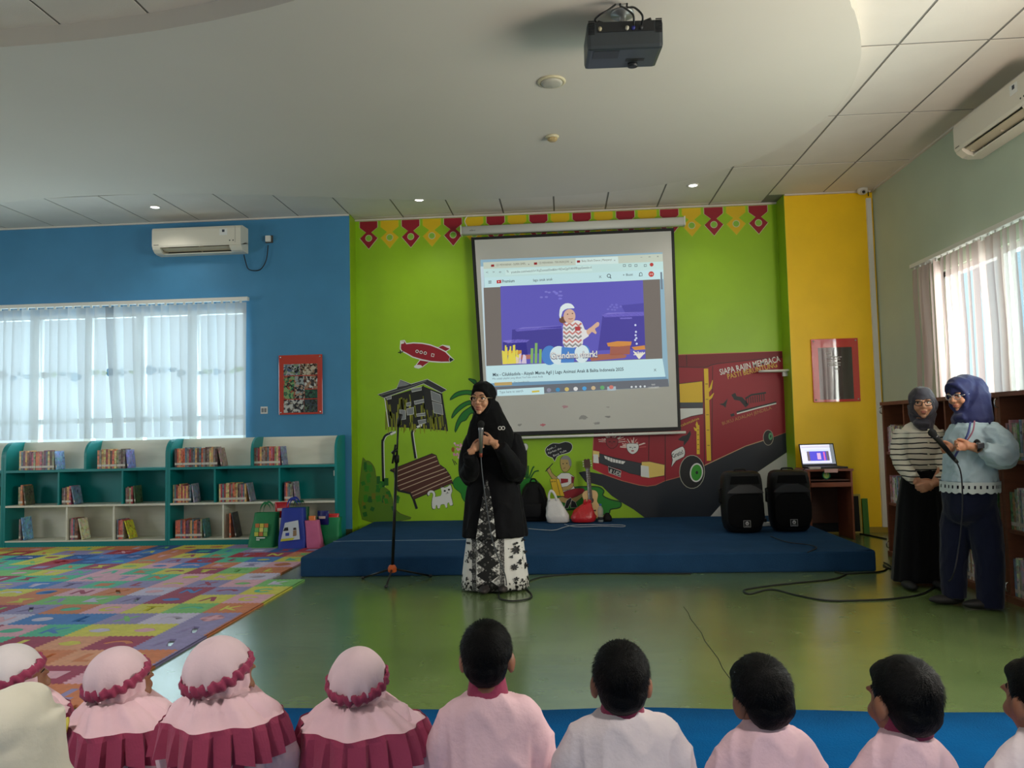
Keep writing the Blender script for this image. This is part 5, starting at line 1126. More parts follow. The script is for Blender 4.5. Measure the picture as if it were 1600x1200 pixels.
mb = MB(); mb.smooth = True; mb.tube([(pole_top.x*.85, -.02, 1.06), (pole_top.x*.85-.04, -.02, 1.03)], .012, 8); mb.build('clamp_knob', Mst, t)
bt = onY(614, 724, hub.y); mb = MB(); mb.smooth = True; mb.tube([(pole_top.x*.85-.01, -.02, 1.10), (bt.x-hub.x, -.02, bt.z)], .0085, 8); mb.build('boom_arm', Mst, t)
mb = MB(); mb.smooth = True; mb.tube([(pole_top.x, 0, 1.25), (pole_top.x+.012, -.01, 1.30), (pole_top.x+.03, -.02, 1.345)], [.012, .016, .013], 8); mb.build('mic_clip', M_black, t)

# ================================================================ shopping bags on the mat
def bag(name, label, base, w, d, h, rz, col, lean=0., top=.92, handle=None, squash=0.):
    t = thing('shopping_bag', label, 'bag', (base[0], base[1], .0136), rz, 'shopping bags by the bookcase')
    M_ = mat('bag_%d_%d_%d' % col, rgb(*col), .55, var=.08, vscale=10, bump=.2, bscale=40)
    mb = MB(); R = []; n = 28; rg = random.Random(hash(name) % 97)
    for i, u in enumerate((0, .03, .25, .5, .75, .97, 1.0)):
        ww, dd = w/2*(1-(1-top)*u)*(1+.04*math.sin(u*5)), d/2*(1-.45*u); r = []
        for k in range(n):
            a = 2*PI*k/n; c, s = math.cos(a), math.sin(a); q = .35
            x = ww*math.copysign(abs(c)**q, c); y = dd*math.copysign(abs(s)**q, s)+.012*math.sin(u*6+x*14)*u
            r.append(Vector((x+lean*u*h+squash*u*u*(x+.1), y+.02*u, u*h*(1-.12*abs(squash)*u))))
        R.append(r)
    mb.smooth = True; mb.rings(R, cap=False); n0 = 0; mb.add([v for v in R[0]], [tuple(range(n))]); mb.build('body', M_, t)
    if handle is not None:
        for s in (-1, 1):
            yy = s*d/2*.5+.02; zt = h; lx = lean*h
            mb = MB(); mb.smooth = True; pts = spline([(lx-w*.22, yy, zt-.04), (lx-w*.18, yy, zt+.05), (lx-w*.06, yy, zt+handle), (lx+w*.06, yy, zt+handle), (lx+w*.18, yy, zt+.05), (lx+w*.22, yy, zt-.04)], 5)
            a_, b_ = [], []
            for p in pts: a_.append(p+Vector((0, -.002, .012))); b_.append(p+Vector((0, .002, -.012)))
            mb.add(a_+b_, [(i, i+1, len(pts)+i+1, len(pts)+i) for i in range(len(pts)-1)]); mb.build('handle', M_, t)
    return t
yb0 = 8.14
gx = onZ(403, 857, .013).x; g = bag('g', 'green fabric shopping bag with coloured letter print by the bookcase', (gx, yb0), .30, .17, .36, -.05, (16, 126, 72), .10, .86, .10)
pc = [(206, 120, 60), (226, 206, 80), (206, 120, 60), (120, 190, 100), (240, 226, 120), (140, 200, 120), (214, 206, 80), (206, 126, 70), (140, 190, 90)]
Mg = Matrix.Rotation(.05, 4, 'X')
for i in range(9): x = -.055+(i % 3)*.05+.10*.2; z = .23-(i//3)*.045; q = .021; MB().box(x-q+.1*(z-.2), x+q+.1*(z-.2), -.0885+.13*z*.36, -.083+.13*z*.36, z-q, z+q).build('letter_print', flat(*pc[i]), g)
for z, L_ in ((.095, .08), (.075, .03)): MB().box(-.04, -.04+L_*1.2, -.0892+.045*z, -.083+.045*z, z, z+.012).build('word_print', flat(226, 230, 220), g)
yel = tag(empty('yellow_lining'), None); bpy.data.objects.remove(yel)
bx = onZ(450, 859, .013).x; b = bag('b', 'blue fabric shopping bag with a white picture panel', (bx, yb0-.09), .30, .19, .41, .04, (34, 56, 160), -.01, .8, .10)
mb = MB(); yo = -.097; mb.add([(-.11, yo, .075), (.095, yo, .095), (.07, yo+.026, .29), (-.07, yo+.024, .265)], [(0, 1, 2, 3)]); mb.build('picture_panel', flat(206, 212, 220), b)
for q, c in ((((-.11, .075), (.095, .095), (.09, .118), (-.105, .10)), (206, 200, 60)), (((-.085, .18), (-.03, .185), (-.035, .22), (-.07, .215)), (24, 26, 34)), (((.02, .125), (.06, .13), (.055, .19), (.02, .185)), (150, 120, 90)), (((-.06, .13), (-.02, .132), (-.02, .165), (-.06, .16)), (50, 70, 170)), (((.02, .19), (.055, .192), (.05, .215), (.022, .213)), (60, 40, 36))):
    mb = MB(); mb.add([(x, yo-.0015+.026*max(0, (z-.075)/.215), z) for x, z in q], [(0, 1, 2, 3)]); mb.build('picture_print', flat(*c), b)
px = onZ(486, 857, .013).x; pk = bag('p', 'pink fabric shopping bag slumped against the green bag', (px+.015, yb0-.10), .16, .14, .28, .1, (196, 96, 140), -.12, .95, None)
gx2 = onZ(500, 855, .013).x; g2 = bag('k', 'green fabric bag toppled beside the stage edge', (gx2+.10, yb0+.05), .17, .14, .30, -.1, (20, 130, 80), -.26, 1.35, None, .2)
g3x = onZ(464, 850, .013).x; g3 = bag('d', 'dark green fabric bag behind the blue bag', (g3x+.02, yb0+.11), .24, .13, .40, 0, (14, 92, 60), .03, .9, .06)
def packet(label, p, s, col, rz, cat='snack packet'):
    t = thing('snack_packet', label, cat, p, rz, 'packets poking out of the bags'); mb = MB(); mb.smooth = True; R = []
    for u in (0, .06, .25, .5, .75, .94, 1.0):
        k = math.sin(PI*min(max(u, .04), .96))**.5; R.append([Vector((s[0]/2*(1 if abs(math.cos(a)) > .3 else .9)*math.copysign(abs(math.cos(a))**.5, math.cos(a))*(1+.04*math.sin(9*u)), s[1]/2*k*math.sin(a), s[2]*u)) for a in [2*PI*i/16 for i in range(16)]])
    mb.rings(R); mb.build('wrapper', mat('wrap_%d_%d_%d' % col, rgb(*col), .25, var=.2, vscale=25), t); MB().box(-s[0]*.3, s[0]*.3, -s[1]*.52, -s[1]*.44, s[2]*.45, s[2]*.62).build('print', flat(228, 200, 190), t)
    return t
packet('red snack packet standing up behind the green letter bag', (gx+.155, yb0+.14, .30), (.15, .05, .17), (190, 24, 40), .1)
packet('orange snack packet in the slumped pink bag', (px-.02, yb0-.09, .20), (.07, .04, .14), (226, 120, 60), .3); packet('navy packet in the top of the slumped pink bag', (px+.06, yb0+.03, .23), (.13, .05, .15), (30, 36, 110), -.2); packet('red packet beside the navy packet in the toppled bag', (px+.15, yb0+.1, .22), (.12, .05, .12), (206, 50, 50), .2)

# ================================================================ things at the back of the stage
Z0 = SZ+.006
def soft(name, label, cat, loc, ringsf, m, n=26, cap=True, rz=0.):
    t = thing(name, label, cat, loc, rz); mb = MB(); mb.smooth = True; R = []
    for (z, w, d, xo, yo, wr) in ringsf: R.append([Vector((xo+w*math.copysign(abs(math.cos(a))**.7, math.cos(a))*(1+wr*math.sin(5*a+z*30)), yo+d*math.copysign(abs(math.sin(a))**.7, math.sin(a))*(1+wr*math.cos(4*a+z*22)), z)) for a in [2*PI*i/n for i in range(n)]])
    mb.rings(R, cap); mb.build('body', m, t); return t
M_bp = mat('black_nylon', rgb(16, 16, 19), .6, var=.15, vscale=9, bump=.3, bscale=50, spec=.2)
bpk = soft('backpack', 'black backpack leaning on the mural next to the white bag', 'backpack', (onY(834, 800, 8.78).x, 8.80, Z0), [(0, .15, .09, 0, 0, .02), (.02, .165, .105, 0, 0, .02), (.12, .165, .11, 0, .01, .03), (.25, .15, .10, 0, .03, .03), (.35, .125, .08, 0, .05, .02), (.41, .08, .05, 0, .06, .02), (.43, .03, .02, 0, .065, 0)], M_bp)
mb = MB(); mb.smooth = True; mb.cbox(-.10, .10, -.135, -.085, .04, .20, .02); mb.build('front_pocket', M_bp, bpk); mb = MB(); mb.smooth = True; mb.tube(spline([(-.04, .06, .42), (-.02, .06, .46), (.02, .06, .46), (.04, .06, .42)], 4), .008); mb.build('carry_loop', M_bp, bpk)
for s in (-1, 1): mb = MB(); mb.smooth = True; mb.tube(spline([(s*.07, -.03, .38), (s*.13, -.12, .25), (s*.15, -.13, .1), (s*.13, -.09, .02)], 5), .012, 6); mb.build('strap', M_bp, bpk)
M_pl = mat('white_plastic_bag', rgb(226, 222, 220), .3, var=.05, vscale=14, bump=.5, bscale=26)
wbg = soft('plastic_bag', 'white plastic carrier bag beside the backpack', 'plastic bag', (onY(870, 808, 8.60).x-.005, 8.58, Z0), [(0, .10, .07, .02, 0, .03), (.01, .125, .085, .02, 0, .04), (.08, .125, .08, .01, 0, .06), (.16, .10, .06, -.005, 0, .07), (.22, .075, .04, -.02, 0, .08), (.26, .06, .025, -.03, 0, .05)], M_pl, cap=True)
for s in (-.03, .02): mb = MB(); mb.smooth = True; mb.tube(spline([(-.075, s, .24), (-.075, s, .30), (-.055, s, .345), (-.03, s, .335), (-.005, s, .29), (.01, s, .24)], 5), [.014]*26, 6); mb.build('handle', M_pl, wbg)
M_rp = mat('red_plastic_bag', rgb(196, 40, 48), .25, var=.12, vscale=12, bump=.6, bscale=30)
rbg = soft('plastic_bag', 'crumpled red plastic bag in front of the guitar', 'plastic bag', (onZ(911, 815, SZ).x, 8.58, Z0), [(0, .09, .07, 0, 0, .06), (.008, .13, .09, 0, 0, .08), (.06, .135, .09, 0, 0, .12), (.13, .10, .07, .01, .01, .16), (.18, .06, .04, .04, .02, .18), (.215, .03, .015, .06, .03, .1)], M_rp)
for q in ([(.05, .02, .19), (.07, .02, .23), (.09, .03, .21)], [(.03, .01, .18), (.02, 0, .22), (.04, .01, .235)]): mb = MB(); mb.smooth = True; mb.tube(spline(q, 4), [.016]*8+[.008], 6); mb.build('knot_ear', M_rp, rbg)
# guitar
gp = onY(925, 806, 8.80)
t = thing('guitar', 'small acoustic guitar leaning against the mural wall', 'guitar', (gp.x, 8.77, Z0+.014), 0); Mw = mat('guitar_spruce', rgb(214, 178, 122), .35, var=.06, vscale=10, stretch=(6, 1, 1)); Ms = mat('guitar_side', rgb(110, 62, 34), .4); Mn = mat('guitar_neck', rgb(70, 40, 26), .45)
T = Matrix.Rotation(-.17, 4, 'X') @ Matrix.Rotation(-.06, 4, 'Y'); half = [(.0, 0), (.06, .003), (.10, .025), (.118, .065), (.115, .105), (.095, .14), (.077, .17), (.072, .19), (.08, .22), (.088, .25), (.085, .28), (.065, .305), (.03, .315), (0, .316)]
half = [(p.x, p.y) for p in spline([(a, b_, 0) for a, b_ in half], 3)]; outl2 = half+[(-a, b_) for a, b_ in reversed(half)][1:-1]
MR = T @ Matrix.Rotation(PI/2, 4, 'X')
mb = MB(); mb.prism(outl2, .07, MR @ Matrix.Translation((0, 0, -.035))); mb.build('body', Ms, t)
mb = MB(); mb.prism([(a*.985, .003+b_*.985) for a, b_ in outl2], .004, MR @ Matrix.Translation((0, 0, .034))); mb.build('sound_board', Mw, t)
mb = MB(); mb.lathe([(.036, .0375), (.036, .039)], 24, MR @ Matrix.Translation((0, .20, 0))); mb.build('rosette', Ms, t); mb = MB(); mb.lathe([(.030, .0385), (.030, .0396)], 24, MR @ Matrix.Translation((0, .20, 0))); mb.build('sound_hole', flat(14, 10, 8), t)
mb = MB(); mb.box(-.05, .05, -.044, -.037, .075, .092, T); mb.build('bridge', Mn, t)
mb = MB(); mb.box(-.024, .024, -.047, -.034, .22, .56, T); mb.build('fretboard', Mn, t); mb = MB(); mb.box(-.02, .02, -.036, -.014, .31, .56, T); mb.build('neck', Ms, t)
for k in range(11): MB().box(-.023, .023, -.0485, -.0468, .545-.028*k*(1-.02*k), .5465-.028*k*(1-.02*k), T).build('fret', mat('chrome', (1, 1, 1, 1)), t)
mb = MB(); mb.prism([(-.026, .56), (.026, .56), (.036, .58), (.034, .665), (.012, .672), (0, .66), (-.012, .672), (-.034, .665), (-.036, .58)], .018, T @ Matrix.Rotation(PI/2, 4, 'X') @ Matrix.Translation((0, 0, .022))); mb.build('headstock', Mn, t)
for s in (-1, 1):
    for k in range(3): mb = MB(); mb.smooth = True; mb.ell((s*.043, -.03, .592+k*.026), (.010, .006, .007), 8, 6, None); me_ = mb.mesh('tuning_peg', M_whitep); me_.transform(T); link('tuning_peg', me_, t)
for k in range(6): mb = MB(); mb.tube([T @ Vector((-.02+.008*k, -.049, .08)), T @ Vector((-.016+.0064*k, -.050, .565))], .0009, 4); mb.build('string', mat('chrome', (1, 1, 1, 1)), t)
# bottle and dark pouch beside the guitar
bp_ = onZ(930, 814, SZ); t = thing('water_bottle', 'clear plastic water bottle standing before the guitar', 'bottle', (bp_.x+.055, 8.56, Z0)); Mb = translucent('clear_pet', rgb(206, 212, 210), .6, .3)
mb = MB(); mb.smooth = True; mb.lathe([(.026, 0), (.031, .006), (.031, .06), (.028, .07), (.031, .08), (.031, .13), (.024, .155), (.012, .17), (.012, .18)], 16); mb.build('bottle_body', Mb, t); mb = MB(); mb.smooth = True; mb.lathe([(.014, .178), (.014, .195), (.001, .196)], 14); mb.build('cap', flat(60, 110, 170), t); mb = MB(); mb.smooth = True; mb.lathe([(.0315, .025), (.0315, .055)], 16); mb.build('label_band', flat(30, 34, 38), t)
soft('pouch', 'small black pouch at the right of the guitar', 'pouch', (onZ(943, 808, SZ).x+.02, 8.62, Z0), [(0, .04, .04, 0, 0, .03), (.01, .055, .05, 0, 0, .05), (.05, .045, .04, 0, 0, .05), (.09, .02, .015, .0, 0, .05)], M_bp)
# power strip behind the speakers
t = thing('power_strip', 'white power strip on the stage between the loudspeakers', 'power strip', (1.96, 8.02, SZ+.005)); MB().cbox(-.10, .12, -.03, .03, 0, .04, .008).build('case', M_whitep, t); MB().cbox(.02, .06, -.02, .02, .04, .075, .006).build('plug', M_black, t); mb = MB(); mb.smooth = True; mb.tube(spline([(.04, 0, .075), (.04, -.01, .12), (.02, .02, .3), (.03, .06, .42)], 5), .005, 6); mb.build('cord', M_black, t)

# ================================================================ cables
def cable(label, pts, r=.006, col=(24, 26, 28), z=0.006, seg=8):
    P_ = [onZ(q[0], q[1], q[2] if len(q) > 2 else z) for q in pts]; mb = MB(); mb.smooth = True; mb.tube(spline(P_, seg), r, 6); return tag(mb.build('cable', flat(*col)), label, 'cable')
cable('black cable looping over the floor toward the woman in light blue', [(1322, 897), (1300, 905), (1240, 911), (1190, 917), (1163, 922), (1172, 928), (1205, 921), (1245, 930), (1290, 938), (1340, 938), (1400, 935), (1440, 928), (1458, 918), (1465, 908)])
cable('black cable running along the stage foot at the right', [(1305, 893), (1322, 896), (1350, 895), (1375, 893), (1386, 888), (1380, 883), (1390, 888), (1412, 892)])
cable('thin black cable coming off the stage corner', [(1381, 879), (1388, 882), (1400, 890), (1412, 897)], .005)
cable('long black cable from the presenter along the stage foot', [(826, 908), (850, 901), (900, 896.5), (960, 895.5), (1020, 896), (1080, 896)], .005)
cable('coiled black cable at the feet of the presenter', [(780, 925), (781, 935), (800, 939), (824, 936), (831, 930), (822, 920), (812, 918)], .0055)
cable('thin white cable lying on the stage', [(826, 826), (850, 828), (868, 828), (884, 823), (905, 820), (960, 820), (976, 821), (972, 823), (940, 822), (900, 823), (882, 819)], .0035, (176, 180, 186), SZ+.0115)
cable('black cable curving over the stage from the loudspeakers', [(1204, 838), (1230, 847), (1262, 851), (1276, 856), (1262, 863)], .0045, (16, 20, 28), SZ+.012)
cable('black cable on the floor beside the desk', [(1344, 834), (1360, 837), (1385, 842)], .008)
# ================================================================ people
def skin_mat(name, c): 
    m = mat(name, rgb(*c), .5, var=.05, vscale=18); m.node_tree.nodes['Principled BSDF'].inputs['Subsurface Weight'].default_value = .06; return m
M_skin = skin_mat('skin_warm', (196, 142, 110)); M_skin2 = skin_mat('skin_tan', (190, 134, 104)); M_skinb = skin_mat('skin_child', (150, 100, 74))
M_lip = mat('lips', rgb(164, 92, 80), .45); M_eye = mat('eye_white', rgb(226, 222, 216), .2); M_iris = mat('iris_dark', rgb(34, 22, 16), .15); M_brow = mat('brow_hair', rgb(46, 34, 28), .8)
def cloth(name, c, rough=.8, var=.06, bump=.25, bscale=70, sheen=.15): return mat(name, rgb(*c), rough, var=var, vscale=12, bump=bump, bscale=bscale, sheen=sheen, spec=.12)
Tr, Rot, Sc = Matrix.Translation, Matrix.Rotation, Matrix.Scale

def hand(mb, M, curl=(.5, .6, .4), ts=1, s=1.0, spread=0., thumb=(.55, .75, -.25), tcurl=.5):
    """wrist at origin, fingers along +x, palm looks to -z, thumb on the ts*y side"""
    A = lambda p: M @ (Vector(p)*s)
    def E(c, r, n=10, k=7):
        q = MB(); q.ell((0, 0, 0), tuple(v*s for v in r), n, k); mb.add([M @ (Vector(v)+Vector(c)*s) for v in q.v], q.f)
    E((.046, 0, 0), (.05, .037, .0145)); E((.075, .004*ts, .001), (.02, .038, .012)); E((.03, .022*ts, -.006), (.032, .016, .014))
    mb.tube([A((-.035, 0, 0)), A((0, 0, 0)), A((.03, 0, 0))], [.026*s, .025*s, .026*s], 10)
    for i, L in enumerate((.070, .079, .073, .057)):
        p = Vector((.084-(.004 if i == 3 else 0), ts*(.0285-.019*i), .001)); yaw = ts*spread*(1.5-i); a = 0.; P = [p-Vector((.012, 0, 0)), p.copy()]
        for j, f in enumerate((.45, .30, .25)):
            a += curl[j]*(1+.06*i); d = Vector((math.cos(a)*math.cos(yaw), math.cos(a)*math.sin(yaw), -math.sin(a))); p = p+d*L*f; P.append(p.copy())
        mb.tube([A(q) for q in P], [.0088*s, .0092*s, .0085*s, .0078*s, .0062*s], 8); E(P[-1], (.0064, .0064, .0064), 8, 5)
    d = Vector((thumb[0], thumb[1]*ts, thumb[2])).normalized(); p = Vector((.022, .026*ts, -.006)); P = [p.copy()]
    for j, L in enumerate((.028, .03, .026)):
        P.append(p+d*L); p = P[-1]; d = (d+Vector((.35*tcurl, -.45*tcurl*ts, -.35*tcurl))).normalized()
    mb.tube([A(q) for q in P], [.0125*s, .0112*s, .0102*s, .008*s], 8); E(P[-1], (.0082, .0082, .0082), 8, 5)

def head_shape(mb, M, s=1.0, ears=True):
    def E(c, r, n=16, k=10, rot=None):
        q = MB(); q.ell((0, 0, 0), r, n, k); mb.add([M @ ((Vector(c)+(rot @ Vector(v) if rot else Vector(v)))*s) for v in q.v], q.f)
    E((0, .012, .030), (.074, .092, .082), 20, 14); E((0, -.030, -.018), (.063, .060, .086)); E((0, -.036, -.068), (.044, .045, .040)); E((0, -.070, -.098), (.019, .017, .015))
    for x in (-1, 1): E((x*.036, -.060, -.032), (.026, .026, .026)); E((x*.030, -.079, .022), (.024, .012, .009)); E((x*.011, -.098, -.030), (.009, .009, .007))
    q = MB(); q.tube([(0, -.082, .018), (0, -.094, -.006), (0, -.107, -.026)], [.0075, .009, .0115], 8); q.ell((0, -.104, -.028), (.012, .010, .009), 10, 6); mb.add([M @ (Vector(v)*s) for v in q.v], q.f)
    E((0, -.086, -.058), (.024, .012, .010)); E((0, -.084, -.072), (.020, .011, .008))
    if ears:
        for x in (-1, 1): E((x*.077, .006, -.012), (.012, .022, .033), 10, 8, Rot(x*.35, 3, 'Z'))
def face_parts(t, M, s=1.0, mouth_open=False, glasses=None, gaze=(0, 0), inv=True, dy=.003):
    sides = (-1, 1); M = M @ Tr((0, dy*s, 0))
    for x in sides:
        mb = MB(); mb.smooth = True; mb.ell((0, 0, 0), (.0135, .008, .0075), 12, 8); o = MB(); o.smooth = True; o.add([M @ ((Vector(v)+Vector((x*.031, -.0762, .004)))*s) for v in mb.v], mb.f); eye = o.build('eye', M_eye, t, inv=inv)
        mb = MB(); mb.ell((0, 0, 0), (.0062, .0035, .0066), 10, 6); o = MB(); o.smooth = True; o.add([M @ ((Vector(v)+Vector((x*.031+gaze[0], -.0826, .004+gaze[1])))*s) for v in mb.v], mb.f); o.build('iris', M_iris, eye, inv=inv)
        o = MB(); o.smooth = True; o.tube([M @ (Vector(p)*s) for p in ((x*.017, -.0845, .006), (x*.024, -.0865, .0108), (x*.032, -.0855, .0118), (x*.041, -.080, .0098), (x*.047, -.074, .005))], [.001*s, .0018*s, .002*s, .0018*s, .0008*s], 6); o.build('lash_line', M_brow, eye, inv=inv)
        o = MB(); o.smooth = True; o.tube([M @ (Vector(p)*s) for p in ((x*.014, -.0915, .026), (x*.028, -.0935, .0315), (x*.042, -.0865, .031), (x*.053, -.074, .025))], [.0026*s, .0036*s, .003*s, .001*s], 6); o.build('eyebrow', M_brow, t, inv=inv)
    o = MB(); o.smooth = True; o.tube([M @ (Vector(p)*s) for p in ((-.024, -.086, -.0615), (-.010, -.0985, -.0575), (0, -.0995, -.059), (.010, -.0985, -.0575), (.024, -.086, -.0615))], [.001*s, .0042*s, .004*s, .0042*s, .001*s], 8); o.build('upper_lip', M_lip, t, inv=inv)
    dz = -.006 if mouth_open else 0
    o = MB(); o.smooth = True; o.tube([M @ (Vector(p)*s) for p in ((-.022, -.086, -.0635), (-.010, -.096, -.0685+dz), (.010, -.096, -.0685+dz), (.022, -.086, -.0635))], [.001*s, .0052*s, .0052*s, .001*s], 8); o.build('lower_lip', M_lip, t, inv=inv)
    if mouth_open: o = MB(); o.smooth = True; q = MB(); q.ell((0, -.093, -.0645), (.014, .005, .0042), 10, 6); o.add([M @ (Vector(v)*s) for v in q.v], q.f); o.build('mouth', flat(60, 24, 24), t, inv=inv)
    if glasses:
        g = empty('glasses', (0, 0, 0), 0, t); g.matrix_parent_inverse = rootinv(t)
        for x in sides:
            o = MB(); o.smooth = True; ring = [M @ (Vector((x*.033+.0245*math.copysign(abs(math.cos(a))**.8, math.cos(a)), -.102+.006*abs(math.cos(a)), .002+.0185*math.copysign(abs(math.sin(a))**.8, math.sin(a))))*s) for a in [2*PI*i/20 for i in range(21)]]; o.tube(ring, .0026*s, 6); o.build('lens_rim', glasses, g, inv=inv)
            o = MB(); o.smooth = True; o.tube([M @ (Vector(p)*s) for p in ((x*.057, -.097, .008), (x*.078, -.06, .008), (x*.08, -.0, .004))], .0018*s, 6); o.build('temple', glasses, g, inv=inv)
        o = MB(); o.smooth = True; o.tube([M @ (Vector(p)*s) for p in ((-.010, -.103, .006), (0, -.106, .009), (.010, -.103, .006))], .0017*s, 6); o.build('bridge', glasses, g, inv=inv)
def hijab_cap(mb, M, s=1.0, fw=.066, fz=(.080, -.112), thick=.017, back=1.0, dy=0.):
    """cap over the skull and the rolled cloth edge that frames the face"""
    def E(c, r, n=18, k=12): q = MB(); q.ell((0, 0, 0), r, n, k); mb.add([M @ ((Vector(c)+Vector(v))*s) for v in q.v], q.f)
    E((0, .030, .030), (.092, .102*back, .096)); E((0, .040, -.045), (.088, .085, .085)); E((0, -.012, .078), (.066, .078, .046))
    zc, hz = (fz[0]+fz[1])/2, (fz[0]-fz[1])/2; pts = []
    for i in range(29):
        a = 2*PI*i/28; x = fw*math.sin(a); z = zc+hz*math.cos(a); y = -.050-.026*math.cos(a)*(1 if math.cos(a) > 0 else .6)+.02*abs(math.sin(a))*(1 if math.cos(a) > -.3 else .5)+dy
        if math.cos(a) < -.5: y -= .020*(-math.cos(a))
        pts.append(M @ (Vector((x, y, z))*s))
    mb.tube(pts, thick*s, 8, cap=False)
    pts2 = [p.lerp(M @ (Vector((0, .03, 0))*s), .16) for p in pts]; mb.tube(pts2, thick*1.25*s, 8, cap=False)
def loft(mb, rows, n=40, fold=0., nf=9, p=2.2, ph=0.):
    """rows: (centre, rx, ry[, rot[, fold scale]])"""
    R = []
    for r in rows:
        c, rx, ry = Vector(r[0]), r[1], r[2]; rot = r[3] if len(r) > 3 else 0; fs = r[4] if len(r) > 4 else 0; ring = []
        for i in range(n):
            a = 2*PI*i/n; ca, sa = math.cos(a), math.sin(a); k = 1+fold*fs*(math.sin(nf*a+ph)+.5*math.sin((nf*2-3)*a+1.3+ph))
            v = Vector((rx*math.copysign(abs(ca)**(2/p), ca)*k, ry*math.copysign(abs(sa)**(2/p), sa)*k, 0)); ring.append(c+Rot(rot, 3, 'Z') @ v)
        R.append(ring)
    mb.rings(R); return R
def px_rows(Y, rows, ratio=.6, yo=0.):
    """(y, x_left, x_right[, depth ratio[, y offset[, fold]]]) silhouettes turned into body sections at depth Y"""
    out = []
    for r in rows:
        a, b = onY(r[1], r[0], Y), onY(r[2], r[0], Y); k = r[3] if len(r) > 3 else ratio; oy = r[4] if len(r) > 4 else yo; fs = r[5] if len(r) > 5 else 0
        out.append((Vector(((a.x+b.x)/2, Y+oy, (a.z+b.z)/2)), abs(b.x-a.x)/2, abs(b.x-a.x)/2*k, 0, fs))
    return out
def wrinkle(amp, sc, st=(1, 1, 1)):
    def f(co, n):
        p = Vector((co.x*sc*st[0], co.y*sc*st[1], co.z*sc*st[2])); a = noise.noise(p); b = 1-2*abs(noise.noise(p*1.7+Vector((7, 3, 1)))); return co+n*(amp*(.6*a+.7*b*abs(b)-.2)+amp*.3*noise.noise(p*3.1))
    return f
def cone(mb, pts, rs, n=12): mb.tube(spline(pts, 4), [rs[min(int(i/4), len(rs)-1)]*(1-(i/4 % 1))+rs[min(int(i/4)+1, len(rs)-1)]*(i/4 % 1) for i in range((len(pts)-1)*4+1)], n)
def mic(label, head_p, tail_p, r=.024, name='microphone', silver=False):
    h, q = Vector(head_p), Vector(tail_p); d = (q-h).normalized(); L = (q-h).length
    t = thing(name, label, 'microphone', q)
    mb = MB(); mb.smooth = True; mb.tube([h-d*r*.95, h-d*r*.6, h, h+d*r*.7, h+d*r*1.0], [r*.3, r*.8, r*1.02, r*.85, r*.7], 14); mb.build('foam_head', mat('foam_black', rgb(14, 14, 15), .95, bump=.6, bscale=500), t, inv=True)
    mb = MB(); mb.smooth = True; mb.tube([h+d*r*.9, h+d*(r+.01), h+d*(r+.03), q], [r*.75, r*.8, r*.68, r*.5], 14); mb.build('grip', mat('mic_silver', rgb(150, 150, 154), .3, .8) if silver else flat(22, 22, 24, .4), t, inv=True)
    mb = MB(); mb.smooth = True; mb.tube([q-d*.002, q+d*.03], [r*.48, r*.42], 10); mb.build('plug', flat(140, 60, 40) if silver else flat(20, 20, 20), t, inv=True)
    return t

# ---------------------------------------------------------------- the presenter
Y0 = 5.85; PX = lambda x, y, dy=0.: onY(x, y, Y0)+Vector((0, dy, 0))
M_blk = cloth('black_cloth', (9, 9, 11), .8, .2, .15, 60, .03); M_blk2 = cloth('black_coat', (11, 11, 15), .7, .2, .2, 40, .04)
t = thing('person', 'woman in black hijab and long black coat speaking into a microphone', 'person', (-.55, Y0, 0))
HM = Tr(PX(755, 623, -.06)) @ Rot(-.27, 4, 'Z') @ Rot(.08, 4, 'X') @ Rot(.05, 4, 'Y'); HS = 1.03
mic_h, mic_q = PX(758.5, 663, -.31), PX(757.5, 706, -.28)
mb = MB(); head_shape(mb, HM, HS, False); mb.tube([HM @ Vector((0, .02, -.07)), PX(762, 668, .0), PX(768, 700, .02)], [.052, .055, .09], 14)
mb.ell(PX(771, 720, .03), (.10, .06, .16)); mb.ell(PX(772, 800, .03), (.10, .06, .25)); 
for sx in (-1, 1): mb.tube([PX(772, 780, .02)+Vector((sx*.07, 0, 0)), PX(772, 860, .02)+Vector((sx*.08, 0, 0)), Vector((PX(772, 900).x+sx*.08, Y0+.02, .05))], [.085, .06, .04], 12)
# her right hand (image left) below, left hand above, both closed on the microphone
wR = PX(744, 702, -.27); wL = PX(776, 690, -.28)
MRh = Matrix.Translation(wR) @ Rot(-.55, 4, 'Y') @ Matrix(((1, 0, 0, 0), (0, 0, -1, 0), (0, 1, 0, 0), (0, 0, 0, 1)))
MLh = Matrix.Translation(wL) @ Rot(.25, 4, 'Y') @ Matrix(((-1, 0, 0, 0), (0, 0, -1, 0), (0, -1, 0, 0), (0, 0, 0, 1)))
hand(mb, MRh, (.75, .95, .6), 1, .88, 0, (.75, .55, -.35), .6); hand(mb, MLh, (.55, .8, .6), -1, .92, .03, (.7, .6, -.3), .5)
eR, eL = PX(735, 738, -.10), PX(806, 736, -.10)
sR, sL = PX(742, 684, .02), PX(797, 684, .02)
mb.tube([PX(771, 715, .03), sR+Vector((.02, 0, -.03)), eR, wR], [.03, .025, .028, .026], 10); mb.tube([PX(771, 715, .03), sL+Vector((-.02, 0, -.03)), eL, wL], [.03, .025, .028, .026], 10)
remesh(mb, 'body', M_skin, t, .0048, 3, inv=True)
face_parts(t, HM, HS, True, mat('gold_wire', rgb(190, 160, 120), .3, .9), (-.003, -.001))
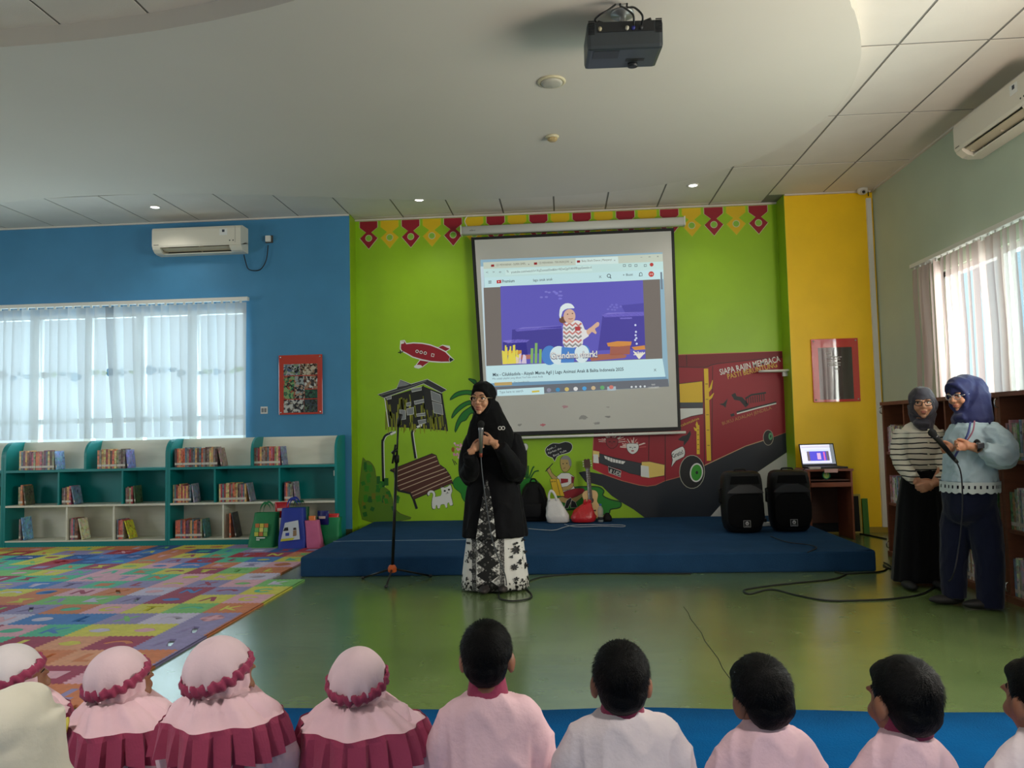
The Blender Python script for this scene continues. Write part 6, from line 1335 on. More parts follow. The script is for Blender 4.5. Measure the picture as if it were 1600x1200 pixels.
# hijab
mb = MB(); hijab_cap(mb, HM, HS*1.0, .070, (.074, -.108), .013)
loft(mb, px_rows(Y0, [(628, 743, 778, .95, .02), (642, 741, 784, .9, .01), (655, 737, 791, .80, -.01), (668, 733, 799, .70, -.02), (682, 730, 805, .66, -.02), (700, 732, 805, .66, -.03), (712, 738, 800, .66, -.03)]), 48, .012, 6)
remesh(mb, 'hijab', M_blk, t, .0075, 6, inv=True, disp=wrinkle(.006, 9, (1, 1, .35)))
# coat with wide sleeves
mb = MB()
loft(mb, px_rows(Y0, [(672, 742, 795, .6, .03), (690, 732, 805, .62, .03), (720, 732, 806, .66, .02), (752, 731, 811, .66, .02, .3), (785, 727, 816, .66, .02, .7), (815, 724, 821, .66, .02, 1), (838, 722.5, 823.5, .66, .02, 1)]), 60, .03, 8)
cone(mb, [sR, PX(733, 712, -.03), eR, PX(742, 722, -.20), wR+Vector((-.03, .01, -.03))], [.075, .075, .075, .058, .046]); cone(mb, [sL, PX(807, 712, -.03), eL, PX(797, 716, -.19), wL+Vector((.045, .01, -.03))], [.078, .08, .082, .064, .05])
cone(mb, [PX(806, 722, -.06), PX(812, 742, -.06), PX(812, 756, -.05)], [.05, .045, .01]); cone(mb, [PX(733, 726, -.06), PX(729, 745, -.06), PX(732, 758, -.05)], [.05, .04, .01])
remesh(mb, 'coat', M_blk2, t, .0075, 5, inv=True, disp=wrinkle(.008, 7, (1, 1, .4)))
# brooch
b = PX(787, 669, -.197); o = MB(); o.smooth = True
for sx in (-1, 1): o.tube([b+Vector((sx*.012+.012*math.cos(a), -.004, .012*math.sin(a))) for a in [2*PI*i/12 for i in range(13)]], .0034, 6)
o.ell(b+Vector((0, -.004, 0)), .006, 8, 6); o.build('brooch', mat('pearl', rgb(214, 210, 204), .25), t, inv=True)
# batik skirt
def batik(xc):
    m = bpy.data.materials.new('batik_print'); m.use_nodes = True; nt = m.node_tree; p = nt.nodes['Principled BSDF']; L = nt.links.new; p.inputs['Roughness'].default_value = .7
    tc = nt.nodes.new('ShaderNodeTexCoord'); sp = nt.nodes.new('ShaderNodeSeparateXYZ'); L(tc.outputs['Object'], sp.inputs[0])
    def mth(op, a, b=None, c=None):
        q = nt.nodes.new('ShaderNodeMath'); q.operation = op
        for i, v in enumerate((a, b, c)):
            if v is None: continue
            if isinstance(v, (int, float)): q.inputs[i].default_value = v
            else: L(v, q.inputs[i])
        return q.outputs[0]
    def mixc(f, a, b):
        q = nt.nodes.new('ShaderNodeMix'); q.data_type = 'RGBA'; L(f, q.inputs[0])
        for i, v in ((6, a), (7, b)):
            if isinstance(v, tuple): q.inputs[i].default_value = v
            else: L(v, q.inputs[i])
        return q.outputs[2]
    BK, WH, GY = rgb(16, 16, 18), rgb(222, 220, 216), rgb(120, 118, 116)
    xx = mth('ABSOLUTE', mth('SUBTRACT', sp.outputs['X'], xc)); f = mth('DIVIDE', xx, .085)
    g = mth('ABSOLUTE', mth('SUBTRACT', mth('FRACT', mth('DIVIDE', sp.outputs['Z'], .088)), .5)); g2 = mth('MULTIPLY', g, 2.0)
    alm = mth('LESS_THAN', f, mth('SUBTRACT', 1.02, mth('MULTIPLY', g2, .75)))
    v1 = nt.nodes.new('ShaderNodeTexVoronoi'); v1.inputs['Scale'].default_value = 42; L(tc.outputs['Object'], v1.inputs[0])
    dots = mth('LESS_THAN', mth('ABSOLUTE', mth('SUBTRACT', v1.outputs['Distance'], .28)), .06)
    inner = mixc(dots, BK, GY); w1_ = nt.nodes.new('ShaderNodeTexNoise'); w1_.inputs['Scale'].default_value = 60; L(tc.outputs['Object'], w1_.inputs[0]); outer = mixc(mth('GREATER_THAN', w1_.outputs[0], .5), WH, GY)
    cen = mixc(alm, outer, inner)
    v2 = nt.nodes.new('ShaderNodeTexVoronoi'); v2.inputs['Scale'].default_value = 9; L(tc.outputs['Object'], v2.inputs[0]); n2 = nt.nodes.new('ShaderNodeTexNoise'); n2.inputs['Scale'].default_value = 46; n2.inputs['Detail'].default_value = 4; L(tc.outputs['Object'], n2.inputs[0])
    leaf = mth('LESS_THAN', mth('ADD', v2.outputs['Distance'], mth('MULTIPLY', mth('SUBTRACT', n2.outputs[0], .5), .8)), .17)
    low = mth('LESS_THAN', mth('ADD', sp.outputs['Z'], mth('MULTIPLY', n2.outputs[0], .06)), .10); zig = mixc(mth('GREATER_THAN', n2.outputs[0], .5), BK, WH)
    side = mixc(low, mixc(leaf, WH, BK), zig)
    strip = mth('LESS_THAN', mth('ABSOLUTE', mth('SUBTRACT', xx, .105)), .018); n3 = nt.nodes.new('ShaderNodeTexNoise'); n3.inputs['Scale'].default_value = 120; L(tc.outputs['Object'], n3.inputs[0]); strc = mixc(mth('GREATER_THAN', n3.outputs[0], .52), rgb(58, 56, 56), rgb(150, 148, 146))
    out = mixc(mth('LESS_THAN', f, 1.03), mixc(strip, side, strc), cen); L(out, p.inputs['Base Color']); return m
skx = PX(765, 880).x
mb = MB(); mb.smooth = True; loft(mb, px_rows(Y0, [(790, 738, 806, .6, .02), (835, 729, 816, .62, .02, .4), (870, 725, 820, .64, .02, .8), (900, 722, 824, .66, .02, 1), (918, 721, 826, .68, .02, 1)]), 96, .028, 9)
sk = mb.build('skirt', batik(skx), t, inv=True)
# flowers and leaves printed on the pale side panels
Kp = lambda x, y: (560+x/3.243, 580+y/3.243)
skrows = px_rows(Y0, [(835, 729, 816, .62, .02), (870, 725, 820, .64, .02), (900, 722, 824, .66, .02), (918, 721, 826, .68, .02)])
def on_skirt(x, z):
    for a, b in zip(skrows, skrows[1:]):
        if b[0].z <= z <= a[0].z or b is skrows[-1]:
            u = (z-b[0].z)/(a[0].z-b[0].z); c = b[0].lerp(a[0], u); rx = b[1]+(a[1]-b[1])*u; ry = b[2]+(a[2]-b[2])*u; break
    q = min(abs(x-c.x)/rx, .985); return Vector((x, c.y-ry*1.045*(1-q**2.2)**(1/2.2)-.004, z))
for i, (kx, ky, kr, np_) in enumerate(((562, 938, 30, 9), (543, 972, 13, 3), (573, 1014, 17, 3), (548, 880, 12, 2), (575, 860, 12, 2), (800, 912, 28, 8), (818, 976, 16, 4), (790, 998, 20, 7), (842, 1000, 20, 6), (795, 880, 12, 2), (830, 868, 12, 3), (775, 945, 10, 3), (840, 930, 12, 3), (540, 1060, 14, 5), (580, 1068, 14, 5), (800, 1058, 14, 5), (835, 1068, 14, 5))):
    c = onY(*Kp(kx, ky), Y0-.15); rr_ = kr/3.243/1202*Y0; mb = MB(); ring = []
    for j in range(36): a = 2*PI*j/36; q = rr_*(.30+.70*abs(math.cos(a*np_/2+i))**.8); ring.append(on_skirt(c.x+q*math.cos(a), c.z+.8*q*math.sin(a)))
    mb.add([on_skirt(c.x, c.z)]+ring, [(0, 1+j, 1+(j+1) % 36) for j in range(36)]); mb.build('flower_print', flat(18, 18, 20), sk, inv=True)
# coat opening so the printed panel shows down the front
rows = px_rows(Y0, [(748, 762, 764.5, .66, .02), (775, 757, 770, .66, .02), (800, 753, 774, .66, .02), (825, 749, 777, .66, .02), (838, 747, 778, .66, .02)])
full = px_rows(Y0, [(748, 731, 811, .66, .02), (775, 728, 815, .66, .02), (800, 725.5, 819, .66, .02), (825, 723, 822, .66, .02), (838.5, 722.5, 823.5, .66, .02)])
mb = MB(); mb.smooth = True; vs = []
for (c, rx, ry, _, _), (c2, rx2, ry2, _, _) in zip(rows, full):
    for k in range(7):
        x = c.x-rx+2*rx*k/6; u = (x-c2.x)/rx2; vs.append((x, c2.y-ry2*max(0, 1-abs(u)**2.2)**(1/2.2)-.024, c.z))
mb.add(vs, [(i*7+k, (i+1)*7+k, (i+1)*7+k+1, i*7+k+1) for i in range(4) for k in range(6)]); mb.build('skirt_front_panel', bpy.data.materials['batik_print'], t, inv=True)
for sx, px_ in ((-1, 760), (1, 788)):
    mb = MB(); mb.smooth = True; q = onZ(px_, 922); mb.ell((q.x, Y0-.10+sx*.02-.02, .032), (.042, .11, .03), 14, 8); remesh(mb, 'shoe', flat(46, 40, 40), t, .007, 3, inv=True)
mc = mic('black foam microphone held in both hands by the presenter', mic_h, mic_q, .026, silver=True)
pts = [mic_q+Vector((0, 0, -.02)), PX(760, 735, -.30), PX(766, 780, -.31), PX(774, 830, -.30), PX(784, 865, -.26), PX(793, 890, -.23), onZ(791, 922, .01)+Vector((0, -.02, 0)), onZ(781, 926, .0065)]
mb = MB(); mb.smooth = True; mb.tube(spline(pts, 6), .0042, 6); mb.build('cord', flat(70, 74, 80), mc, inv=True)

# ---------------------------------------------------------------- woman in the striped cardigan
Y1 = 5.88; PX = lambda x, y, dy=0.: onY(x, y, Y1)+Vector((0, dy, 0))
def stripe_mat():
    m = bpy.data.materials.new('striped_knit'); m.use_nodes = True; nt = m.node_tree; p = nt.nodes['Principled BSDF']; L = nt.links.new; p.inputs['Roughness'].default_value = .85
    tc = nt.nodes.new('ShaderNodeTexCoord'); sp = nt.nodes.new('ShaderNodeSeparateXYZ'); L(tc.outputs['Object'], sp.inputs[0])
    n_ = nt.nodes.new('ShaderNodeTexNoise'); n_.inputs['Scale'].default_value = 6; L(tc.outputs['Object'], n_.inputs[0])
    a = nt.nodes.new('ShaderNodeMath'); a.operation = 'MULTIPLY_ADD'; a.inputs[1].default_value = .025; L(n_.outputs[0], a.inputs[0]); L(sp.outputs['Z'], a.inputs[2])
    b = nt.nodes.new('ShaderNodeMath'); b.operation = 'DIVIDE'; b.inputs[1].default_value = .0385; L(a.outputs[0], b.inputs[0]); c = nt.nodes.new('ShaderNodeMath'); c.operation = 'FRACT'; L(b.outputs[0], c.inputs[0])
    d = nt.nodes.new('ShaderNodeMath'); d.operation = 'LESS_THAN'; d.inputs[1].default_value = .24; L(c.outputs[0], d.inputs[0])
    e1 = nt.nodes.new('ShaderNodeMath'); e1.operation = 'LESS_THAN'; e1.inputs[1].default_value = PX(1440, 676).z; L(sp.outputs['Z'], e1.inputs[0]); g = nt.nodes.new('ShaderNodeMath'); g.operation = 'MULTIPLY'; L(d.outputs[0], g.inputs[0]); L(e1.outputs[0], g.inputs[1])
    mx = nt.nodes.new('ShaderNodeMix'); mx.data_type = 'RGBA'; mx.inputs[6].default_value = rgb(214, 206, 190); mx.inputs[7].default_value = rgb(20, 20, 24); L(g.outputs[0], mx.inputs[0]); L(mx.outputs[2], p.inputs['Base Color']); return m
t = thing('person', 'woman in grey hijab and striped cardigan with hands clasped', 'person', (2.62, Y1, 0))
HM = Tr(PX(1435, 630, -.06)) @ Rot(-.34, 4, 'Z') @ Rot(.06, 4, 'X'); HS = .97
wA, wB = PX(1412, 750, -.24), PX(1432, 752, -.24); eA, eB = PX(1402, 722, -.06), PX(1471, 718, -.06); sA, sB = PX(1413, 674, .02), PX(1463, 674, .02)
mb = MB(); head_shape(mb, HM, HS, False); mb.tube([HM @ Vector((0, .02, -.07)), PX(1438, 668, .03), PX(1438, 690, .03)], [.05, .045, .045], 14); mb.ell(PX(1438, 705, .03), (.09, .045, .13)); mb.ell(PX(1436, 775, .03), (.09, .05, .2))
for sx in (-1, 1): mb.tube([PX(1436, 780, .03)+Vector((sx*.065, 0, 0)), PX(1436, 850, .02)+Vector((sx*.065, 0, 0)), Vector((PX(1434, 890).x+sx*.07, Y1+.02, .05))], [.06, .05, .036], 12)
MAh = Tr(wA) @ Rot(.35, 4, 'Y') @ Matrix(((1, 0, 0, 0), (0, 0, -1, 0), (0, 1, 0, 0), (0, 0, 0, 1))); MBh = Tr(wB) @ Rot(-.35, 4, 'Y') @ Matrix(((-1, 0, 0, 0), (0, 0, -1, 0), (0, -1, 0, 0), (0, 0, 0, 1)))
hand(mb, MAh, (.35, .4, .3), 1, .9, 0, (.8, .4, -.2), .3); hand(mb, Tr((0, -.035, .0)) @ MBh, (.5, .6, .4), -1, .9, 0, (.8, .45, -.2), .4)
mb.tube([PX(1436, 690, .03), sA+Vector((.03, .01, -.03)), eA, wA], [.03, .022, .026, .026], 10); mb.tube([PX(1438, 690, .03), sB+Vector((-.03, .01, -.03)), eB, wB+Vector((0, -.035, 0))], [.03, .022, .026, .026], 10)
remesh(mb, 'body', M_skin2, t, .0048, 3, inv=True); face_parts(t, HM, HS, False, flat(18, 16, 18, .3), (-.004, 0))
M_h1 = cloth('charcoal_hijab', (66, 62, 70), .7, .08, .15, 60)
mb = MB(); hijab_cap(mb, HM, HS, .066, (.080, -.106), .013, 1.12); loft(mb, px_rows(Y1, [(632, 1424, 1462, .9, .05), (648, 1424, 1465, .8, .03), (657, 1424, 1462, .7, .01), (664, 1427, 1457, .62, -.02), (672, 1431, 1452, .5, -.06)]), 36, .02, 5); mb.ell(PX(1458, 632, .05), (.05, .07, .07)); mb.tube([PX(1450, 655, .0), PX(1440, 664, -.08), PX(1428, 658, -.05)], [.03, .025, .02], 10); mb.ell(PX(1434, 661, -.05), (.055, .055, .03))
remesh(mb, 'hijab', M_h1, t, .0075, 6, inv=True, disp=wrinkle(.006, 9))
M_st = stripe_mat(); mb = MB()
loft(mb, px_rows(Y1, [(658, 1428, 1452, .8, .02), (664, 1417, 1463, .62, .03), (674, 1409, 1470, .58, .03), (695, 1409, 1470, .60, .02), (720, 1410, 1469, .62, .01), (734, 1410, 1467, .62, .01), (737, 1413, 1464, .6, .01)]), 48, .015, 6)
cone(mb, [sA, PX(1404, 700, .0), eA, PX(1406, 740, -.17), wA+Vector((-.02, .01, .02))], [.062, .058, .056, .05, .040]); cone(mb, [sB, PX(1470, 700, .0), eB, PX(1456, 740, -.18), wB+Vector((.035, -.02, .015))], [.064, .06, .058, .05, .040])
remesh(mb, 'cardigan', M_st, t, .0075, 4, inv=True, disp=wrinkle(.005, 10))
o = MB(); o.smooth = True
c0 = [PX(1434, y, -.185+.0) for y in (672, 690, 708, 726)]
for i, p in enumerate(c0):
    q = MB(); q.smooth = True; q.lathe([(.008, 0), (.009, .004), (.004, .006)], 10, Tr(p+Vector((0, .018, 0))) @ Rot(PI/2, 4, 'X')); q.build('button', flat(206, 196, 176), t, inv=True)
mb = MB(); loft(mb, px_rows(Y1, [(730, 1413, 1465, .62, .01), (750, 1409, 1467, .66, .01, .3), (790, 1403, 1471, .66, .01, .7), (850, 1399, 1474, .66, .01, 1), (896, 1396, 1475, .66, .01, 1), (908, 1395, 1475, .66, .01, 1)]), 80, .03, 10); mb.smooth = True
remesh(mb, 'skirt', cloth('black_pleated_skirt', (13, 13, 16), .8, .2, .1), t, .009, 2, inv=True)
for x in (1404, 1452): mb = MB(); q = PX(x, 895); mb.ell((q.x, Y1-.17, .032), (.045, .10, .03), 14, 8); remesh(mb, 'shoe', flat(14, 14, 15), t, .007, 3, inv=True)

# ---------------------------------------------------------------- woman in the light blue blouse, seen from her left side
Y2 = 5.18; PX = lambda x, y, dy=0.: onY(x, y, Y2)+Vector((0, dy, 0))
t = thing('person', 'woman in navy hijab and pale blue blouse holding a microphone', 'person', (2.60, Y2, 0))
HM = Tr(PX(1503, 616, 0)) @ Rot(-1.12, 4, 'Z') @ Rot(.22, 4, 'X'); HS = .92
sN, sF = PX(1528, 672, -.11), PX(1512, 672, .11); eN, eF = PX(1540, 712, -.15), PX(1512, 716, .12); wN, wF = PX(1490, 696, -.20), PX(1482, 700, -.06)
mb = MB(); head_shape(mb, HM, HS, False); mb.tube([HM @ Vector((0, .02, -.07)), PX(1514, 655), PX(1518, 680)], [.05, .055, .09], 14); mb.ell(PX(1516, 705), (.07, .08, .14)); mb.ell(PX(1515, 765), (.07, .09, .14))
for (kx, ky, fx, dy) in ((1506, 850, 1500, .07), (1532, 855, 1540, -.07)): mb.tube([PX(1515, 775, dy), PX(kx, ky, dy), Vector((PX(fx, 900).x, Y2+dy, .05))], [.06, .05, .036], 12)
hm = PX(1437, 676, -.17); tm = PX(1474, 716, -.14); axis = (tm-hm).normalized()
def grip(w, finger, micdir, ts):
    X = finger.normalized(); Yv = (micdir-X*micdir.dot(X)).normalized()*ts; Z = X.cross(Yv); return Tr(w) @ Matrix(((X.x, Yv.x, Z.x, 0), (X.y, Yv.y, Z.y, 0), (X.z, Yv.z, Z.z, 0), (0, 0, 0, 1)))
hand(mb, grip(wN, Vector((-1, -.08, .06)), Vector((-.35, .0, .9)), 1), (.55, .6, .4), 1, .9, 0, (.85, .35, -.2), .3)
hand(mb, grip(wF, Vector((-1, -.25, .0)), Vector((-.3, 0, .9)), 1), (.6, .7, .4), 1, .9, 0, (.8, .4, -.2), .3)
mb.tube([PX(1516, 700), sN+Vector((0, .03, -.03)), eN, wN], [.03, .025, .028, .027], 10); mb.tube([PX(1516, 700), sF+Vector((0, -.03, -.03)), eF, wF], [.03, .025, .028, .027], 10)
remesh(mb, 'body', M_skin2, t, .0048, 3, inv=True); face_parts(t, HM, HS, False, mat('silver_wire', rgb(190, 190, 190), .3, .8), (0, -.003))
M_h2 = cloth('navy_hijab', (38, 42, 82), .55, .08, .15, 60)
mb = MB(); hijab_cap(mb, HM, HS*1.04, .066, (.092, -.104), .013, 1.2, -.018); mb.ell(PX(1520, 613, .01), (.095, .095, .105)); loft(mb, px_rows(Y2, [(615, 1500, 1546, .95, .0), (632, 1500, 1546, .9, .0), (645, 1494, 1547, .95, .0), (655, 1490, 1548, 1.05, .0), (664, 1493, 1545, 1.1, .0), (671, 1503, 1538, 1.1, 0)]), 36, .03, 5); mb.ell(PX(1495, 653, -.03), (.035, .07, .03))
remesh(mb, 'hijab', M_h2, t, .0075, 6, inv=True, disp=wrinkle(.007, 9, (1, 1, .6)))
M_bl = cloth('pale_blue_cotton', (168, 190, 200), .8, .05, .3, 50); mb = MB()
loft(mb, px_rows(Y2, [(656, 1498, 1536, 1.2, 0), (666, 1486, 1545, 1.2, 0), (685, 1480, 1548, 1.15, 0), (710, 1479, 1549, 1.1, 0, .4), (735, 1478, 1551, 1.1, 0, .8), (752, 1476, 1553, 1.1, 0, 1)]), 60, .02, 9)
cone(mb, [sN, PX(1541, 690, -.17), eN+Vector((.01, -.03, 0)), PX(1524, 709, -.22), PX(1508, 700, -.22)], [.066, .078, .082, .070, .046]); cone(mb, [sF, PX(1518, 695, .13), eF, PX(1500, 708, .02), PX(1496, 702, -.02)], [.064, .07, .07, .055, .04])
remesh(mb, 'blouse', M_bl, t, .0075, 3, inv=True, disp=wrinkle(.014, 9))
# lace hem: scalloped band with holes
R0, R1 = px_rows(Y2, [(751, 1475.5, 1553.5, 1.1, 0), (766, 1474.5, 1554.5, 1.1, 0)]); mb = MB(); n = 96; vs = []
for j in range(4):
    for i in range(n):
        a = 2*PI*i/n; u = j/3; c = R0[0].lerp(R1[0], u); k = 1+.02*math.sin(9*a); sc = .012*abs(math.sin(10.5*a)) if j == 3 else 0
        vs.append((c.x+R1[1]*math.copysign(abs(math.cos(a))**.91, math.cos(a))*k*1.03, c.y+R1[2]*math.copysign(abs(math.sin(a))**.91, math.sin(a))*k*1.03, c.z-sc))
fs = []
for j in range(3):
    for i in range(n):
        if j == 1 and i % 3 == 1: continue
        fs.append((j*n+i, j*n+(i+1) % n, (j+1)*n+(i+1) % n, (j+1)*n+i))
mb.add(vs, fs); mb.build('lace_hem', cloth('lace_cotton', (196, 206, 206), .85), t, inv=True)
mb = MB()
loft(mb, px_rows(Y2, [(750, 1479, 1550, 1.05, 0), (775, 1476, 1552, 1.05, 0), (800, 1477, 1551, 1.0, 0), (812, 1482, 1549, .9, 0), (822, 1500, 1532, .6, 0)]), 40)
cone(mb, [PX(1505, 790, .05), PX(1500, 830, .06), PX(1499, 880, .07), PX(1500, 937, .07)], [.092, .095, .082, .072]); cone(mb, [PX(1526, 790, -.05), PX(1532, 830, -.06), PX(1537, 880, -.07), PX(1538, 945, -.07)], [.092, .10, .086, .075])
remesh(mb, 'trousers', cloth('navy_trousers', (15, 21, 44), .8, .1, .15), t, .009, 5, inv=True, disp=wrinkle(.006, 9, (1, 1, .5)))
for x, dy in ((1492, .07), (1528, -.07)): mb = MB(); q = PX(x, 930, dy); mb.ell((q.x-.02, Y2+dy, .034), (.115, .046, .032), 14, 8); remesh(mb, 'shoe', flat(16, 16, 17), t, .007, 3, inv=True)
q = wN+Vector((.045, .0, .003)); mb = MB(); mb.smooth = True; mb.tube([q+Vector((.0, .031*math.cos(a), .031*math.sin(a))) for a in [2*PI*i/16 for i in range(17)]], .009, 8); w_ = mb.build('wrist_watch', flat(22, 22, 26), t, inv=True); MB().cbox(q.x-.02, q.x+.02, q.y-.046, q.y-.034, q.z-.018, q.z+.018, .004).build('watch_dial', flat(60, 62, 68, .2), w_, inv=True)
mb = MB(); mb.smooth = True; mb.tube(spline([PX(1496, 660, -.16), PX(1490, 680, -.17), PX(1480, 705, -.13), PX(1478, 716, -.10)], 5), .007, 6); mb.build('lanyard', flat(60, 70, 130), t, inv=True); mb = MB(); mb.smooth = True; mb.tube(spline([PX(1501, 658, -.17), PX(1496, 676, -.18), PX(1484, 700, -.14)], 5), .005, 6); mb.build('lanyard', flat(150, 90, 110), t, inv=True)
mc = mic('black microphone held by the woman in pale blue', hm, tm, .025)
mb = MB(); mb.smooth = True; mb.tube(spline([tm+axis*.02, PX(1482, 740, -.16), PX(1485, 790, -.15), PX(1482, 850, -.13), PX(1474, 900, -.1), onZ(1466, 906, .007)], 6), .0045, 6); mb.build('cord', flat(20, 24, 34), mc, inv=True)

# ---------------------------------------------------------------- seated children seen from behind (local frame: they look to +y)
M_pink = cloth('pale_pink_cotton', (238, 198, 206), .8, .04, .25, 60); M_pinkw = cloth('white_pink_cotton', (236, 220, 222), .8, .04, .25, 60); M_mar = cloth('maroon_cotton', (158, 64, 92), .8, .06, .25, 60); M_cap = cloth('pale_rose_jersey', (226, 196, 202), .7, .04, .15, 60); M_capw = cloth('pale_grey_jersey', (222, 212, 212), .7, .04, .15, 60); M_ivory = cloth('ivory_veil', (222, 214, 196), .75, .04, .15, 50)
FLIP = Rot(PI, 4, 'Z')
def kid_common(t, top, HMl, hs, skin, sh_w, lean, drop=.235, ears=True):
    """body with head, torso, arms, hands as one skin; returns key joints"""
    mb = MB(); head_shape(mb, HMl, hs, ears)
    neck0 = HMl @ Vector((0, .02, -.06)); shz = top-drop
    mb.tube([neck0, Vector((lean*.5, -.005, shz+.02)), Vector((0, 0, shz-.06))], [.040, .042, .07], 12); mb.ell((0, 0, shz-.10), (sh_w*.72, .06, .12)); mb.ell((0, .0, .10), (.11, .08, .09))
    J = {}
    for s in (-1, 1):
        S_ = Vector((s*(sh_w-.03), 0, shz-.02)); E_ = Vector((s*(sh_w+.02), .03, shz-.18)); W_ = Vector((s*.10, .17, .15)); J[s] = (S_, E_, W_)
        mb.tube([S_, E_, W_], [.036, .030, .020], 10); X = Vector((-s*.6, .75, -.1)).normalized(); Zv = Vector((0, 0, 1)); Yv = Zv.cross(X).normalized(); Zv = X.cross(Yv)
        hand(mb, Tr(W_) @ Matrix(((X.x, Yv.x, Zv.x, 0), (X.y, Yv.y, Zv.y, 0), (X.z, Yv.z, Zv.z, 0), (0, 0, 0, 1))), (.25, .35, .3), -s if False else (1 if s < 0 else -1), .62)
        mb.tube([Vector((s*.07, .02, .08)), Vector((s*.12, .19, .075)), Vector((-s*.02, .27, .05))], [.05, .042, .03], 10); mb.ell((-s*.06, .285, .035), (.06, .03, .025))
    remesh(mb, 'body', skin, t, .006, 3); J['shz'] = shz
    return J
def kid_trousers(t, m):
    mb = MB()
    for s in (-1, 1): mb.tube([Vector((s*.06, .0, .085)), Vector((s*.10, .10, .085)), Vector((s*.13, .20, .08)), Vector((s*.06, .255, .062)), Vector((-s*.03, .275, .05))], [.085, .075, .062, .052, .042], 12)
    mb.ell((0, -.01, .085), (.125, .11, .082)); remesh(mb, 'trousers', m, t, .009, 5, disp=wrinkle(.005, 14))
def shirt(t, J, m, sh_w, hip=.15, disp_amp=.006):
    shz = J['shz']; mb = MB()
    loft(mb, [(Vector((0, -.005, shz+.045)), .045, .042), (Vector((0, -.005, shz+.02)), sh_w*.62, .056), (Vector((0, 0, shz-.01)), sh_w*.92, .072), (Vector((0, 0, shz-.07)), sh_w*.98, .086), (Vector((0, -.01, shz-.16)), sh_w*.96, .095), (Vector((0, -.01, .13)), max(sh_w*.95, hip), .105), (Vector((0, 0, .07)), hip+.01, .11)], 40, p=2.4)
    for s in (-1, 1): S_, E_, W_ = J[s]; cone(mb, [S_+Vector((-s*.045, 0, -.004)), S_+Vector((-s*.005, 0, -.008)), S_.lerp(E_, .5)+Vector((s*.012, -.01, 0)), E_, E_.lerp(W_, .55)+Vector((0, 0, -.01)), W_.lerp(E_, .12)], [.040, .048, .050, .048, .042, .034])
    return mb
def hair_strands(mb, M, hs, n, rng, length=.022):
    for i in range(n):
        a = rng.uniform(0, 2*PI); z = rng.uniform(-.55, 1); r = math.sqrt(max(0, 1-z*z)); nn = Vector((r*math.cos(a), r*math.sin(a), z))
        if (nn.y < -.35 and nn.z < .5) or (nn.z < -.2 and nn.y < .25): continue
        p = Vector((nn.x*.081, .018+nn.y*.098, .030+nn.z*.091)); wh = Vector((.1, .75, .65)); d = (nn-wh*nn.dot(wh)-.0*wh); d = (nn-wh.normalized()*.9); d = (d-nn*d.dot(nn)); d = d.normalized() if d.length > .01 else Vector((1, 0, 0)); d = (d*.95+nn*.16+Vector((rng.uniform(-.25, .25), rng.uniform(-.25, .25), rng.uniform(-.2, .2)))).normalized()
        w = nn.cross(d); w = w.normalized()*.0008 if w.length > .01 else Vector((.001, 0, 0)); L = length*rng.uniform(.6, 1.15)
        mb.add([M @ ((p-w)*hs), M @ ((p+w)*hs), M @ ((p+d*L-nn*.002)*hs)], [(0, 1, 2)])
M_hair = mat('black_hair', rgb(8, 7, 7), .5, var=.25, vscale=60, bump=.4, bscale=260, spec=.14)
def boy(label, px, Y, py_top, sh_px, shirt_m, head_yaw=0., head_tilt=0., nod=0., hs=.80, sx_off=0., collar=True, seed=0, drop=.222):
    top = onY(px, py_top, Y).z; bx = onY(sh_px[0], 1150, Y).x; bx1 = onY(sh_px[1], 1150, Y).x; cx = (bx+bx1)/2; sh_w = (bx1-bx)/2-.02
    hx = onY(px, py_top+40, Y).x-cx
    t = thing('person', label, 'person', (cx, Y, .0125)); top -= .0125
    HMl = Tr((hx, .01, top-.121*hs)) @ FLIP @ Rot(head_yaw, 4, 'Z') @ Rot(head_tilt, 4, 'Y') @ Rot(nod, 4, 'X')
    J = kid_common(t, top, HMl, hs, M_skinb, sh_w, hx, drop); kid_trousers(t, M_mar)
    remesh(shirt(t, J, shirt_m, sh_w), 'shirt', shirt_m, t, .0085, 12, fac=.6, disp=wrinkle(.009, 8, (1, 1, .6)))
    if collar:
        mb = MB(); mb.smooth = True; shz = J['shz']; nk = HMl @ Vector((0, .03, -.085)); c = Vector((nk.x*.8, .0, shz+.045)); R = []
        for (dz, r, th) in ((-.012, .056, 0), (.02, .050, 0), (.034, .048, 0), (.034, .043, 0), (.0, .046, 0)): R.append([c+Vector((r*1.08*math.cos(a), r*math.sin(a), dz+.006*math.sin(a))) for a in [2*PI*i/24 for i in range(24)]])
        mb.rings(R, cap=False); mb.build('collar', M_mar, t)
    rng = random.Random(seed); mb = MB()
    def E(c, r): q = MB(); q.ell((0, 0, 0), r, 20, 14); mb.add([HMl @ ((Vector(c)+Vector(v))*hs) for v in q.v], q.f)
    E((0, .020, .034), (.0815, .094, .087)); E((0, .044, -.018), (.070, .060, .062)); E((0, -.030, .066), (.062, .052, .040))
    o = remesh(mb, 'hair', M_hair, t, .006, 4, disp=lambda co, n: co+n*(.0025*noise.noise(co*60)+.003*noise.noise(co*22)))
    mb = MB(); hair_strands(mb, HMl, hs*1.0, 5200, rng); st = mb.build('hair_strands', M_hair, o); st['kind'] = 'stuff'
    face_parts(t, HMl, hs, inv=False, dy=.019)
    return t
boy('boy in pale pink shirt, tallest of the row, straight in front of the presenter', 760, 2.28, 969, (686, 846), M_pink, 0, 0, .12, .93, seed=1, drop=.24)
boy('boy in white shirt with both ears showing, right of the tallest boy', 970, 2.18, 1001, (884, 1066), M_pinkw, 0, 0, .08, .96, seed=2)
boy('boy with tousled hair and head tilted to the left in a pink shirt', 1190, 2.16, 1023, (1122, 1272), M_pink, .25, .16, .18, .95, seed=3, collar=False, drop=.212)
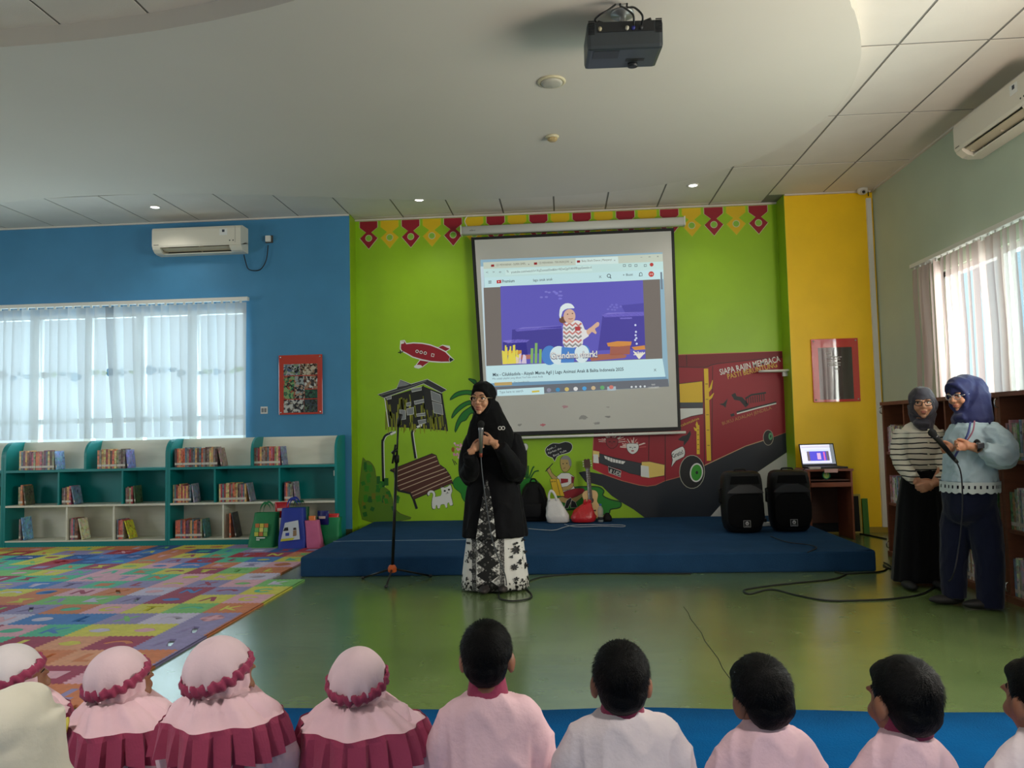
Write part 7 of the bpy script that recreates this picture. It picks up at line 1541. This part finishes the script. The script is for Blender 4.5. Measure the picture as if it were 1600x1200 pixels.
boy('boy with smooth round hair turned left, in a pink shirt', 1412, 2.12, 1026, (1342, 1482), M_pink, .30, -.05, .14, .98, seed=4)
boy('boy at the right picture edge, half out of view, in a white shirt', 1628, 2.12, 1026, (1556, 1710), M_pinkw, .25, 0, .1, .95, seed=5, collar=False)

def girl(label, px, Y, py_top, body_px, head_yaw, cap_m, hs=.80, cape=1.0, tilt=0., cape_yaw=0., badge=False, band_tilt=.40, hem=(1., 1.)):
    top = onY(px, py_top, Y).z; cx = onY(body_px, 1150, Y).x; hx = onY(px, py_top+40, Y).x-cx
    t = thing('person', label, 'person', (cx, Y, .0125)); top -= .0125; sh_w = .135
    HMl = Tr((hx, .01, top-.135*hs)) @ FLIP @ Rot(head_yaw, 4, 'Z') @ Rot(tilt, 4, 'Y') @ Rot(.08, 4, 'X')
    J = kid_common(t, top, HMl, hs, M_skinb, sh_w, hx, .182, False); kid_trousers(t, M_mar); shz = J['shz']
    remesh(shirt(t, J, M_pink, sh_w), 'dress', M_pink, t, .0085, 8, disp=wrinkle(.007, 10))
    for s in (-1, 1):
        mb = MB(); mb.smooth = True; pts = spline([(s*.075, -.085, .06), (s*.085, -.108, .14), (s*.085, -.10, shz-.11), (s*.08, -.085, shz-.09)], 5); mb.add([p+Vector((d, 0, 0)) for p in pts for d in (-.016, .016)], [(2*i, 2*i+1, 2*i+3, 2*i+2) for i in range(len(pts)-1)]); mb.build('shoulder_strap', M_mar, t)
    # gathered cap
    mb = MB(); mb.smooth = True; R = []; n = 56; k_ = 22
    for i in range(k_+1):
        th = PI*.5*.99*i/k_; rr = math.sin(th); zz = math.cos(th); ring = []
        for j in range(n):
            a = 2*PI*j/n; g_ = max(0, (i/k_-.3))/.7; fold = 1+.055*g_**2*math.sin(9*a+.6+.8*math.sin(3*a))+.03*g_**2.5*math.sin(21*a+1.2*math.sin(4*a))
            v = Vector((.092*max(rr, .003)*math.cos(a)*fold, .106*max(rr, .003)*math.sin(a)*fold, .104*zz)); ring.append(v)
        R.append(ring)
    CM = HMl @ Sc(hs, 4) @ Tr((0, .030, .026)) @ Rot(-band_tilt, 4, 'X')
    mb.rings([[CM @ v for v in r] for r in R]); mb.build('head_cover', cap_m, t)
    # ruffled band at the cap edge
    th = PI*.5*.97; rr, zz = math.sin(th), math.cos(th); mb = MB(); mb.smooth = True; nb = 120; vs = []
    for j in range(nb):
        a = 2*PI*j/nb
        for (k, dz) in ((.99, .013), (1.05, .006), (1.075, -.010), (1.02, -.022), (.95, -.014)):
            w_ = .045*math.sin(a*23+dz*90)+.02*math.sin(a*37); vs.append(CM @ Vector((.094*rr*math.cos(a)*(k+w_), .108*rr*math.sin(a)*(k+w_), .104*zz+dz*1.05+.004*math.sin(a*19+1))))
    mb.add(vs, [(j*5+i, j*5+(i+1) % 5, ((j+1) % nb)*5+(i+1) % 5, ((j+1) % nb)*5+i) for j in range(nb) for i in range(5)]); mb.build('ruffle_band', M_mar, t)
    # cape: pale upper part, pleated maroon border
    nk = HMl @ (Vector((0, .012, -.050))*hs); dx = nk.x; n = 120; sc = cape
    def cring(c, rx, ry, fold, nf, ph=0., dz=0., sq=0.):
        out = []
        for j in range(n):
            a = 2*PI*j/n; f = 1+fold*math.sin(nf*a+ph)+fold*.6*math.sin((nf*2+1)*a+ph*2); z = c[2]+dz*math.sin(a)+sq*math.sin(5*a+ph)
            p = Rot(cape_yaw, 3, 'Z') @ Vector((rx*math.cos(a)*f, ry*math.sin(a)*f, 0)); out.append(Vector((c[0]+p.x, c[1]+p.y, z)))
        return out
    zt = nk.z+.03; zb = shz-.036*hem[0]; zm = zb-.085*hem[1]
    zt = HMl.translation.z+.012; R1 = [cring((dx, .004, zt), .072, .080, .02, 7), cring((dx, .006, zt-.030), .074, .080, .04, 7), cring((dx*.95, .006, zt-.060), .066, .072, .06, 7), cring((dx*.8, .0, shz+.030), .082, .082, .10, 7, .5), cring((dx*.4, -.004, shz-.002), .128*sc, .105*sc, .085, 7, .4), cring((0, -.006, shz-.03), .160*sc, .122*sc, .06, 7, .2, .004), cring((0, -.008, zb), .176*sc, .134*sc, .045, 7, 0, .006, .004)]
    mb = MB(); mb.smooth = True; mb.rings(R1, cap=False); mb.build('cape', M_pink, t)
    def pleat(c, rx, ry, amp, dz, sq):
        out = []
        for j in range(n):
            a = 2*PI*j/n; u = (j % 6)/6; f = 1+amp*(u-.5)*1.6+.045*math.sin(7*a); p = Rot(cape_yaw, 3, 'Z') @ Vector((rx*math.cos(a)*f, ry*math.sin(a)*f, 0)); out.append(Vector((c[0]+p.x, c[1]+p.y, c[2]+dz*math.sin(a)+sq*math.sin(5*a))))
        return out
    R2 = [cring((0, -.008, zb+.004), .1775*sc, .1355*sc, .045, 7, 0, .006, .004), pleat((0, -.009, zb-.010), .183*sc, .140*sc, .05, .006, .004), pleat((0, -.010, (zb+zm)/2), .192*sc, .147*sc, .09, .008, .005), pleat((0, -.012, zm), .200*sc, .154*sc, .12, .010, .008)]
    mb = MB(); mb.smooth = False; mb.rings(R2, cap=False); mb.build('cape_border', M_mar, t)
    face_parts(t, HMl, hs, inv=False, dy=.019)
    if badge:
        mb = MB(); mb.smooth = True; bc = Vector((-.118, -.108, zb+.01)); BM = Tr(bc) @ Rot(-.75, 4, 'Z') @ Rot(PI/2-.25, 4, 'X'); mb.lathe([(.026, 0), (.026, .004), (.022, .006), (.0005, .006)], 20, BM @ Matrix.Diagonal((.75, 1.1, 1, 1))); bd = mb.build('badge', flat(214, 196, 70, .4), t)
        mb = MB(); mb.lathe([(.014, .0062), (.014, .0072)], 12, BM @ Matrix.Diagonal((.75, 1.1, 1, 1))); mb.build('badge_emblem', flat(70, 100, 60), bd)
    return t
girl('girl in pink hijab with a yellow badge at her shoulder', 190, 2.34, 1008, 196, -.5, M_cap, .88, 1.0, -.05, -.2, True)
girl('girl in pink hijab whose head overlaps the foam mat edge', 348, 2.14, 991, 350, -.38, M_cap, .90, .95, .0, -.15, False, hem=(.9, 1.0))
girl('girl in pink hijab sitting left of the tallest boy', 560, 2.30, 1008, 566, .05, M_cap, .90, 1.02, .0, 0., False, hem=(1., 1.0))
girl('girl in pale hijab half hidden at the left picture edge', 24, 2.40, 1004, 20, -.6, M_capw, .90, 1.05, 0, -.2)
# ivory veil at the lower left corner
Yv_ = 1.62; top = onY(28, 1069, Yv_).z-.0125; cx = onY(22, 1150, Yv_).x
t = thing('person', 'person under a plain ivory veil in the lower left corner', 'person', (cx, Yv_, .0125)); HMl = Tr((0, .01, top-.13*.86)) @ FLIP; J = kid_common(t, top, HMl, .86, M_skinb, .15, 0, .24, False); kid_trousers(t, M_mar); remesh(shirt(t, J, M_pinkw, .15), 'dress', M_pinkw, t, .009, 3)
mb = MB(); hijab_cap(mb, HMl, .86, .066, (.078, -.108), .016); loft(mb, [(Vector((0, .01, top-.07)), .086, .095), (Vector((0, 0, top-.13)), .094, .10), (Vector((0, 0, top-.19)), .102, .104), (Vector((0, 0, J['shz']+.02)), .125, .115), (Vector((0, 0, J['shz']-.03)), .165, .125), (Vector((0, 0, J['shz']-.14)), .19, .145), (Vector((0, 0, J['shz']-.22)), .20, .15)], 48, .03, 6); remesh(mb, 'veil', M_ivory, t, .008, 5, disp=wrinkle(.004, 6, (1, 1, .4))); face_parts(t, HMl, .86, inv=False, dy=.019)
